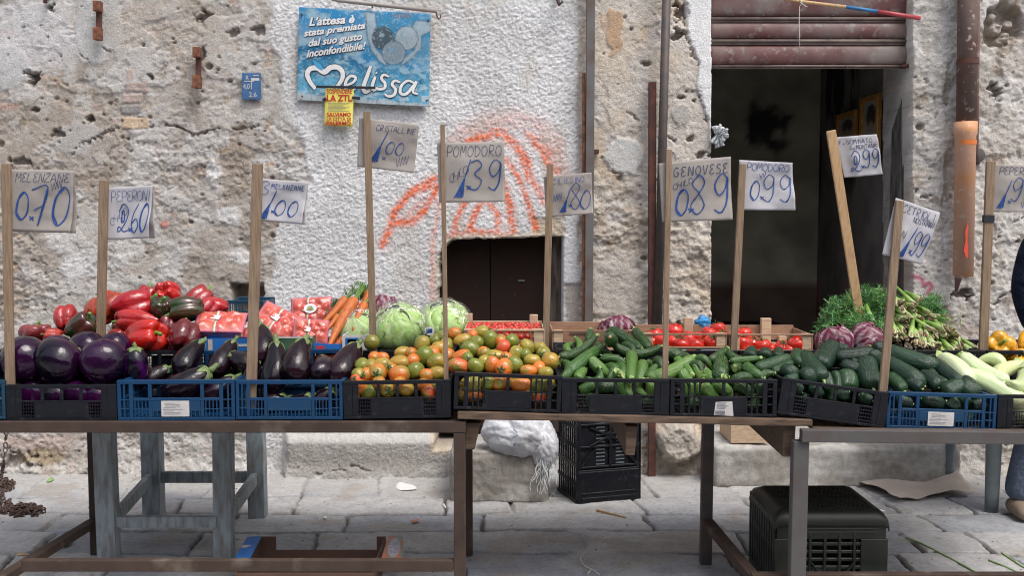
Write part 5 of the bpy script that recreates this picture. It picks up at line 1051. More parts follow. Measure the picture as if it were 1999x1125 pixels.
t = copy_tree(PT); t.matrix_world = Matrix.Translation((p.x, 4.8, zat(500, 587, 4.8) - .325)) @ Matrix.Diagonal((.46, .8, 1, 1)); tag(t, 'lower dark blue crate of the stack at the back by the wall', 'crate', gr)

# ------------------------------------------------------------------ thin wooden fruit boxes and card trays
def wood_box(x0, x1, yt, yb, Y, dep, m, posts, lab, h=None, ptop=None, front=True):
    pl, pr = at(x0, yt, Y), at(x1, yt, Y); zt = pl.z; zb = zat(x0, yb, Y); W = pr.x - pl.x
    t = empty('wooden_box', (pl.x + W / 2, Y + dep / 2, zb)); tag(t, lab, 'box', 'thin wooden fruit boxes')
    def bx(nm, *a, mm=m): b = MB(); b.box(*a); return b.build(nm, mm, t, bevel=.0015, seg=1)
    sl = .012
    bx('slat', pl.x, pr.x, Y, Y + .005, zt - sl * .7, zt)
    bx('slat', pl.x, pr.x, Y, Y + .005, zb, zb + .008)
    bx('slat', pl.x, pr.x, Y + dep - .005, Y + dep, zt - .06, zt + .006); bx('slat', pl.x, pr.x, Y + dep - .005, Y + dep, zb, zt - .068)
    for xx in (pl.x, pr.x - .005): bx('end_board', xx, xx + .005, Y + .0055, Y + dep - .0055, zb, zt - .004)
    bx('base', pl.x + .006, pr.x - .006, Y + .006, Y + dep - .006, zb + .001, zb + .005)
    for xx in (pl.x + .006, pr.x - .044):
        bx('corner_post', xx, xx + .038, Y + .0055, Y + .03, zb + .0085, zt - .0005, mm=M['poplar'])
    for px0, px1, py0 in posts:
        Yp = Y + dep - .035; a, c = at(px0, py0, Yp), at(px1, py0, Yp); bx('corner_post', a.x, c.x, Yp, Yp + .028, zb + .006, a.z, mm=M['poplar'])
    return t, zb, zt
YWB = 4.10
WB1 = wood_box(905, 1063, 643, 690, YWB, .30, M['poplar'], ((908, 922, 613), (1034, 1050, 615), (1062, 1072, 613)), 'thin wooden box of cherry tomatoes before the dark hatch')
WB2 = wood_box(1078, 1250, 645, 690, YWB, .30, M['poplarbrown'], (), 'brown wooden fruit box with hand slot behind the courgettes')
b = MB(); p, q = at(1092, 648, YWB), at(1200, 681, YWB); b.box(p.x, q.x, YWB + .031, YWB + .036, q.z, p.z); b.build('front_board', M['poplarbrown'], WB2[0]); p, q = at(1113, 650, YWB), at(1152, 656, YWB); b = MB(); b.box(p.x, q.x, YWB + .029, YWB + .0305, q.z, p.z); b.build('hand_slot', M['card'], WB2[0])
WB3 = wood_box(1254, 1420, 651, 681, YWB, .30, M['poplarbrown'], ((1336, 1353, 621),), 'wooden box of red tomatoes with a blue bag, left of the reddish stick')
WB4 = wood_box(1424, 1588, 652, 687, YWB, .30, M['poplarbrown'], ((1487, 1506, 622), (1521, 1536, 657)), 'wooden box of few red tomatoes beside the radicchio, right of the reddish stick')
# printed strip under the third box
b = MB(); p, q = at(1305, 683, YWB - .012), at(1335, 691, YWB - .012); t = empty('box_strip', (p.x, YWB - .012, q.z)); tag(t, 'black card strip with green and orange print under the tomato box', 'card strip'); pb(MB(), 0, 1, 0, 1, 4, .1)
b = MB(); pb(b, 1260, 1418, 682, 696, YWB - .010, .006); b.build('strip', M['black'], t)
for x0, x1, mm in ((1306, 1324, M['cardgreen']), (1325, 1340, M['label']), (1341, 1358, mat('orange_print', (.45, .08, .03)))): b = MB(); pb(b, x0, x1, 683, 690, YWB - .0115, .0014); b.build('printed_block', mm, t)
b = MB(); pb(b, 1369, 1404, 682.5, 694, YWB - .0115, .0014); b.build('printed_block', mat('grey_block', (.3, .3, .32)), t)
b = MB(); pb(b, 1080, 1140, 669, 683, YWB - .010, .006); o = b.build('black_card', M['black'], None, origin=at(1110, 683, YWB)); tag(o, 'small black card with a pale round emblem under the brown fruit box', 'card')
b = MB(); c_ = [(1092.5 + 8 * math.cos(a), 676 + 5.5 * math.sin(a)) for a in [i * .4 for i in range(17)]]; ribbon(b, [at(x, y, YWB - .0125) for x, y in c_], .0016, Vector((0, -1, 0))); b.build('emblem', M['greyprint'], o)
def tray(x0, x1, y0, y1, Y, dep, m, lab, extras=()):
    p, q = at(x0, y0, Y), at(x1, y1, Y); t = empty('card_tray', ((p.x + q.x) / 2, Y + dep / 2, q.z)); tag(t, lab, 'tray', 'printed cardboard fruit trays'); th = .005
    for nm, a in (('front_panel', (p.x, q.x, Y, Y + th, q.z, p.z)), ('rear_panel', (p.x, q.x, Y + dep, Y + dep + th, q.z, p.z)), ('end_panel', (p.x, p.x + th, Y + th + .0005, Y + dep - .0005, q.z, p.z)), ('end_panel', (q.x - th, q.x, Y + th + .0005, Y + dep - .0005, q.z, p.z)), ('base', (p.x + th, q.x - th, Y + th, Y + dep, q.z + .001, q.z + .006))):
        b = MB(); b.box(*a); b.build(nm, m, t)
    for x_0, x_1, y_0, y_1, mm in extras: b = MB(); pb(b, x_0, x_1, y_0, y_1, Y - .0012, .0008); b.build('printed_panel', mm, t)
    return t
tray(368, 498, 661, 689, 4.11, .26, M['cardblue'], 'blue cardboard tray with a beige stripe under the pink punnets', ((406, 415, 663, 688, M['kraft']), (464, 482, 672, 677, M['label'])))
tray(500, 610, 658, 690, 4.11, .26, M['cardgreen'], 'dark green cardboard tray with a white rim under the tilted punnets', ((500, 610, 658, 661, M['label']),))
tray(612, 690, 672, 690, 4.11, .26, M['cardblue'], 'blue and red printed tray corner below the carrots', ((617, 634, 676, 688, M['red']),))
tray(668, 716, 655, 684, 4.10, .16, M['label'], 'white cardboard tray with a blue printed square below the first lettuce', ((674, 700, 660, 676, M['cardblue']), (678, 696, 663, 674, M['label'])))
# things under the stall -------------------------------------------------------
def sack():
    Y = 5.35; t = empty('woven_sack', on(1000, 930)); t.location = (at(1010, 900, Y).x, Y, .25); tag(t, 'slumped white woven plastic sack with loose threads on the stone block', 'sack')
    S_ = Y / F
    crumple('sack_body', at(1012, 846, Y), 76 * S_, .15, 56 * S_, M['sack'], 3, .14, 1.3, 60, parent=t, ridge=.10)
    crumple('sack_neck', at(1066, 876, Y - .07), 27 * S_, .07, 48 * S_, M['sack'], 6, .2, 1.6, 44, parent=t, ridge=.13)
    rg = random.Random(4); b = MB()
    for k in range(22):
        x = rg.uniform(1046, 1090); y = rg.uniform(890, 915); pts = [at(x, y, Y - .12)]; l = rg.randint(3, 6)
        for j in range(l): x += rg.uniform(-7, 4); y += rg.uniform(8, 14); pts.append(at(x, min(y, 968), Y - .12 - .01 * j))
        b.tube(spline([tuple(p) for p in pts], 3), .0016, 4)
    b.build('loose_thread', M['filmwhite'], t)
    b = MB(); 
    for x0, y0, x1, y1 in ((1000, 856, 1012, 850), (1006, 864, 1003, 872), (1010, 846, 1002, 838)): b.beam(at(x0, y0, Y - .178), at(x1, y1, Y - .175), .004, .003)
    b.build('blue_print', M['ink'], t)
sack()
def rockbox(name, cx0, cx1, yt, yb, Y0, dep, lab, cat, zt=None, seed=1):
    """a worn stone: one closed sheet pulled over a rounded block"""
    p, q = at(cx0, yt, Y0), at(cx1, yb, Y0); X0, X1 = p.x, q.x; Z1 = zt if zt else p.z; n = 46; Ps = []
    us = np.linspace(0, 1, 90); ts = np.linspace(0, 1, 60); U, Tt = np.meshgrid(us, ts)
    L1, L2 = Z1, dep; tot = L1 + L2; s = Tt * tot
    y = np.where(s < L1, 0, s - L1); z = np.where(s < L1, s, L1); r = .035
    d = np.clip(1 - np.abs(s - L1) / r, 0, 1); y = y + d * d * r * .3; z = z - d * d * r * .3
    X = X0 + (X1 - X0) * U; n_ = fbm(X * 9 + seed, s * 9, 1, 5) - .5; n2 = fbm(X * 40, s * 40 + seed, 2, 4) - .5
    edge = np.clip(1 - np.minimum(U, 1 - U) * (X1 - X0) / .03, 0, 1)
    yy = Y0 + y + .045 * edge ** 2 + np.where(s < L1, 1, .2) * (.030 * n_ + .012 * n2) + 0; zz = z + np.where(s > L1, 1, 0) * (.022 * n_ + .008 * n2) - .03 * edge ** 2
    c = lerp3(np.array([.32, .30, .27]), np.array([.45, .435, .41]), sst(.35, .65, fbm(X * 6, s * 6 + seed, 0, 4))) * (.85 + .3 * (n2[..., None] + .5))
    P = np.stack([X, yy, zz], -1); o = npgrid(name, P - np.array([(X0 + X1) / 2, Y0, 0]), c, M['concrete']); o.location = ((X0 + X1) / 2, Y0, 0); tag(o, lab, cat); md = o.modifiers.new('s', 'SOLIDIFY'); md.thickness = .06; md.offset = -1
    return o
rockbox('stone_block', 876, 1072, 884, 972, 5.27, .45, 'rough pale stone block serving as a step under the white sack', 'stone', seed=2)
rockbox('door_step', 1392, 1880, 872, 950, 5.58, .6, 'worn grey concrete doorstep running below the shop door', 'step', seed=5)
def crate_tall():
    """deep black crate standing on its end beside the sack: its base faces the viewer"""
    o = on(1120, 985); Y = o.y - .0; zt = zat(1170, 826, Y + .1)
    t = empty('harvest_crate', on(1170, 975)); tag(t, 'deep black plastic crate standing on end between the sack and the rusty bar', 'crate')
    A, B_ = on(1128, 986), on(1248, 975); ex = (B_ - A).normalized(); ey = Vector((-ex.y, ex.x, 0)); W = (B_ - A).length; Hh = .50; D = .30
    def P(x, y, z): return A + ex * x + ey * y + Vector((0, 0, z))
    def bx(b, x0, x1, y0, y1, z0, z1): b.hexa([P(x0, y0, z0), P(x1, y0, z0), P(x1, y1, z0), P(x0, y1, z0), P(x0, y0, z1), P(x1, y0, z1), P(x1, y1, z1), P(x0, y1, z1)])
    b = MB(); bx(b, 0, W, 0.012, .018, .17, Hh); bx(b, 0, W, 0, .02, 0, .17)
    for z in (.17, .19, .30, .42): bx(b, 0, W, .001, .0115, z, z + .010)
    for x in (.0, W - .02, W * .5): bx(b, x, x + .016, .0005, .0115, .195 if x == W * .5 else .18, Hh)
    for (xa, za, xb, zb) in ((W * .1, .04, W * .32, .17), (W * .9, .04, W * .68, .17), (W * .2, .31, W * .5, .36), (W * .8, .31, W * .5, .36), (W * .2, .41, W * .5, .36), (W * .8, .41, W * .5, .36), (W * .05, .2, W * .3, .3), (W * .95, .2, W * .7, .3)): b.beam(P(xa, .004, za), P(xb, .004, zb), .012, .009, side=ey)
    bx(b, W * .06, W * .94, -.004, -.0003, .02, .032); bx(b, W * .06, W * .94, -.004, -.0003, .05, .058)
    b.tube([P(W * .5, -.002, .36), P(W * .5, .008, .36)], .022, 14)
    b.build('base_panel', M['blackpl'], t, bevel=.002, seg=1)
    for xw in (W * .30, W * .62):
        b = MB()
        for k in range(14): bx(b, xw, xw + .05, .0095, .0118, .205 + .02 * k, .211 + .02 * k)
        b.build('vent_slat', M['greypl'], t)
    b = MB()
    for z in (0, .10, .2, .3, .4, .48): bx(b, -.008, 0, 0.01, D, z, z + .02)
    for k in range(9): bx(b, -.008, 0, .0 + .033 * k, .012 + .033 * k, .0205, Hh)
    b.build('side_wall', M['blackpl'], t, bevel=.0015, seg=1)
    b = MB(); bx(b, W, W + .008, 0, D, 0, Hh); b.build('side_wall', M['blackpl'], t)
    b = MB(); bx(b, 0, W, .021, D, .001, .012); bx(b, 0, W, .021, D, Hh - .012, Hh); b.build('end_wall', M['blackpl'], t)
crate_tall()
def crate_big():
    """large dark crate turned upside down on the paving, right foreground"""
    A = on(1497, 1178); Y0 = A.y; x0 = A.x; S_ = Y0 / F
    xl, xr = at(1512, 1100, Y0).x, at(1733, 1100, Y0).x; W = xr - xl; zt = zat(1600, 1000, Y0); D = .42
    t = empty('harvest_crate', ((xl + xr) / 2, Y0 + D / 2, 0)); tag(t, 'large greenish black crate upside down on the paving below the right table', 'crate'); m = M['greenblackpl']; b = MB()
    # rounded shell of the front wall with a slatted window
    def box(b, a0, a1, y0, y1, z0, z1): b.box(xl + a0 * W, xl + a1 * W, y0, y1, z0, z1)
    box(b, 0.02, .98, Y0, Y0 + .012, zt * .70, zt - .05); box(b, 0.0, .24, Y0, Y0 + .012, 0, zt * .699); box(b, .76, 1.0, Y0, Y0 + .012, 0, zt * .699); box(b, .2405, .7595, Y0, Y0 + .012, 0, zt * .16)
    for k in range(6): box(b, .2405, .7595, Y0 + .002, Y0 + .010, zt * (.20 + .085 * k), zt * (.235 + .085 * k))
    for k in range(4): box(b, .30 + .13 * k, .325 + .13 * k, Y0 - .003, Y0 + .0015, zt * .161, zt * .76)
    b.beam((xl + .32 * W, Y0 - .001, zt * .45), (xl + .5 * W, Y0 - .001, zt * .17), .02, .006, side=(0, 1, 0)); b.beam((xl + .70 * W, Y0 - .001, zt * .45), (xl + .52 * W, Y0 - .001, zt * .17), .02, .006, side=(0, 1, 0))
    for k in range(3): box(b, .10, .90, Y0 - .004, Y0 - .0003, zt * (.77 + .035 * k), zt * (.783 + .035 * k))
    b.build('end_wall', m, t, bevel=.003, seg=1)
    b = MB(); box(b, 0, 1, Y0 + D - .012, Y0 + D, 0, zt - .03); b.build('end_wall', m, t)
    for s in (0, 1):
        b = MB(); xa = xl if s == 0 else xr - .01
        for z0, z1 in ((0, .05), (zt * .55, zt * .62), (zt * .82, zt - .03)): b.box(xa, xa + .01, Y0 + .0125, Y0 + D - .0125, z0, z1)
        for k in range(11): b.box(xa - .003, xa + .007, Y0 + .014 + .038 * k, Y0 + .032 + .038 * k, .0505, zt - .0305)
        b.build('side_wall', m, t, bevel=.002, seg=1)
    # the base is now on top: rounded shoulders, rows of slots
    r = .045; P = []; nx = 30
    prof = [(-.0, -r * 1.3), (0, -r), (r * .07, -r * .62), (r * .3, -r * .29), (r * .62, -r * .07), (r, 0)]
    inner = [(r + (W - 2 * r) * k / 60, 0) for k in range(1, 60)]
    full = prof + inner + [(W - a, c) for a, c in prof[::-1]]
    b = MB(); rowsy = [(-.003, -r * 1.3), (-.002, -r), (r * .07, -r * .62), (r * .3, -r * .29), (r * .62, -r * .07)] + [(r + (D - 2 * r) * k / 40, 0) for k in range(41)] + [(D - r * .3, -r * .29), (D, -r)]
    for y, e in rowsy: P.append([(xl + a, Y0 + y, zt + min(c, e) - .3 * min(-c, -e)) for a, c in full])
    n = len(full); fs = []; vs = [p for r_ in P for p in r_]
    for j in range(len(rowsy) - 1):
        for i in range(n - 1):
            jj, ii = j - 5, i - 6
            if 2 < jj < 38 and jj % 6 in (3, 4) and 5 < ii < 54 and ii % 3 != 0 and not 26 < ii < 33: continue
            fs.append((j * n + i, j * n + i + 1, (j + 1) * n + i + 1, (j + 1) * n + i))
    b.add(vs, fs); b.build('base_panel', m, t, smooth=True, solid=.005)
    for k in range(3):
        b = MB(); b.box(xl + .05 + .0 * k, xr - .05, Y0 + .05 + .16 * k, Y0 + .056 + .16 * k, zt + .0003, zt + .004); b.build('rib', m, t)
crate_big()
def card_box():
    Y0 = 3.90; t = empty('cardboard_tray', on(630, 1200)); zt = zat(620, 1052, 4.2)
    L0, L1 = at(470, 1060, Y0), at(790, 1060, Y0); zf = zat(630, 1052, 4.28); xa, xb = at(505, 1050, 4.28).x, at(752, 1050, 4.28).x; D = .40
    t.location = ((xa + xb) / 2, Y0 + D / 2, 0); tag(t, 'brown cardboard fruit tray with printed blue and green end flaps on the ground', 'tray')
    m = M['card']; b = MB(); zr = zat(620, 1075, 4.30); b.box(xa, xb, Y0 + D, Y0 + D + .006, 0.0, zr); b.box(xa, xa + .07, Y0 + D - .001, Y0 + D + .007, zr, zf); b.box(xb - .04, xb, Y0 + D - .001, Y0 + D + .007, zr, zf); b.build('rear_panel', m, t)
    b = MB(); b.box(xa, xb, Y0, Y0 + .006, 0, .10); b.build('front_panel', m, t)
    b = MB(); b.box(xa, xa + .006, Y0 + .007, Y0 + D - .002, 0, zf - .002); b.build('end_panel', m, t)
    b = MB(); b.box(xb - .006, xb, Y0 + .007, Y0 + D - .002, 0, zf - .002); b.build('end_panel', m, t)
    b = MB(); b.box(xa + .007, xb - .007, Y0 + .007, Y0 + D - .002, .001, .006); b.build('base', m, t)
    # slanting outer faces with print
    b = MB(); q = [at(483, 1050, 4.27), at(511, 1048, 4.27), at(487, 1094, 3.95), at(455, 1096, 3.95)]; b.add(q, [(0, 1, 2, 3)]); b.build('end_flap', M['cardblue'], t, solid=.004)
    b = MB(); q = [at(475, 1066, 4.15) , at(501, 1066, 4.15), at(498, 1071, 4.12), at(472, 1071, 4.12)]; b.add([p + Vector((0, -.006, .004)) for p in q], [(0, 1, 2, 3)]); b.build('flap_stripe', M['kraft'], t)
    U, V = np.meshgrid(np.linspace(0, 1, 50), np.linspace(0, 1, 50)); a, b_, c, d = [np.array(at(*q)) for q in ((758, 1049, 4.27), (786, 1048, 4.27), (788, 1098, 3.95), (744, 1094, 3.95))]
    P = (a * (1 - U)[..., None] + b_ * U[..., None]) * (1 - V)[..., None] + (d * (1 - U)[..., None] + c * U[..., None]) * V[..., None]
    col = np.zeros(U.shape + (3,)) + np.array([.13, .18, .13]); col = lerp3(col, np.array([.38, .10, .05]), sst(.45, .55, fbm(U * 4, V * 3, 1))); q = np.hypot((U - .5) / .32, (V - .5) / .38); col = lerp3(col, np.array([.22, .20, .32]), 1 - sst(.9, 1, q)); col = lerp3(col, np.array([.45, .42, .42]), np.exp(-((q - .95) / .05) ** 2)); col = lerp3(col, np.array([.42, .40, .40]), (1 - sst(.7, .9, q)) * sst(.52, .6, fbm(U * 9, V * 22, 2)))
    o = npgrid('end_flap', P - np.array(t.location), col, M['print'], parent=t); md = o.modifiers.new('s', 'SOLIDIFY'); md.thickness = .004
card_box()
t = empty('light_crate', on(1450, 905)); Yk = 5.62; t.location = (at(1450, 866, Yk).x, Yk, zat(1450, 868, Yk)); tag(t, 'pale wooden fruit crate standing on the doorstep behind the right table', 'crate')
b = MB(); pb(b, 1427, 1500, 828, 866, Yk, .012); b.build('front_board', M['poplar'], t, bevel=.002); 
p = at(1427, 850, Yk)
for nm, a in (('side_board', (p.x, p.x + .008, Yk + .0125, Yk + .3, zat(1450, 866, Yk), zat(1450, 828, Yk))), ('rear_board', (p.x, p.x + .22, Yk + .3, Yk + .308, zat(1450, 866, Yk), zat(1450, 828, Yk))), ('base', (p.x + .009, p.x + .21, Yk + .013, Yk + .299, zat(1450, 866, Yk) + .001, zat(1450, 866, Yk) + .008))): b = MB(); b.box(*a); b.build(nm, M['poplar'], t)
# kraft sheet on the paving
def kraft():
    cs = [(1664, 946), (1845, 938), (1902, 970), (1752, 986)]; n = 26; P = []
    for j in range(n + 1):
        row = []
        for i in range(n + 1):
            u, v = i / n, j / n; x = (cs[0][0] * (1 - u) + cs[1][0] * u) * (1 - v) + (cs[3][0] * (1 - u) + cs[2][0] * u) * v; y = (cs[0][1] * (1 - u) + cs[1][1] * u) * (1 - v) + (cs[3][1] * (1 - u) + cs[2][1] * u) * v
            p = on(x + 8 * (float(vn(u * 6, v * 6, 1)) - .5), y + 5 * (float(vn(u * 7, v * 7 + 4, 2)) - .5)); p.z = .018 + .02 * math.sin(u * 4 + v * 2) ** 2 + .09 * max(0, u - .72) * (1 - v) * 2.6 + .03 * v * (1 - v) + .010 * float(fbm(u * 5, v * 5, 0)); row.append(tuple(p))
        P.append(row)
    b = MB(); b.grid(P); o = b.build('kraft_sheet', M['kraft'], None, smooth=True, origin=on(1780, 965), solid=.001); tag(o, 'crumpled sheet of kraft paper lying on the paving at the right', 'paper')
kraft()
# rusty chain: every link a torus, heaped on the ground and hanging on the wall
def chain():
    t = empty('rusty_chain', on(40, 995)); tag(t, 'rusty chain hanging on the wall foot and heaped on the paving at the left', 'chain'); b = MB(); rg = random.Random(5)
    def link(c, d, roll, l=.024, r=.0042):
        d = d.normalized(); u = Quaternion(d, roll) @ d.orthogonal().normalized(); pts = [c + d * l * .75 * math.cos(a) + u * l * .45 * math.sin(a) for a in [2 * math.pi * i / 10 for i in range(11)]]; b.tube(pts, r, 5, cap=False)
    path = [(12, 828, 5.7), (11, 870, 5.7), (7, 905, 5.65), (4, 930, None), (2, 940, None), (14, 945, None), (-4, 960, None), (6, 968, None), (-2, 980, None)]
    pts = []
    for x, y, Y in path: pts.append(at(x, y, Y) if Y else on(x, y) + Vector((0, 0, .02)))
    sp = spline([tuple(p) for p in pts], 8); k = 0; acc = 0
    for a, c in zip(sp[:-1], sp[1:]):
        acc += (c - a).length
        if acc > .03: acc = 0; k += 1; link(a, c - a + Vector((rg.uniform(-.2, .2), rg.uniform(-.2, .2), rg.uniform(-.1, .1))) * .02, k * 1.57)
    for cx, cy, rx, ry, n in ((45, 1000, 42, 12, 95), (10, 950, 22, 10, 34), (0, 985, 20, 12, 26)):
        for i in range(n):
            a = rg.uniform(0, 6.28); q = rg.random() ** .6; p = on(cx + rx * q * math.cos(a), cy + ry * q * math.sin(a)); p.z = .006 + .035 * (1 - q) * rg.random(); link(p, Vector((rg.uniform(-1, 1), rg.uniform(-1, 1), rg.uniform(-.3, .3))), rg.uniform(0, 6))
    b.build('links', M['chain'], t, smooth=True)
chain()
# small litter on the paving
def leaflet(pts, z, mm, name, lab, cat):
    q = [on(x, y) + Vector((0, 0, z + .006 * (k % 2))) for k, (x, y) in enumerate(pts)]; c = sum(q, Vector()) / len(q) + Vector((0, 0, .010)); b = MB(); b.add(q + [c], [(i, (i + 1) % len(q), len(q)) for i in range(len(q))]); o = b.build(name, mm, None, origin=c, solid=.0012, sub=1); tag(o, lab, cat)
gl = mat('fallen_leaf', (.22, .36, .12), rough=.6, noise=(20, 4, .2))
leaflet([(112, 1072), (122, 1060), (135, 1056), (146, 1054), (140, 1066), (128, 1073)], .006, gl, 'green_leaf', 'light green leaf lying inside the left table frame', 'leaf')
leaflet([(768, 955), (779, 942), (793, 948), (808, 950), (819, 959), (800, 961), (782, 962)], .006, M['litterwhite'], 'paper_scrap', 'torn white paper scrap on the paving near the stone plinth', 'paper scrap')
leaflet([(862, 989), (866, 984), (872, 994), (870, 998)], .005, M['litterwhite'], 'paper_scrap', 'tiny white scrap beside the left table leg', 'paper scrap')
leaflet([(630, 1013), (638, 1010), (639, 1016), (631, 1017)], .005, M['litterwhite'], 'paper_scrap', 'small square white scrap on the middle of a paving slab', 'paper scrap')
leaflet([(800, 1022), (812, 1017), (824, 1019), (814, 1022), (806, 1024)], .006, mat('peel', (.55, .20, .08)), 'orange_peel', 'orange peel in a joint of the paving', 'peel')
leaflet([(30, 1085), (40, 1083), (55, 1086), (54, 1089), (34, 1089)], .005, M['stickpale'], 'wood_chip', 'pale wood chip on the paving by the left frame', 'wood chip')
leaflet([(1700, 998), (1716, 1000), (1734, 1003), (1722, 1005)], .008, M['litterwhite'], 'paper_scrap', 'white paper corner peeking out behind the big upturned crate', 'paper scrap')
leaflet([(85, 945), (100, 934), (108, 936), (100, 946)], .006, gl, 'green_leaf', 'dull green leaf on the paving close to the chain', 'leaf')
b = MB(); b.beam(on(1164, 1000) + Vector((0, 0, .008)), on(1222, 1015) + Vector((0, 0, .008)), .012, .006, side=(0, 0, 1)); o = b.build('wood_splint', M['stickpale'], None, bevel=.001, origin=on(1190, 1008)); tag(o, 'pale thin wood splint lying before the standing black crate', 'splint')
b = MB(); b.tube(spline([tuple(on(x, y) + Vector((0, 0, .006))) for x, y in ((1146, 1078), (1136, 1088), (1134, 1098), (1144, 1110), (1153, 1115), (1147, 1124))], 6), .0028, 5); b.tube(spline([tuple(on(x, y) + Vector((0, 0, .007))) for x, y in ((1150, 1113), (1160, 1118), (1170, 1126))], 5), .0025, 5); o = b.build('string_piece', M['string'], None, smooth=True, origin=on(1146, 1100)); tag(o, 'loose piece of white string on the paving in the middle', 'string')
for k, (pts, lab) in enumerate(((((1768, 1054), (1800, 1066), (1850, 1092), (1905, 1122)), 'long green stalk lying on the paving right of the big crate'), (((1930, 1098), (1960, 1110), (1990, 1124)), 'short green stalk at the lower right edge of the paving'), (((1955, 1084), (1985, 1104), (2010, 1120)), 'curved green stalk close to the right edge of the paving'))):
    b = MB(); b.tube(spline([tuple(on(x, y) + Vector((0, 0, .008))) for x, y in pts], 6), .0045, 6); o = b.build('green_stalk', gl, None, smooth=True, origin=on(*pts[1])); tag(o, lab, 'stalk', 'green stalks dropped on the paving')
def shreds():
    b = MB(); rg = random.Random(8)
    for k in range(40):
        p = on(rg.gauss(1070, 26), rg.gauss(972, 9)); q = p + Vector((rg.uniform(-.03, .03), rg.uniform(-.03, .03), 0)); p.z = .005; q.z = .006 + .01 * rg.random(); b.tube([p, q], .0018, 4)
    o = b.build('fallen_threads', M['filmwhite'], None, origin=on(1070, 972)); tag(o, 'scatter of white sack threads on the paving under the sack', 'threads', kind='stuff')
shreds()

def debris():
    b = MB(); rg = random.Random(31)
    for k in range(420):
        p = on(rg.uniform(-40, 2040), 930 + 200 * rg.random() ** 1.3); a = rg.uniform(0, 6.3); l = rg.uniform(.002, .009); d = Vector((math.cos(a), math.sin(a), 0)) * l; e = Vector((-d.y, d.x, 0)) * rg.uniform(.3, .9); p.z = .006
        b.add([p - d, p + e + Vector((0, 0, .003)), p + d, p - e], [(0, 1, 2, 3)], [rg.choice(((.10, .085, .07), (.16, .14, .11), (.08, .11, .04), (.30, .27, .22), (.05, .045, .04)))] * 4)
    o = b.build('debris', M['print'], None); tag(o, 'fine scattered crumbs and leaf bits over the paving', 'debris', kind='stuff')
debris()

# ================================================================== PRODUCE
PROTO = []
def lathe(prof, n=28, bend=0.0, lobes=None, wig=0.0, seed=0, rows=26):
    """unit body along z (-.5 blossom end .. .5 stem end), radius about .5"""
    ts = [0.5 - 0.5 * math.cos(math.pi * i / rows) for i in range(rows + 1)]; P = []
    px = [p[0] for p in prof]; pr = [p[1] for p in prof]
    for t in ts:
        r = float(np.interp(t, px, pr)) if t not in (0, 1) else pr[0] if t == 0 else pr[-1]; row = []
        for k in range(n):
            a = 2 * math.pi * k / n; rr = r
            if lobes: rr *= 1 + lobes[1] * math.cos(lobes[0] * a)
            if wig: rr *= 1 + wig * (float(fbm(math.cos(a) * 1.3 + seed * 3.1 + 9, math.sin(a) * 1.3 + t * 3 + seed, seed % 4, 3)) - .5) * 2
            row.append((rr * math.cos(a) + bend * (4 * (t - .5) ** 2 - .5), rr * math.sin(a), t - .5))
        P.append(row)
    return P
def smoothprof(p, n=40):
    q = spline([(a, b_, 0) for a, b_ in p], 8); return [(v.x, max(0.0, v.y)) for v in q]
def closed(b, P):
    b.grid(P, wrap=True); n = len(P[0]); o = len(b.v) - len(P) * n; b.f.append(tuple(o + k for k in range(n - 1, -1, -1))); b.m.append(0); b.f.append(tuple(o + (len(P) - 1) * n + k for k in range(n))); b.m.append(0)
def proto(name, b, m, smooth=True, sub=0):
    o = b.build(name, m, None, smooth=smooth, sub=sub); PROTO.append(o); return o
def calyx(prof, lobes, t0, dt, off, bend, m, parent, name='calyx', stem=None, n=40, ph=0.0):
    px = [p[0] for p in prof]; pr = [p[1] for p in prof]; P = []
    for j in range(9):
        row = []
        for k in range(n):
            a = 2 * math.pi * k / n; c = (.5 + .5 * math.cos(lobes * a + ph)) ** 1.6; tb = t0 - dt * c; t = 1 - (1 - tb) * j / 8; r = float(np.interp(t, px, pr)) + off * (1 if j < 8 else .2) * (.5 + .5 * min(1, j / 3)); row.append((r * math.cos(a) + bend * (4 * (t - .5) ** 2 - .5), r * math.sin(a), t - .5 + off * .4))
        P.append(row)
    b = MB(); b.grid(P, wrap=True)
    if stem: b.tube([(x + bend * .5, y, z + .5) for x, y, z in stem[0]], stem[1], 9)
    return b.build(name, m, parent, smooth=True)
# --- shapes
pe = smoothprof([(0, 0), (.02, .14), (.07, .30), (.17, .44), (.32, .50), (.50, .475), (.68, .40), (.84, .32), (.94, .25), (.985, .14), (1, .03)])
EGG = []
for k, bd in enumerate((.06, .18, -.02, .10)):
    b = MB(); closed(b, lathe(pe, 28, bd, wig=.06, seed=k)); o = proto('eggplant', b, M['eggdark']); calyx(pe, 5, .95, .14, .018, bd, M['calyx'], o, stem=([(0, 0, -.02), (.02, .0, .04), (.06, .02, .09), (.09, .02, .13)], [.13, .10, .085, .10])); EGG.append(o)
pr_ = smoothprof([(0, .02), (.02, .17), (.08, .31), (.2, .435), (.38, .495), (.58, .495), (.76, .44), (.90, .32), (.975, .17), (1, .03)])
REG = []
for k in range(2):
    b = MB(); closed(b, lathe(pr_, 36, .0, lobes=(3, .03), wig=.06, seed=k + 4)); o = proto('round_eggplant', b, M['eggviolet']); calyx(pr_, 5, .95, .05, .02, 0, M['calyx'], o, stem=([(0, 0, -.02), (.02, 0, .05), (.05, .02, .10)], [.10, .07, .07])); REG.append(o)
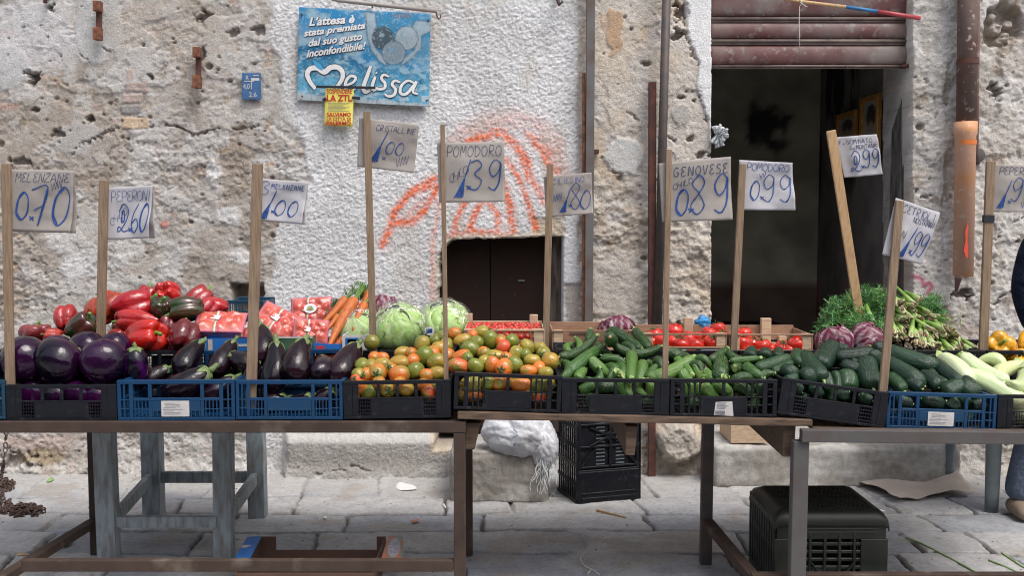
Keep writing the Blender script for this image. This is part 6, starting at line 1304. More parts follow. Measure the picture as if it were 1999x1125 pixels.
# bell peppers
def pepper(seed, nl, taper, m):
    rg = random.Random(seed); n = 48; rows = 30; P = []; offs = [rg.uniform(-.12, .12) for _ in range(nl)]; ph = rg.uniform(0, 6)
    for i in range(rows + 1):
        u = i / rows; phi = math.pi * u; row = []        # u=0 stem end (top)
        for k in range(n):
            a = 2 * math.pi * k / n; lob = abs(math.cos(nl * (a + ph) / 2 + .15 * math.sin(a + seed))) ; li = int((a + ph) / (2 * math.pi) * nl) % nl
            w_ = math.sin(phi) ** .62; r = .5 * w_ * (.80 + .22 * lob ** .7) * (1 - taper * u) * (1 + .04 * math.sin(3 * u + seed + a))
            z = .5 * math.cos(phi) * (1 if u > .5 else 1); z -= .16 * math.exp(-(r / .16) ** 2) * (u < .5); z += .07 * lob * (u < .5) * math.exp(-((u - .22) / .15) ** 2); z -= (.10 * lob + offs[li] * .4) * (u > .5) * math.exp(-((u - .88) / .12) ** 2); z += .13 * (u > .5) * math.exp(-(r / .14) ** 2)
            row.append((r * math.cos(a) + .03 * math.sin(4 * u + seed), r * math.sin(a) + .04 * math.cos(3 * u + seed), z))
        P.append(row)
    b = MB(); b.grid(P, wrap=True); o = proto('bell_pepper', b, m)
    b = MB(); sx = rg.uniform(-.1, .1); b.tube([(.0 + P[0][0][0], P[0][0][1], .28), (.0, .02, .38), (sx * .4, .03, .48), (sx, .06, .60), (sx * 1.4, .09, .66)], [.13, .065, .045, .042, .055], 9); b.build('stem', M['pepperstem'], o, smooth=True)
    return o
PEP = [pepper(1, 4, .15, M['pepper']), pepper(2, 3, .28, M['pepper']), pepper(5, 4, .05, M['pepper']), pepper(7, 3, .2, M['pepper'])]
PEG = [pepper(3, 4, .18, M['peppergreen']), pepper(8, 3, .3, M['peppergreen'])]
# plum tomatoes (every second one keeps its calyx)
pp = smoothprof([(0, .0), (.02, .15), (.08, .30), (.22, .44), (.42, .5), (.62, .49), (.80, .42), (.92, .29), (.98, .14), (1, .04)])
def star(b, R_, z, n=5, seed=0, L=.30, droop=.05, wd=.05):
    rg = random.Random(seed)
    for k in range(n):
        a = 2 * math.pi * k / n + rg.uniform(-.2, .2); d = Vector((math.cos(a), math.sin(a), 0)); s_ = Vector((-d.y, d.x, 0)); l = L * rg.uniform(.8, 1.15); pts = []
        for j in range(5): u = j / 4; c = d * (l * u) + Vector((0, 0, z + .05 * math.sin(u * 3) - droop * u * u + .06 * u * rg.uniform(-.2, 1.2))); pts.append((c, wd * math.sin(math.pi * (.25 + .7 * u))))
        b.grid([[tuple(c - s_ * w_), tuple(c + Vector((0, 0, .012))), tuple(c + s_ * w_)] for c, w_ in pts])
PLM = []
for k in range(4):
    b = MB(); closed(b, lathe(pp, 26, .03 * (k - 1), lobes=((2, .03), (3, .025), (4, .03), (2, .02))[k], wig=.04, seed=k + 2, rows=20)); o = proto('plum_tomato', b, M['plum'])
    if k in (1, 3): b = MB(); star(b, .5, .47, 5, k, .34, .16, .06); b.tube([(0, 0, .44), (.02, 0, .56), (.06, .02, .64)], [.05, .035, .04], 6); b.build('calyx', M['calyxtom'], o, smooth=True, solid=.012)
    PLM.append(o)
pt = smoothprof([(0, .06), (.03, .22), (.12, .38), (.30, .485), (.5, .5), (.70, .485), (.88, .38), (.955, .22), (.94, .1), (.92, .02)])
TOM = []
for k in range(3):
    b = MB(); closed(b, lathe(pt, 32, 0, lobes=(5, .02), wig=.03, seed=k, rows=20)); o = proto('tomato', b, M['tomato'])
    if k > 0: b = MB(); star(b, .5, .44, 6, k + 3, .36, .02, .035); b.tube([(0, 0, .42), (.02, 0, .55), (.09, .03, .66)], [.04, .028, .03], 6); b.build('calyx', M['calyxtom'], o, smooth=True, solid=.01)
    TOM.append(o)
b = MB(); closed(b, lathe(smoothprof([(0, .02), (.1, .3), (.3, .46), (.5, .5), (.7, .46), (.9, .3), (1, .02)]), 14, rows=10)); CHERRY = proto('cherry_tomato', b, M['tomato']); b = MB(); star(b, .5, .46, 5, 2, .3, .05, .05); b.build('calyx', M['calyxtom'], CHERRY)
# courgettes and cucumbers
pz = smoothprof([(0, .03), (.012, .20), (.05, .38), (.14, .475), (.30, .5), (.6, .47), (.84, .41), (.94, .36), (.975, .30), (1, .26)])
def courgette(m, bd, seed, stem=True, lob=.04, thick=.5):
    b = MB(); closed(b, lathe(pz, 24, bd, lobes=(8, lob), wig=.03, seed=seed, rows=24)); o = proto('courgette', b, m)
    if stem: b = MB(); b.tube([(bd * .5, 0, .485), (bd * .5 + .02, 0, .515), (bd * .5 + .05, .02, .56), (bd * .5 + .06, .02, .60)], [.30, .20, .15, .17], 6); b.build('stem', M['zstem'], o, smooth=False)
    b = MB(); b.tube([(bd * .5, 0, -.496), (bd * .5, 0, -.510)], [.13, .10], 9); b.build('blossom_scar', M['stickpale'] if m is M['zucc'] else M['zstem'], o, smooth=True)
    return o
ZUC = [courgette(M['zucc'], .25, 1), courgette(M['zucc'], .8, 2), courgette(M['zucc'], -.08, 3), courgette(M['zucc'], .45, 7), courgette(M['zucc'], .12, 8)]
ZPA = [courgette(M['zpale'], .25, 4), courgette(M['zpale'], .6, 5)]
pk = smoothprof([(0, .03), (.02, .2), (.07, .37), (.18, .48), (.4, .5), (.65, .5), (.84, .46), (.94, .36), (.985, .18), (1, .05)])
CUK = []
for k, bd in enumerate((.12, .4, -.1, .25, .02)):
    b = MB(); closed(b, lathe(pk, 24, bd, lobes=(6, .02), wig=.07, seed=k + 6, rows=24)); o = proto('cucumber', b, M['cuke'])
    b = MB(); b.tube([(bd * .5, 0, .485), (bd * .5 + .02, .02, .54), (bd * .5 + .10, .05, .58)], [.09, .055, .06], 7); b.build('stem', M['zstem'], o, smooth=True)
    b = MB(); b.tube([(bd * .5, 0, -.492), (bd * .5, 0, -.508)], [.08, .05], 8); b.build('blossom_scar', M['zstem'], o, smooth=True); CUK.append(o)

SEED = random.Random(21)
def put(src, A, B_, thick, label, cat, group, color=None, roll=None, thick2=None, top=False):
    """copy a thing so that it runs from A (blossom end) to B (stem end)"""
    c = copy_tree(src); A = Vector(A); B_ = Vector(B_); d = B_ - A; ln = d.length; d.normalize()
    q = d.to_track_quat('Z', 'Y'); roll = SEED.uniform(0, 6.283) if roll is None else roll
    c.matrix_world = Matrix.Translation((A + B_) / 2) @ q.to_matrix().to_4x4() @ Matrix.Rotation(roll, 4, 'Z') @ Matrix.Diagonal((thick, thick2 or thick, ln, 1))
    tag(c, label, cat, group)
    if color: c.color = (*color, 1)
    for k in c.children: k.color = c.color
    return c
def vary(c, a=.12): k = 1 + SEED.uniform(-a, a); return tuple(max(0.001, x * k * (1 + SEED.uniform(-a, a) * .5)) for x in c)
def dep(Yf, py, y0=738, k=.0031): return Yf + .075 + max(0.0, (y0 - py)) * k
class Lab:
    """labels that tell a pile's pieces apart: order along a row that can be seen in the photograph"""
    def __init__(s): s.q = []
    def add(s, o, px, row, look): s.q.append((row, px, o, look))
    def done(s, noun, place):
        rows = {}
        for row, px, o, look in s.q: rows.setdefault(row, []).append((px, o, look))
        for row, l in rows.items():
            l.sort(key=lambda e: e[0])
            for i, (px, o, look) in enumerate(l):
                n = len(l); w_ = 'only' if n == 1 else ORD[i] if i else 'leftmost'
                if i == n - 1 and n > 1: w_ = 'rightmost'
                o['label'] = f"{look} {noun}, {w_} {'one ' if n == 1 else ''}{'from left ' if 0 < i < n - 1 else ''}in the {row} row, {place}"
# ---------------------------------------------------------------- round eggplants
L = Lab()
for cx, cy, rx, ry, row, lk, col, Y in ((50, 702, 46, 47, 'front', 'near black', (.018,.002,.022), 3.86), (114, 708, 49, 42, 'front', 'purple based', (.024,.002,.024), 3.85), (203, 707, 46, 42, 'front', 'glossy violet', (.020,.002,.024), 3.85), (264, 715, 26, 38, 'front', 'bright violet upright', (.075,.005,.11), 3.88),
        (170, 684, 37, 34, 'back', 'purple', (.022,.002,.028), 4.0), (225, 680, 31, 35, 'back', 'dark', (.022,.002,.028), 4.02), (110, 690, 35, 36, 'back', 'dark shaded', (.03, .004, .04), 4.02),
        (62, 772, 30, 24, 'bottom', 'half hidden', (.024,.002,.027), 3.83), (108, 774, 30, 24, 'bottom', 'purple half hidden', (.028,.002,.03), 3.83), (152, 772, 30, 24, 'bottom', 'violet half hidden', (.034,.003,.038), 3.83), (192, 774, 26, 24, 'bottom', 'shaded half hidden', (.035, .003, .04), 3.84), (-12, 716, 26, 34, 'far left', 'partly cut off', (.03, .004, .04), 3.86)):
    s = Y / F; c = at(cx, cy, Y); ax = Vector((SEED.uniform(-.5, .5), SEED.uniform(.6, 1.3), SEED.uniform(-.5, .5))).normalized()
    if 'upright' in lk: ax = Vector((.05, -.1, 1)).normalized()
    o = put(REG[SEED.randint(0, 1)], c + ax * ry * s * -1, c + ax * ry * s, 2 * rx * s, '', 'eggplant', 'round eggplants in the black crate', col); L.add(o, cx, row, lk)
L.done('round eggplant', 'leftmost black crate')
# ---------------------------------------------------------------- long eggplants: (tip x, y, stem x, y, width, look, row, distances)
L = Lab(); ED = (.013, .004, .010)
def longegg(L, lst, place, y0=735):
    for e in lst:
        x0, y0_, x1, y1, w_, lk, row = e[:7]; Ya = e[7] if len(e) > 7 else dep(YF, y0_); Yb = e[8] if len(e) > 8 else dep(YF, y1)
        A, B_ = at(x0, y0_, Ya), at(x1, y1, Yb); o = put(EGG[SEED.randint(0, 3)], A, B_, w_ * (Ya + Yb) / 2 / F, '', 'eggplant', 'long dark eggplants in the blue crates', vary(ED, .45)); L.add(o, (x0 + x1) / 2, row, lk)
    L.done('long eggplant', place)
longegg(L, [(318, 782, 410, 724, 62, 'large lying', 'front', 3.83, 3.86), (347, 735, 391, 668, 50, 'raised', 'back', 3.90, 4.04), (414, 735, 457, 667, 44, 'slim raised', 'back', 3.90, 4.04), (502, 722, 446, 694, 46, 'short rounded', 'back', 3.94, 3.96), (388, 795, 460, 736, 48, 'low', 'front', 3.86, 3.90), (400, 752, 446, 722, 34, 'half covered', 'middle', 3.94, 3.98), (280, 752, 331, 718, 40, 'shadowed', 'back', 3.92, 3.96), (330, 800, 425, 790, 44, 'bottom', 'bottom', 3.90, 3.92), (445, 760, 488, 718, 40, 'hidden', 'middle', 3.98, 4.0)], 'blue labelled crate')
L = Lab(); longegg(L, [(511, 712, 513, 636, 48, 'shiny upright', 'back', 3.93, 4.06), (533, 768, 541, 668, 51, 'pale streaked upright', 'front', 3.83, 3.95), (574, 750, 592, 664, 60, 'broad upright', 'front', 3.81, 3.93), (622, 735, 634, 702, 46, 'end on', 'front', 3.80, 3.96), (650, 752, 697, 674, 58, 'big capped', 'front', 3.83, 3.99), (487, 765, 500, 702, 38, 'shaded', 'front', 3.85, 3.94), (505, 795, 560, 776, 40, 'low', 'bottom', 3.83, 3.84), (560, 800, 610, 774, 40, 'low dark', 'bottom', 3.85, 3.84), (615, 795, 650, 760, 40, 'low short', 'bottom', 3.86, 3.85), (560, 730, 585, 700, 40, 'covered', 'back', 4.0, 4.05)], 'plain blue crate')
# ---------------------------------------------------------------- peppers
L = Lab(); RD = (.50, .012, .012)
pl = [(72, 650, 62, 34, 'dusky pink red', 'lower', (.26, .03, .035), 4.24, (0, 0, 1), 0), (103, 655, 34, 30, 'small red', 'lower', (.50, .03, .015), 4.16, (-.8, -.4, .2), 3), (130, 622, 48, 46, 'red', 'middle', (.46, .02, .02), 4.36, (-.2, .5, .6), 0), (156, 637, 62, 52, 'dark green and maroon', 'lower', (.085, .02, .018), 4.20, (.75, -.1, .65), 'g1'),
      (214, 602, 62, 56, 'orange red', 'middle', (.60, .055, .01), 4.40, (.2, .6, .5), 0), (262, 597, 74, 62, 'broad crimson', 'middle', (.48, .012, .022), 4.34, (.75, .3, .3), 2), (284, 582, 50, 46, 'crimson', 'top', (.46, .012, .018), 4.48, (.3, .3, .8), 1), (325, 577, 54, 50, 'bright red', 'top', (.62, .016, .014), 4.46, (.0, .7, -.4), 2),
      (314, 606, 54, 44, 'blackish brown', 'middle', (.05, .022, .012), 4.30, (.15, -.35, .9), 'g0'), (364, 605, 64, 52, 'olive brown ribbed', 'middle', (.085, .032, .016), 4.26, (-.9, -.2, -.2), 'g0'), (386, 582, 56, 48, 'dull red', 'top', (.34, .018, .02), 4.44, (.6, .5, .5), 1), (424, 597, 42, 36, 'small glossy red', 'top', (.52, .012, .018), 4.40, (-.95, -.2, .1), 3),
      (268, 629, 84, 42, 'long scarlet', 'lower', (.52, .02, .02), 4.20, (-.98, .1, .1), 1), (285, 655, 84, 62, 'big bright scarlet', 'front', (.62, .016, .008), 4.13, (.85, -.5, .25), 2), (357, 656, 66, 58, 'deep maroon', 'front', (.16, .012, .016), 4.13, (.1, .6, .75), 0), (326, 640, 34, 46, 'maroon', 'lower', (.20, .012, .02), 4.22, (.1, .3, .9), 3),
      (186, 608, 46, 40, 'orange tinted red', 'middle', (.55, .06, .015), 4.44, (-.3, .5, .6), 3), (180, 652, 44, 34, 'shaded red', 'front', (.40, .015, .015), 4.26, (.2, .5, .6), 3), (240, 640, 48, 40, 'shadow coloured', 'lower', (.12, .03, .02), 4.30, (-.2, .6, .5), 0), (402, 606, 46, 46, 'half hidden red', 'middle', (.48, .02, .03), 4.36, (.3, .5, .6), 0), (232, 662, 40, 40, 'dark red', 'front', (.30, .012, .012), 4.20, (.3, .6, .4), 2), (318, 668, 50, 44, 'low red', 'front', (.40, .012, .012), 4.22, (-.4, .6, .3), 0)]  # the shadow coloured pepper has shade within the heap put into its colour
for cx, cy, w_, h, lk, row, col, Y, ax, k in pl:
    src = PEG[int(k[1])] if isinstance(k, str) else PEP[k]; s = Y / F; c = at(cx, cy, Y); a = Vector(ax).normalized()
    hor = math.hypot(a.x, .0); ln = (w_ * abs(a.x) + h * abs(a.z) + .5 * (w_ + h) * abs(a.y)) / (abs(a.x) + abs(a.z) + abs(a.y)); th = (h * abs(a.x) + w_ * abs(a.z) + .5 * (w_ + h) * abs(a.y)) / (abs(a.x) + abs(a.z) + abs(a.y))
    o = put(src, c - a * ln * .5 * s, c + a * ln * .5 * s, th * s * 1.06, '', 'pepper', 'bell peppers in the rear crates', tuple(x * .74 for x in col)); L.add(o, cx, row, lk)
L.done('bell pepper', 'left rear heap')
for cx, cy, w_, h, Y, ax, lb in ((1951, 679, 60, 54, 4.16, (-.3, -.75, .35), 'big yellow bell pepper with green stem, leftmost at the right end'), (1990, 703, 50, 40, 4.12, (.2, -.7, .6), 'yellow bell pepper in front of the crate of pale courgettes, lower one'), (2008, 668, 46, 46, 4.26, (.4, .4, .6), 'yellow bell pepper cut by the right edge of the view'), (1930, 692, 30, 30, 4.20, (-.8, -.3, .3), 'small greenish yellow pepper lobe below the big yellow one')):
    s = Y / F; c = at(cx, cy, Y); a = Vector(ax).normalized(); put(PEP[2] if cx != 1930 else PEP[0], c - a * h * .5 * s, c + a * h * .5 * s, w_ * s, lb, 'pepper', 'yellow peppers', (.72, .33, .008) if cx != 1930 else (.42, .33, .01))
# ---------------------------------------------------------------- plum tomatoes: x, y, half length, half width, angle, colour
TC = {'G': ((.17, .20, .025), 'olive green'), 'O': ((.66, .17, .03), 'orange'), 'M': ((.42, .25, .035), 'orange and olive'), 'R': ((.62, .095, .035), 'salmon red'), 'Y': ((.36, .28, .04), 'yellow olive')}
def plums(lst, Yf, place, y0, rows):
    L = Lab()
    for x, y, a_, b_, ang, cc in lst:
        lo = y > rows[0]; Y = Yf + .055 if lo else dep(Yf, y, y0, .0034); s = Y / F; col, lk = TC[cc]; row = 'bottom' if lo else 'front' if y > rows[1] else 'second' if y > rows[2] else 'third' if y > rows[3] else 'top'
        if a_ / b_ < 1.12: ax = Vector((SEED.uniform(-.3, .3), -.8 * SEED.choice((-1, 1)), SEED.uniform(-.1, .5))).normalized(); ln = 2.5 * b_ * s
        else: th = R(ang); ax = Vector((math.cos(th), SEED.uniform(-.3, .3), math.sin(th))).normalized() * SEED.choice((-1, 1)); ln = 2 * a_ * s * 1.04
        c = at(x, y, Y); o = put(PLM[SEED.choice((0, 1, 2, 3, 0, 2))], c - ax * ln / 2, c + ax * ln / 2, 2 * b_ * s * 1.07, '', 'plum tomato', 'plum tomatoes in the two black crates', vary(col, .10)); L.add(o, x, row, lk)
    L.done('plum tomato', place)
plums([(707, 714, 14, 14, 0, 'G'), (700, 732, 13, 13, 0, 'Y'), (696, 742, 12, 11, 0, 'R'), (724, 714, 12, 12, 0, 'M'), (737, 729, 18, 18, 0, 'O'), (715, 732, 12, 13, 0, 'O'), (746, 714, 18, 14, 10, 'M'), (731, 699, 13, 12, 0, 'O'), (746, 700, 14, 12, 0, 'O'), (780, 709, 20, 14, 0, 'M'), (780, 731, 21, 17, 0, 'O'), (812, 724, 17, 16, 0, 'G'), (786, 690, 17, 12, 10, 'M'), (802, 691, 12, 12, 0, 'O'), (806, 705, 13, 13, 0, 'O'), (829, 696, 20, 17, 70, 'G'), (824, 674, 19, 15, 80, 'Y'), (852, 708, 19, 16, 30, 'M'), (853, 729, 17, 13, 5, 'M'), (833, 733, 14, 12, 0, 'O'), (857, 681, 16, 14, 0, 'M'), (872, 674, 14, 13, 0, 'Y'), (874, 695, 14, 14, 0, 'O'), (762, 722, 14, 13, 0, 'O'), (845, 690, 13, 13, 0, 'O'), (864, 660, 15, 14, 0, 'G'), (850, 664, 13, 12, 0, 'G'),
       (703, 757, 16, 14, 20, 'O'), (720, 766, 18, 14, 15, 'G'), (757, 762, 15, 15, 0, 'M'), (793, 760, 15, 14, 0, 'M'), (838, 766, 17, 16, 0, 'R'), (780, 750, 14, 13, 0, 'O'), (826, 752, 14, 12, 0, 'O'), (855, 756, 15, 13, 0, 'M'), (740, 748, 13, 12, 0, 'O'), (690, 772, 12, 14, 0, 'O')], YF, 'left tomato crate', 738, (745, 718, 698, 680))
plums([(894, 715, 21, 14, -10, 'R'), (901, 696, 19, 12, 20, 'O'), (918, 682, 20, 15, -20, 'G'), (903, 664, 18, 11, 15, 'M'), (887, 651, 14, 12, 0, 'O'), (923, 655, 12, 11, 0, 'O'), (941, 649, 15, 13, 20, 'Y'), (957, 665, 19, 15, 88, 'G'), (929, 669, 16, 12, 10, 'G'), (928, 715, 17, 14, -20, 'G'), (966, 695, 22, 11, -8, 'M'), (960, 712, 18, 14, 70, 'O'), (984, 718, 17, 17, 0, 'O'), (1004, 712, 18, 15, -30, 'G'), (982, 679, 16, 13, 60, 'R'), (999, 667, 14, 14, 0, 'G'), (1007, 692, 17, 14, 70, 'Y'), (1031, 678, 18, 13, -40, 'Y'), (1054, 680, 13, 11, 0, 'Y'), (1039, 705, 17, 12, 0, 'Y'), (1061, 690, 13, 13, 0, 'Y'), (1074, 705, 17, 17, 0, 'M'), (1032, 724, 17, 11, -5, 'O'), (1065, 728, 15, 11, 0, 'Y'), (1026, 693, 13, 12, 0, 'G'), (978, 666, 12, 12, 0, 'O'), (945, 690, 13, 13, 0, 'O'), (946, 706, 13, 12, 0, 'Y'), (1052, 718, 12, 12, 0, 'O'), (912, 700, 13, 12, 0, 'G'), (988, 700, 13, 12, 0, 'O'),
       (974, 749, 15, 16, 0, 'O'), (953, 749, 13, 15, 0, 'G'), (1017, 752, 22, 14, 0, 'O'), (1051, 752, 14, 16, 0, 'G'), (926, 751, 13, 15, 0, 'Y'), (912, 752, 13, 14, 0, 'M'), (926, 771, 16, 13, 0, 'O'), (1051, 774, 16, 13, 0, 'R'), (990, 744, 13, 13, 0, 'O'), (1070, 750, 13, 14, 0, 'Y'), (906, 770, 14, 13, 0, 'M'), (1034, 768, 14, 13, 0, 'R')], YF - .01, 'right tomato crate', 728, (736, 708, 688, 670))
c = at(726, 669, 4.03); ax = Vector((.5, -.2, .8)).normalized(); put(PLM[0], c - ax * .033, c + ax * .033, .062, 'single olive green plum tomato perched on the rim of the lettuce crate', 'plum tomato', 'plum tomatoes in the two black crates', (.20, .19, .03))
# ---------------------------------------------------------------- courgettes / cucumbers
def sticks(lst, protos, Yf, base, noun, group, place, cols, y0, rowsy, lowY=.05, k=.0034):
    L = Lab()
    for e in lst:
        x0, ya, x1, yb, w_ = e[:5]; opt = e[5] if len(e) > 5 else {}; ym = (ya + yb) / 2; lo = ym > rowsy[0]
        if lo: Ya = Yb = Yf + lowY + .012 * SEED.random()
        else: Ya, Yb = dep(Yf, ya, y0, k), dep(Yf, yb, y0, k)
        if 'Y' in opt: Ya, Yb = opt['Y']
        A, B_ = at(x0, ya, Ya), at(x1, yb, Yb)
        d = (B_ - A)
        cn = opt.get('c', 0); col = cols[cn][0]; row = 'bottom' if lo else 'front' if ym > rowsy[1] else 'second' if ym > rowsy[2] else 'top'
        o = put(protos[opt.get('p', SEED.randint(0, len(protos) - 1))], A, B_, w_ * (Ya + Yb) / 2 / F * 1.06, '', noun, group, vary(col, .12), opt.get('roll')); L.add(o, (x0 + x1) / 2, row, opt.get('lk', cols[cn][1]))
    L.done(noun, place)
ZC = [((.030, .085, .016), 'mid green'), ((.012, .042, .010), 'dark green'), ((.085, .18, .034), 'light green')]
GZ = 'courgettes in the two black crates'
sticks([(1094, 702, 1164, 662, 20, {'c': 1, 'lk': 'long dark'}), (1106, 729, 1174, 678, 25, {'c': 0, 'p': 2, 'lk': 'broad speckled'}), (1154, 708, 1212, 736, 25, {'c': 2, 'p': 1, 'lk': 'bent light green', 'roll': 2.2}), (1233, 688, 1231, 742, 23, {'c': 2, 'p': 2, 'lk': 'upright pale'}), (1256, 705, 1248, 750, 22, {'c': 2, 'p': 0}), (1210, 708, 1214, 745, 19, {'c': 0}), (1194, 681, 1290, 686, 21, {'c': 1, 'p': 1, 'lk': 'long lying dark', 'roll': 1.2}), (1190, 644, 1250, 682, 24, {'c': 1, 'p': 2, 'lk': 'high dark'}), (1193, 664, 1190, 655, 25, {'c': 1, 'Y': (3.88, 4.07), 'lk': 'end on'}), (1268, 682, 1239, 644, 20, {'c': 1, 'p': 2, 'lk': 'high stemmed'}), (1172, 698, 1220, 706, 17, {'c': 0}), (1265, 744, 1352, 704, 30, {'c': 2, 'p': 0, 'lk': 'long pale'}), (1262, 709, 1300, 710, 15, {'c': 0}), (1149, 668, 1153, 645, 16, {'c': 1, 'lk': 'stub end'}), (1104, 742, 1105, 704, 20, {'c': 0}), (1150, 748, 1176, 728, 22, {'c': 0}), (1113, 694, 1110, 670, 15, {'c': 2, 'lk': 'short'}), (1131, 688, 1127, 661, 14, {'c': 2, 'lk': 'short pale'}), (1264, 742, 1280, 716, 20, {'c': 0}), (1126, 742, 1140, 722, 20, {'c': 2}), (1166, 672, 1185, 690, 18, {'c': 1}), (1215, 672, 1240, 690, 18, {'c': 1}), (1140, 700, 1128, 720, 18, {'c': 0}), (1190, 712, 1196, 740, 20, {'c': 0}), (1276, 700, 1300, 726, 18, {'c': 1}),
        (1132, 768, 1160, 750, 24, {'c': 0}), (1166, 756, 1200, 756, 28, {'c': 1}), (1213, 775, 1212, 738, 20, {'c': 0}), (1228, 772, 1229, 738, 18, {'c': 2}), (1253, 772, 1250, 742, 20, {'c': 2}), (1272, 775, 1268, 745, 22, {'c': 2}), (1140, 790, 1170, 776, 22, {'c': 1}), (1282, 790, 1250, 782, 22, {'c': 1})], ZUC, YF - .01, 0, 'courgette', GZ, 'left courgette crate', ZC, 738, (747, 715, 690))
sticks([(1306, 688, 1348, 704, 24, {'c': 1, 'lk': 'dark'}), (1386, 706, 1420, 682, 18, {'c': 1, 'p': 2}), (1424, 706, 1482, 700, 15, {'c': 0, 'p': 2, 'lk': 'slim'}), (1405, 738, 1408, 698, 30, {'c': 1, 'lk': 'thick upright dark'}), (1440, 735, 1437, 718, 30, {'c': 1, 'Y': (4.0, 3.84), 'lk': 'end on dark'}), (1452, 714, 1487, 738, 24, {'c': 0}), (1374, 744, 1358, 716, 23, {'c': 2}), (1374, 728, 1414, 742, 22, {'c': 2, 'p': 1}), (1330, 726, 1346, 746, 22, {'c': 2}), (1480, 740, 1508, 727, 17, {'c': 1}), (1352, 700, 1390, 712, 16, {'c': 0}), (1320, 700, 1350, 730, 18, {'c': 2}), (1344, 712, 1375, 726, 18, {'c': 1, 'lk': 'shaded'}), (1418, 690, 1455, 706, 18, {'c': 1}), (1390, 728, 1420, 738, 20, {'c': 1}), (1425, 745, 1470, 735, 20, {'c': 1}),
        (1336, 775, 1335, 748, 15, {'c': 0}), (1350, 775, 1349, 748, 14, {'c': 2}), (1363, 772, 1362, 748, 13, {'c': 2}), (1370, 752, 1398, 782, 26, {'c': 2}), (1392, 746, 1425, 768, 26, {'c': 2}), (1436, 748, 1468, 770, 26, {'c': 1}), (1478, 748, 1490, 772, 22, {'c': 1}), (1340, 795, 1365, 780, 22, {'c': 1}), (1465, 795, 1480, 778, 20, {'c': 0})], ZUC, YF - .01, 0, 'courgette', GZ, 'right courgette crate', ZC, 738, (748, 722, 705))
CC = [((.010, .034, .016), 'dark'), ((.018, .054, .018), 'mid green'), ((.007, .025, .016), 'blue green')]
GC = 'cucumbers in the black and blue crates'
sticks([(1474, 722, 1543, 699, 26, {'c': 1, 'lk': 'long speckled', 'p': 0}), (1508, 727, 1548, 708, 18, {'c': 1}), (1522, 720, 1560, 737, 28, {'c': 0, 'p': 1}), (1555, 714, 1572, 690, 26, {'c': 1}), (1567, 694, 1606, 744, 40, {'c': 0, 'p': 2, 'lk': 'thick'}), (1625, 674, 1600, 718, 40, {'c': 0, 'p': 0, 'lk': 'thick raised'}), (1630, 677, 1658, 684, 20, {'c': 2}), (1627, 698, 1708, 689, 29, {'c': 2, 'p': 0, 'lk': 'lying'}), (1689, 703, 1703, 760, 44, {'c': 0, 'p': 2, 'lk': 'stout spotted'}), (1650, 726, 1656, 764, 38, {'c': 1, 'p': 2, 'lk': 'stout'}), (1608, 728, 1620, 764, 26, {'c': 0}), (1632, 726, 1638, 766, 23, {'c': 1}), (1563, 726, 1590, 748, 30, {'c': 0}), (1702, 692, 1732, 716, 30, {'c': 0}), (1704, 681, 1732, 677, 24, {'c': 2}), (1465, 700, 1468, 682, 24, {'c': 0, 'lk': 'standing'}), (1492, 700, 1495, 686, 26, {'c': 0, 'lk': 'standing dull'}), (1518, 700, 1520, 683, 20, {'c': 0, 'lk': 'standing small'}), (1552, 705, 1556, 686, 22, {'c': 1}), (1640, 712, 1680, 722, 26, {'c': 2, 'lk': 'shaded'}), (1660, 708, 1690, 714, 22, {'c': 2, 'lk': 'shaded'}), (1535, 745, 1555, 735, 22, {'c': 0}),
        (1546, 752, 1564, 766, 26, {'c': 0}), (1585, 750, 1602, 776, 24, {'c': 0}), (1618, 752, 1626, 780, 22, {'c': 1}), (1645, 760, 1648, 785, 24, {'c': 0}), (1675, 772, 1700, 784, 24, {'c': 0}), (1560, 785, 1580, 775, 22, {'c': 2})], CUK, YF - .01, 0, 'cucumber', GC, 'tilted black crate', CC, 745, (750, 726, 702))
sticks([(1834, 720, 1708, 680, 36, {'c': 0, 'p': 0, 'lk': 'long thick top'}), (1806, 754, 1702, 697, 38, {'c': 0, 'p': 2, 'lk': 'very thick long'}), (1834, 757, 1798, 728, 27, {'c': 2, 'p': 0}), (1830, 714, 1876, 749, 27, {'c': 2, 'p': 0, 'lk': 'slanting'}), (1812, 728, 1845, 753, 25, {'c': 0}), (1840, 768, 1880, 752, 34, {'c': 0}), (1872, 750, 1910, 775, 37, {'c': 0, 'p': 2}), (1732, 733, 1766, 764, 27, {'c': 1, 'p': 2}), (1770, 745, 1800, 760, 26, {'c': 2}), (1880, 740, 1900, 756, 24, {'c': 2}),
        (1798, 778, 1842, 792, 30, {'c': 0}), (1850, 800, 1870, 780, 28, {'c': 0}), (1875, 790, 1892, 776, 24, {'c': 1}), (1745, 782, 1780, 790, 26, {'c': 2}), (1895, 796, 1925, 790, 26, {'c': 2}), (1905, 812, 1860, 815, 22, {'c': 1})], CUK, YF - .01, 0, 'cucumber', GC, 'right blue crate', CC, 762, (774, 745, 715))
PC = [((.62, .68, .40), 'pale green'), ((.52, .60, .30), 'light green')]
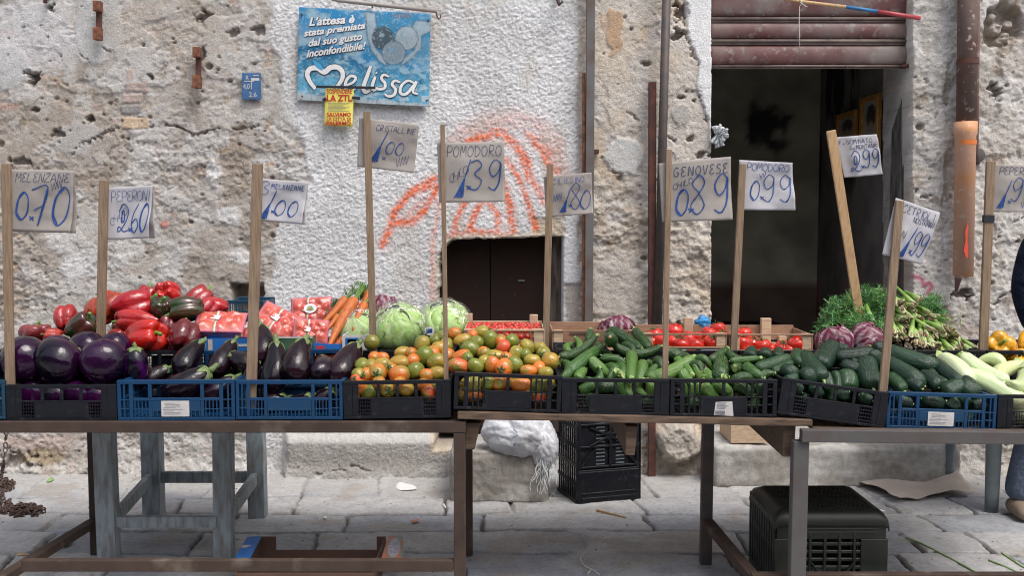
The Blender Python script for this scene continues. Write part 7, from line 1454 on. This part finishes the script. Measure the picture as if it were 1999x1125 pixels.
sticks([(1896, 748, 1838, 694, 34, {'p': 0, 'lk': 'long high'}), (2015, 806, 1874, 724, 44, {'p': 0, 'lk': 'very long broad'}), (1965, 752, 1880, 699, 34, {'p': 0}), (1968, 718, 1910, 700, 26, {'c': 1}), (1942, 738, 1992, 712, 30, {'c': 1, 'p': 1}), (1975, 762, 2005, 728, 32, {'c': 1, 'p': 1, 'lk': 'curved'}), (2040, 760, 1990, 708, 30, {'c': 1}), (2060, 790, 2010, 740, 36, {}), (2090, 780, 2040, 720, 34, {}), (1985, 820, 2040, 800, 36, {'lk': 'low'}), (1980, 790, 2050, 785, 30, {'lk': 'low'}), (2060, 815, 2110, 800, 34, {'lk': 'low'})], ZPA, YF - .01, 0, 'pale courgette', 'pale courgettes in the last black crate', 'black crate at right edge', PC, 768, (774, 745, 712))
# ---------------------------------------------------------------- round tomatoes in the wooden boxes
def toms(lst, place):
    L = Lab()
    for x, y, r_, Y in lst:
        s = Y / F; c = at(x, y, Y); ax = Vector((SEED.uniform(-.5, .5), SEED.uniform(-.8, .3), 1)).normalized(); h = r_ * s * .86
        o = put(TOM[SEED.choice((0, 1, 2, 0))], c - ax * h, c + ax * h, 2 * r_ * s, '', 'tomato', 'red tomatoes in the wooden boxes', vary((.58, .026, .012), .10)); L.add(o, x, 'front' if Y < 4.2 else 'back', 'glossy red' if r_ > 15 else 'smaller red')
    L.done('tomato', place)
toms([(1272, 670, 15, 4.17), (1293, 667, 17, 4.16), (1278, 654, 15, 4.28), (1316, 668, 15, 4.17), (1330, 674, 17, 4.14), (1358, 675, 17, 4.14), (1343, 661, 15, 4.24), (1362, 660, 15, 4.26), (1391, 668, 17, 4.15), (1384, 652, 16, 4.25), (1401, 643, 16, 4.30), (1317, 647, 17, 4.30), (1409, 658, 15, 4.22), (1376, 672, 14, 4.20), (1303, 652, 14, 4.30), (1307, 680, 12, 4.2), (1262, 660, 12, 4.24), (1412, 676, 13, 4.18)], 'box with the blue bag')
toms([(1452, 652, 15, 4.25), (1449, 672, 17, 4.15), (1470, 670, 15, 4.22), (1489, 677, 17, 4.15), (1459, 684, 15, 4.13), (1502, 682, 13, 4.16), (1528, 680, 16, 4.16), (1541, 684, 13, 4.14), (1556, 672, 17, 4.14), (1515, 685, 12, 4.2), (1436, 660, 13, 4.22)], 'box left of the radicchio')
# cherry tomatoes, each its own
pts = []; xa_, xb_ = at(911, 650, 4.1).x, at(1053, 650, 4.1).x
for k in range(9000):
    if len(pts) >= 150: break
    front = k > 6000
    p = Vector((SEED.uniform(xa_, xb_), 4.124 + .004 * SEED.random() if front else SEED.uniform(4.15, 4.378), 0)); hb = WB1[2] - WB1[1]
    p.z = WB1[1] + .022 + SEED.random() * (hb - .05) if front else WB1[2] - .016 + .010 * float(vn(p.x * 9, p.y * 9, 1))
    if all((p - q).length > .0225 for q in pts): pts.append(p)
L = Lab()
pts.sort(key=lambda p: p.y)
for i, p in enumerate(pts):
    r_ = SEED.uniform(.0115, .0142); ax = Vector((SEED.uniform(-1, 1), SEED.uniform(-1, 1), SEED.uniform(-.2, 1))).normalized(); o = put(CHERRY, p - ax * r_, p + ax * r_, 2 * r_ * .97, 'small bright red cherry tomato in the thin wooden box before the hatch', 'cherry tomato', 'cherry tomatoes in the wooden box', vary((.60, .03, .015), .10))
# ---------------------------------------------------------------- leafy heads
def leafhead(name, seed, n, colf, m, curl=.05, nu=13, nv=17, spread=2.5):
    rg = random.Random(seed); b = MB()
    for k in range(n):
        a0 = k * 2.399 + rg.uniform(-.3, .3); R_ = .36 + .14 * (k / n); wd = rg.uniform(.75, 1.05); phm = rg.uniform(.75, 1.0) * spread; tw = rg.uniform(-.25, .25); P = []; C_ = []
        for j in range(nv):
            v = j / (nv - 1); row = []; cr = []; ph = .15 + v * phm
            for i in range(nu):
                u = (i / (nu - 1) - .5) * 2; w_ = wd * (math.sin(min(1, v * 1.25 + .15) * math.pi * .55)) * (1 - .35 * max(0, v - .75) * 4 * abs(u)); ang = a0 + u * w_ * (1.15 if ph < 2 else 1.5) + tw * v
                r = R_ * (1 + curl * (math.sin(9 * v + 5 * u + k) * .5 + math.sin(17 * u + 3 * v + k * 2) * .5) * (.3 + abs(u)) + .10 * max(0, v - .8) * (1 + abs(u)) * rg.uniform(.5, 1)) - .025 * math.exp(-(u / .12) ** 2)
                row.append((r * math.sin(ph) * math.cos(ang), r * math.sin(ph) * math.sin(ang), -r * math.cos(ph))); cr.append(colf(u, v, k, rg))
            P.append(row); C_.append(cr)
        b.grid(P, C_)
    core = []
    for j in range(15):
        ph = math.pi * j / 14; core.append([(.42 * math.sin(ph) * math.cos(a), .42 * math.sin(ph) * math.sin(a), .44 * math.cos(ph)) for a in [k * math.pi / 12 for k in range(24)]])
    b.grid(core, [[colf(.6, .8, i, rg) for i in range(24)] for j in range(15)], wrap=True)
    return proto(name, b, m)
def c_rad(u, v, k, rg):
    rib = math.exp(-(u / (.16 * (1.25 - v))) ** 2); br = max(0.0, math.sin(abs(u) * 15 - v * 13 + k)) ** 1.6 * (1 - .35 * v); w_ = min(1, rib + br * (.55 + .45 * (1 - v)))
    a = (.115, .008, .035); w2 = (.66, .58, .58); return tuple(a[i] * (.8 + .4 * rg.random()) * (1 - w_) + w2[i] * w_ for i in range(3))
def c_let(u, v, k, rg):
    rib = math.exp(-(u / .10) ** 2) * (1 - v * .7); br = max(0.0, math.sin(abs(u) * 11 - v * 9 + k)) ** 4 * .5; w_ = min(1, .8 * rib + br); a = (.33, .50, .15) if k % 3 else (.44, .58, .25); w2 = (.62, .70, .44); return tuple(a[i] * (.9 + .2 * rg.random()) * (1 - w_) + w2[i] * w_ for i in range(3))
RAD = [leafhead('radicchio', 3, 22, c_rad, M['leafcol'], .06, 21, 25), leafhead('radicchio', 9, 20, c_rad, M['leafcol'], .06, 21, 25)]
LET = leafhead('wrapped_lettuce', 5, 24, c_let, M['leafcol'], .05, 17, 21, 2.7)
P_ = []
for j in range(25):
    ph = math.pi * j / 24; row = []
    for i in range(48):
        a = 2 * math.pi * i / 48; d = (math.sin(ph) * math.cos(a), math.sin(ph) * math.sin(a), math.cos(ph)); k = .545 + .05 * (float(fbm(d[0] * 3 + d[2] + 4, d[1] * 3 + d[2], 1, 4)) - .5) * 2; row.append((d[0] * k, d[1] * k, d[2] * k))
    P_.append(row)
b = MB(); b.grid(P_, wrap=True); b.build('clear_wrap', M['film'], LET, smooth=True)
for cx, cy, rx, ry, Y, k, ax, lb in ((745, 604, 33, 33, 4.50, 0, (.1, .2, 1), 'radicchio head standing behind the wrapped lettuces'), (1203, 645, 38, 33, 4.36, 1, (-.3, .2, 1), 'radicchio head with white ribs behind the courgettes'), (1627, 668, 40, 34, 4.18, 0, (-.4, -.1, 1), 'purple radicchio head left of the fennel stick, beside the tomato box'), (1697, 668, 42, 34, 4.20, 1, (.8, -.6, .5), 'radicchio head showing a broad white rib, behind the cucumbers')):
    s = Y / F; c = at(cx, cy, Y); a = Vector(ax).normalized(); put(RAD[k], c - a * ry * s, c + a * ry * s, 2 * rx * s, lb, 'radicchio', 'radicchio heads', roll=1.0 + cx)
for cx, cy, rx, ry, Y, lb in ((701, 646, 49, 42, 4.32, 'pale lettuce in clear wrap, left one behind the wooden stick'), (777, 640, 56, 45, 4.24, 'pale lettuce in clear wrap, the middle and largest of three'), (864, 632, 54, 42, 4.40, 'pale lettuce in clear wrap with a round sticker, right of three')):
    s = Y / F; c = at(cx, cy, Y); a = Vector((SEED.uniform(-.3, .3), -.5, .9)).normalized(); o = put(LET, c - a * ry * s, c + a * ry * s, 2 * rx * s, lb, 'lettuce', 'wrapped lettuces')
    if 'sticker' in lb:
        b = MB(); q = [at(838 + 10 * math.cos(t_), 646 + 9 * math.sin(t_), Y - .118) for t_ in [i * .3142 for i in range(20)]]; b.add(q, [tuple(range(19, -1, -1))]); st_ = b.build('sticker', M['white']); st_.parent = o; st_.matrix_parent_inverse = o.matrix_world.inverted()
        b = MB(); q = [at(838 + x, 646 + y, Y - .119) for x, y in ((-6, -3), (6, -4), (6, 0), (-6, 1))]; b.add(q, [(3, 2, 1, 0)]); b.add([p + Vector((0, 0, -.009)) for p in q], [(3, 2, 1, 0)]); st2 = b.build('sticker_print', M['ink']); st2.parent = st_
# ---------------------------------------------------------------- carrots
pc = smoothprof([(0, .0), (.01, .06), (.06, .16), (.3, .30), (.6, .42), (.85, .5), (.95, .47), (1, .2)])
b = MB(); closed(b, lathe(pc, 18, .15, wig=.05, seed=3, rows=26)); CAR = proto('carrot', b, M['carrot'])
b = MB()
for k in range(7):
    a = k * .9; b.tube([(.075 + .1 * math.cos(a), .1 * math.sin(a), .49), (.075 + .16 * math.cos(a), .16 * math.sin(a), .60), (.1 + .26 * math.cos(a), .26 * math.sin(a), .76)], [.07, .05, .045], 5)
b.build('leaf_stalk', mat('carrot_stalk', (.16, .30, .06), rough=.5), CAR, smooth=True)
for x0, y0, x1, y1, w_, Y0, Y1, lb in ((637, 686, 693, 582, 27, 4.14, 4.34, 'largest carrot running diagonally across the bunch'), (627, 636, 676, 584, 22, 4.26, 4.40, 'carrot on the upper left of the bunch'), (688, 645, 712, 592, 21, 4.22, 4.36, 'carrot to the right of the largest one in the bunch'), (630, 652, 662, 616, 15, 4.2, 4.28, 'short thin carrot on the left of the bunch'), (655, 640, 680, 600, 20, 4.26, 4.36, 'carrot partly hidden under the largest one'), (705, 600, 722, 568, 20, 4.36, 4.42, 'carrot at the upper right end of the bunch behind the stick'), (642, 695, 668, 660, 22, 4.18, 4.26, 'dark shaded carrot at the bottom of the bunch')):
    put(CAR, at(x0, y0, Y0), at(x1, y1, Y1), w_ * .86 * (Y0 + Y1) / 2 / F, lb, 'carrot', 'carrots in the bunch')
def frondbush(name, root, tips, nleaf, size, cols, label, cat, group=None, seed=1, leafl=.03, origin=None, stems=True):
    rg = random.Random(seed); b = MB()
    for tip in tips:
        r0 = root + Vector((rg.uniform(-1, 1), rg.uniform(-1, 1), rg.uniform(-1, 1))) * size; mid = r0.lerp(tip, .5) + Vector((rg.uniform(-.04, .04), rg.uniform(-.04, .04), rg.uniform(0, .05)))
        st = spline([tuple(r0), tuple(mid), tuple(tip)], 8); c0 = rg.choice(cols)
        if stems: b.tube(st, [.0022 * (1 - .7 * i / len(st)) for i in range(len(st))], 4, cols=[c0] * len(st))
        for k in range(nleaf):
            u = .25 + .75 * rg.random() ** .7; p = st[min(len(st) - 1, int(u * (len(st) - 1)))]; d = Vector((rg.gauss(0, 1), rg.gauss(0, 1), rg.gauss(.25, .9))).normalized(); l = leafl * rg.uniform(.5, 1.2); w_ = .0015 * rg.uniform(.7, 1.3); s_ = d.orthogonal().normalized(); s_ = Quaternion(d, rg.uniform(0, 6)) @ s_; c = tuple(x * rg.uniform(.7, 1.3) for x in c0); e = p + d * l; mdl = p + d * l * .5 + s_ * l * rg.uniform(-.15, .15)
            b.add([p - s_ * w_, p + s_ * w_, mdl + s_ * w_ * .8, mdl - s_ * w_ * .8, e], [(0, 1, 2, 3), (3, 2, 4)], [c] * 5)
            for h_ in range(2):
                q = p + d * l * rg.uniform(.3, .8); d2 = (d + Vector((rg.gauss(0, .7), rg.gauss(0, .7), rg.gauss(0, .7)))).normalized(); e2 = q + d2 * l * .5; b.add([q - s_ * w_ * .7, q + s_ * w_ * .7, e2], [(0, 1, 2)], [c] * 3)
    o = b.build(name, M['frond'], None, origin=origin or root); tag(o, label, cat, group); return o
rg = random.Random(12)
DC = [(.11, .28, .085), (.14, .33, .11), (.09, .22, .075), (.19, .37, .11)]
def region(x0, x1, y0, y1, Y0, Y1, n, f=None):
    out = []
    while len(out) < n:
        x, y = rg.uniform(x0, x1), rg.uniform(y0, y1)
        if f is None or f(x, y): out.append(at(x, y, rg.uniform(Y0, Y1)))
    return out
inb = lambda x, y: y > np.interp(x, [1585, 1600, 1625, 1660, 1690, 1720, 1755, 1790], [650, 605, 575, 566, 550, 562, 566, 590])
frondbush('fennel_bunch', at(1690, 655, 4.5), region(1583, 1680, 566, 668, 4.33, 4.62, 120, inb), 46, .05, DC, 'feathery green fennel tops left of the leaning stick', 'herb', 'fennel tops', 2, .032)
frondbush('fennel_bunch', at(1725, 640, 4.55), region(1660, 1790, 552, 640, 4.36, 4.64, 120, inb), 46, .06, DC, 'feathery green fennel tops at the peak of the heap', 'herb', 'fennel tops', 3, .032)
frondbush('fennel_bunch', at(1790, 660, 4.6), region(1780, 1845, 585, 660, 4.5, 4.66, 36), 32, .05, DC, 'feathery green fennel tops showing right of the stalk heap', 'herb', 'fennel tops', 4, .03)
frondbush('carrot_greens', at(680, 600, 4.46), region(622, 700, 566, 660, 4.34, 4.48, 34, lambda x, y: abs((y - 660) + (x - 625) * 1.25) < 26 or (x > 680 and y < 584)), 18, .03, [(.06, .12, .03), (.10, .14, .05)], 'limp dark green carrot leaves beside the carrot bunch', 'leaves', None, 5, .022)
frondbush('carrot_greens', at(706, 580, 4.42), region(690, 735, 560, 584, 4.36, 4.48, 22), 16, .015, [(.10, .22, .04), (.13, .26, .06)], 'fresh green carrot leaf stalks above the carrots', 'leaves', None, 6, .02)
# fennel / chicory stalks with cut root ends, bunch by bunch
b = MB(); cols = []; ptsk = [(0, 0, -.5), (.02, .0, -.40), (.0, .02, -.1), (.03, .0, .2), (.06, .03, .5)]
b.tube(spline(ptsk, 4), [.42, .50, .5, .5, .48, .46, .44, .42, .40, .38, .36, .34, .32, .30, .28, .26, .24], 9, cols=[(.50, .44, .28), (.56, .58, .36), (.52, .60, .32), (.46, .58, .26), (.40, .54, .20), (.36, .50, .16), (.36, .50, .15), (.32, .46, .12), (.28, .42, .10)] + [(.18, .32, .06)] * 8)
STK = b.build('stalk', M['leafcol'], None, smooth=True); PROTO.append(STK)
b = MB(); rgk = random.Random(2)
for k in range(9): a = rgk.uniform(0, 6.28); r_ = rgk.uniform(0, .45); b.tube([(r_ * math.cos(a), r_ * math.sin(a), -.485), (r_ * 1.3 * math.cos(a), r_ * 1.5 * math.sin(a), -.50 - rgk.uniform(.02, .06))], [.14, .06], 5)
b.build('root_end', mat('brown_root', (.34, .235, .15), rough=.9, noise=(8, 4, .4)), STK)
def stalk_bunch(cx, cy, Y, dirx, diry, n, ln, spread, label):
    t = empty('stalk_bunch', at(cx, cy, Y)); tag(t, label, 'stalks', 'bunches of green stalks with brown cut ends')
    for k in range(int(n * 1.5)):
        ex, ey = cx + SEED.gauss(0, spread), cy + SEED.gauss(0, spread * .62); Ye = Y + SEED.uniform(-.03, .03); root = at(ex, ey, Ye)
        tip = at(ex - dirx * ln * 1.05 + SEED.gauss(0, 13), ey - diry * ln * .55 + SEED.gauss(0, 11), Ye + .13 + SEED.uniform(-.03, .04)); th = SEED.uniform(8, 14) * Y / F
        c = copy_tree(STK, None); d = tip - root; q = d.normalized().to_track_quat('Z', 'Y'); c.parent = t
        c.matrix_local = Matrix.Translation((root + tip) / 2 - t.location) @ q.to_matrix().to_4x4() @ Matrix.Rotation(SEED.uniform(0, 6), 4, 'Z') @ Matrix.Diagonal((th, th, d.length, 1))
for a in ((1774, 592, 4.34, .55, .7, 6, 48, 11, 'topmost stalk bunch of the heap, just right of the cucumber sign stick'), (1704, 642, 4.30, .3, .9, 5, 42, 12, 'pale stalk bunch between the leaning stick and the cucumber sign stick'), (1765, 628, 4.30, .5, .6, 9, 50, 14, 'stalk bunch with much brown root in the upper middle of the heap'), (1800, 618, 4.34, .7, .5, 8, 46, 13, 'stalk bunch on the upper right slope of the heap'), (1750, 655, 4.24, .2, .9, 8, 44, 13, 'stalk bunch low in the heap beside the cucumber sign stick'), (1790, 660, 4.22, .2, .9, 10, 46, 15, 'stalk bunch hanging low in the middle of the heap'), (1836, 650, 4.26, .5, .7, 10, 46, 15, 'stalk bunch right of the middle of the heap'), (1822, 678, 4.20, .3, .9, 9, 44, 14, 'lowest stalk bunch above the pale courgettes'), (1868, 662, 4.28, .8, .45, 9, 48, 13, 'stalk bunch on the right slope with pale green ends'), (1884, 690, 4.22, .8, .7, 8, 52, 12, 'rightmost stalk bunch sloping down to the yellow peppers'), (1856, 692, 4.18, .4, .9, 8, 44, 13, 'stalk bunch low on the right above the blue cucumber crate'), (1728, 680, 4.22, .1, .9, 5, 40, 12, 'small stalk bunch behind the white ribbed radicchio')): stalk_bunch(*a)
frondbush('fennel_bunch', at(1800, 650, 4.5), region(1770, 1850, 572, 640, 4.44, 4.58, 60), 40, .05, DC, 'feathery green fennel tops rising behind the upper stalk bunches', 'herb', 'fennel tops', 8, .03)
frondbush('fennel_bunch', at(1680, 660, 4.30), region(1640, 1740, 620, 665, 4.24, 4.34, 46), 40, .04, DC, 'feathery green fennel tops between the two radicchio heads and the sticks', 'herb', 'fennel tops', 9, .026)
t = frondbush('green_leaves', at(1840, 640, 4.4), [at(x, y, 4.3) for x, y in ((1862, 612), (1850, 618), (1875, 636), (1878, 640), (1870, 634), (1846, 622))], 3, .02, [(.30, .44, .10)], 'few bright green leaf tips sticking out right of the stalk heap', 'leaves', None, 7, .03)
# ---------------------------------------------------------------- printed punnets
def make_punnet():
    t = empty('fruit_punnet'); n = 40; P = []; C_ = []
    w0, w1, d0, d1, h = .36, .50, .26, .36, .34
    def ring(w_, d, z, cf, k=6):
        row = []; cr = []
        for i in range(n):
            a = 2 * math.pi * i / n; c, s = math.cos(a), math.sin(a); e = .30; x = w_ * math.copysign(abs(c) ** e, c); y = d * math.copysign(abs(s) ** e, s); row.append((x, y, z)); cr.append(cf(i, z))
        P.append(row); C_.append(cr)
    pink = lambda i, z: (.52, .10, .15) if (i + int(z * 60)) % 2 else (.62, .22, .28)
    for j in range(9): u = j / 8; ring(w0 + (w1 - w0) * u, d0 + (d1 - d0) * u, -.20 + h * u, pink)
    b = MB(); b.grid(P, C_, wrap=True); b.f.append(tuple(range(n - 1, -1, -1))); b.m.append(0); b.build('tray', M['punnet'], t, smooth=True)
    # film lid swelling over the fruit
    nu, nv = 64, 48; P = []; C_ = []
    bl = [(-.30, -.16), (.0, -.18), (.30, -.15), (-.18, .06), (.14, .05), (.38, .08), (-.36, .12), (-.05, .22), (.24, .24)]
    for j in range(nv):
        row = []; cr = []
        for i in range(nu):
            x = (i / (nu - 1) - .5) * 1.04; y = (j / (nv - 1) - .5) * .76; ed = min(1, (0.52 - abs(x)) / .10, (.38 - abs(y)) / .08); ed = max(0, ed)
            q = max(math.exp(-((x - a) ** 2 + (y - c) ** 2) / .018) for a, c in bl); z = .145 + .05 * ed ** .5 + .075 * q * ed; row.append((x * (.96 if ed > 0 else 1), y * (.97 if ed > 0 else 1), z)); col = np.array((.56, .06, .03)) * q + np.array((.58, .17, .14)) * (1 - q)
            if ed < .45: col = np.array((.60, .16, .20))
            for ex, ey, er in ((-.34, -.22, .045), (.34, .22, .05)):
                if ((x - ex) / (er * 1.5)) ** 2 + ((y - ey) / (er * .8)) ** 2 < 1: col = np.array((.66, .42, .38))
            if abs(x + .06) < .016: col = np.array((.70, .70, .70))
            if -.098 < x < -.075 : col = np.array((.20, .46, .10))
            if .0 < x < .02: col = np.array((.55, .02, .10))
            fl = min(math.hypot(x - .24 + .04 * math.cos(a), y + .06 + .04 * math.sin(a)) for a in (0, 1.26, 2.5, 3.77, 5)); 
            if fl < .016: col = np.array((.70, .62, .50))
            cr.append(tuple(col))
        P.append(row); C_.append(cr)
    b = MB(); b.grid(P, C_); b.build('film_lid', M['punnet'], t, smooth=True, solid=.004)
    b = MB(); b.hexa([(-.2, -.345, -.05), (.08, -.345, -.05), (.08, -.33, -.05), (-.2, -.33, -.05), (-.2, -.365, .045), (.08, -.365, .045), (.08, -.34, .045), (-.2, -.34, .045)]); b.build('blue_label', mat('punnet_blue', (.04, .14, .45), rough=.3), t)
    b = MB(); b.hexa([(-.20, -.02, .255), (-.02, -.05, .252), (.0, .08, .252), (-.17, .12, .255), (-.20, -.02, .262), (-.02, -.05, .259), (.0, .08, .259), (-.17, .12, .262)]); b.build('white_label', M['white'], t)
    return t
PUN = make_punnet(); PROTO.append(PUN)
for cx, cy, wpx, Y, rx, ry, rz, lb in ((431, 640, 92, 4.22, 28, 2, 6, 'pink printed fruit punnet on the blue card tray, leftmost'), (486, 652, 66, 4.30, 30, 0, -8, 'pink printed punnet half hidden behind the MELENZANE 1.00 stick'), (543, 635, 84, 4.28, 50, 26, -4, 'pink printed punnet tilted to the right on the green tray'), (607, 650, 66, 4.22, 66, 4, 8, 'pink printed punnet standing upright beside the carrots'), (610, 612, 78, 4.46, 62, -3, 0, 'pink printed punnet at the back with a round white emblem'), (520, 668, 64, 4.22, 40, 20, 0, 'pink printed punnet lying low behind the long eggplants')):
    c = copy_tree(PUN); s = wpx * Y / F; c.matrix_world = Matrix.Translation(at(cx, cy, Y)) @ Matrix.Rotation(R(rz), 4, 'Z') @ Matrix.Rotation(R(ry), 4, 'Y') @ Matrix.Rotation(R(rx), 4, 'X') @ Matrix.Diagonal((s, s, s * .95, 1)); tag(c, lb, 'punnet', 'pink printed fruit punnets')
    if 'emblem' in lb:
        b = MB(); q = [(.16 * math.cos(a), .02 + .13 * math.sin(a), .285) for a in [i * .3 for i in range(21)]]; b.add(q, [tuple(range(21))]); e = b.build('emblem', M['white']); e.parent = c
        b = MB()
        for k in range(7): a = .25 + k * .44; b.tube([(0, -.04, .292), (.09 * math.cos(a), -.04 + .13 * math.sin(a), .292)], [.008, .014], 5)
        e2 = b.build('emblem_print', mat('emblem_green', (.25, .32, .10)), c)
        e2.location = (0, 0, 0)
        for q in e2.data.vertices: q.co += Vector(c.location)
# tomato peeking below the carrots, in the narrow blue crate
for x, y, lb in ((630, 702, 'red tomato glimpsed through the narrow blue crate, left one'), (655, 703, 'red tomato glimpsed through the narrow blue crate, right one')): cc_ = at(x, y, 4.13); put(TOM[0], cc_ - Vector((0, 0, .03)), cc_ + Vector((0, 0, .03)), .07, lb, 'tomato', 'red tomatoes in the wooden boxes', (.55, .05, .02))
# blue plastic bag on the tomato box
t = empty('blue_bag', at(1372, 645, 4.42)); tag(t, 'twisted bright blue plastic bag on the back of the tomato box', 'bag')
s = 4.42 / F; crumple('bag_body', at(1372, 632, 4.42), 17 * s, .03, 16 * s, M['bluefilm'], 2, .35, 2.6, 20, parent=t); crumple('bag_tail', at(1388, 640, 4.40), 9 * s, .02, 5 * s, M['bluefilm'], 6, .3, 3, 14, parent=t)
# remove the master copies
def kill(o):
    for c in list(o.children): kill(c)
    bpy.data.objects.remove(o)
for o in PROTO: kill(o)

# ================================================================== THE PERSON AT THE RIGHT EDGE
def skinned(name, joints, links, m, parent, sub=2, origin=None):
    me = bpy.data.meshes.new(name); off = rootloc(parent); me.from_pydata([tuple(Vector(j[0]) - off) for j in joints], links, []); o = bpy.data.objects.new(name, me); COL.objects.link(o); o.parent = parent
    sk = o.modifiers.new('skin', 'SKIN'); sk.use_smooth_shade = True
    for v, j in zip(me.skin_vertices[0].data, joints): r_ = j[1]; v.radius = r_ if isinstance(r_, tuple) else (r_, r_)
    me.skin_vertices[0].data[0].use_root = True
    sb = o.modifiers.new('sub', 'SUBSURF'); sb.levels = sub; sb.render_levels = sub; me.materials.append(m); return o
def person():
    foot = on(1992, 1018); x0, y0 = foot.x + .285, foot.y + .10
    t = empty('person', (x0 + .02, y0, 0)); tag(t, 'person in a navy jacket and grey blue trousers standing at the right edge', 'person')
    p = lambda x, y, z: (x0 + x, y0 + y, z)
    # body: one continuous figure
    J = [(p(0, 0, .96), (.15, .11)), (p(0, 0, 1.15), (.14, .10)), (p(0, .01, 1.36), (.16, .11)), (p(0, .0, 1.47), (.10, .08)), (p(0, -.01, 1.54), .055), (p(0, -.03, 1.64), (.078, .095)), (p(0, -.03, 1.73), (.07, .085)),
         (p(-.18, .0, 1.42), .058), (p(-.245, .0, 1.16), .045), (p(-.21, -.07, .94), .032), (p(.18, 0, 1.42), .058), (p(.245, .0, 1.16), .045), (p(.21, -.07, .94), .032),
         (p(-.10, 0, .88), .09), (p(-.17, -.01, .50), .06), (p(-.245, .03, .09), .042), (p(.10, 0, .88), .09), (p(.11, .02, .50), .06), (p(.11, .06, .09), .042), (p(-.20, -.10, .86), .03), (p(.20, -.10, .86), .03)]
    E = [(0, 1), (1, 2), (2, 3), (3, 4), (4, 5), (5, 6), (3, 7), (7, 8), (8, 9), (3, 10), (10, 11), (11, 12), (0, 13), (13, 14), (14, 15), (0, 16), (16, 17), (17, 18), (9, 19), (12, 20)]
    body = skinned('body', J, E, M['skin'], t)
    for s in (-1, 1):
        for k, (dx, dz, l) in enumerate(((-.028, .0, .058), (-.009, .004, .068), (.010, .003, .064), (.028, -.002, .05))):
            q = p(s * .20, -.10 + dx, .835 + dz); skinned('finger', [(q, .010), (tuple(Vector(q) + Vector((-s * .006, -.006, -l * .6))), .009), (tuple(Vector(q) + Vector((-s * .020, -.010, -l * 1.05))), .007)], [(0, 1), (1, 2)], M['skin'], body, 1)
        q = p(s * .20 - s * .012, -.128, .875); skinned('thumb', [(q, .012), (tuple(Vector(q) + Vector((-s * .016, -.016, -.028))), .010), (tuple(Vector(q) + Vector((-s * .020, -.018, -.055))), .008)], [(0, 1), (1, 2)], M['skin'], body, 1)
    for s in (-1, 1):
        b = MB(); c = Vector(p(s * .032, -.122, 1.675)); b.grid([[tuple(c + Vector((.013 * math.sin(ph) * math.cos(a), .010 * math.sin(ph) * math.sin(a), .010 * math.cos(ph)))) for a in [k * .6283 for k in range(10)]] for ph in [k * .3927 for k in range(9)]], wrap=True); b.build('eye', M['white'], body, smooth=True)
        skinned('ear', [(p(s * .082, -.02, 1.65), (.02, .01)), (p(s * .09, -.01, 1.685), (.024, .01))], [(0, 1)], M['skin'], body, 1)
    skinned('nose', [(p(0, -.118, 1.67), .010), (p(0, -.138, 1.638), .015)], [(0, 1)], M['skin'], body, 1)
    skinned('mouth', [(p(-.022, -.118, 1.60), .006), (p(0, -.124, 1.60), .008), (p(.022, -.118, 1.60), .006)], [(0, 1), (1, 2)], M['crimson'], body, 1)
    skinned('hair', [(p(0, -.0, 1.755), (.078, .088)), (p(0, .035, 1.70), (.08, .075)), (p(0, .05, 1.62), (.062, .04))], [(0, 1), (1, 2)], M['hair'], t)
    skinned('jacket', [(p(0, 0, .93), (.185, .14)), (p(0, 0, 1.12), (.185, .14)), (p(0, .01, 1.34), (.195, .145)), (p(0, .02, 1.46), (.13, .11)), (p(0, .03, 1.52), (.095, .10)), (p(-.20, .0, 1.41), .085), (p(-.255, .0, 1.16), .075), (p(-.215, -.06, .95), .058), (p(.20, 0, 1.41), .085), (p(.255, .0, 1.16), .075), (p(.215, -.06, .95), .058)], [(0, 1), (1, 2), (2, 3), (3, 4), (3, 5), (5, 6), (6, 7), (3, 8), (8, 9), (9, 10)], M['navy'], t)
    skinned('jacket_hem', [(p(0, 0, .905), (.19, .145)), (p(0, 0, .945), (.19, .145))], [(0, 1)], M['crimson'], t)
    skinned('trousers', [(p(0, 0, .93), (.16, .125)), (p(-.10, 0, .82), .108), (p(-.17, -.01, .48), .088), (p(-.25, .02, .06), .075), (p(.10, 0, .82), .108), (p(.11, .02, .48), .088), (p(.115, .05, .06), .075)], [(0, 1), (1, 2), (2, 3), (0, 4), (4, 5), (5, 6)], M['jeans'], t)
    for s, dy, sx in ((-1, 0, -.135), (1, .03, 0)): skinned('shoe', [(p(sx + s * .115, .07 + dy, .045), (.045, .045)), (p(sx + s * .12, -.04 + dy, .045), (.05, .045)), (p(sx + s * .13, -.15 + dy, .032), (.045, .03))], [(0, 1), (1, 2)], M['shoe'], t)
person()
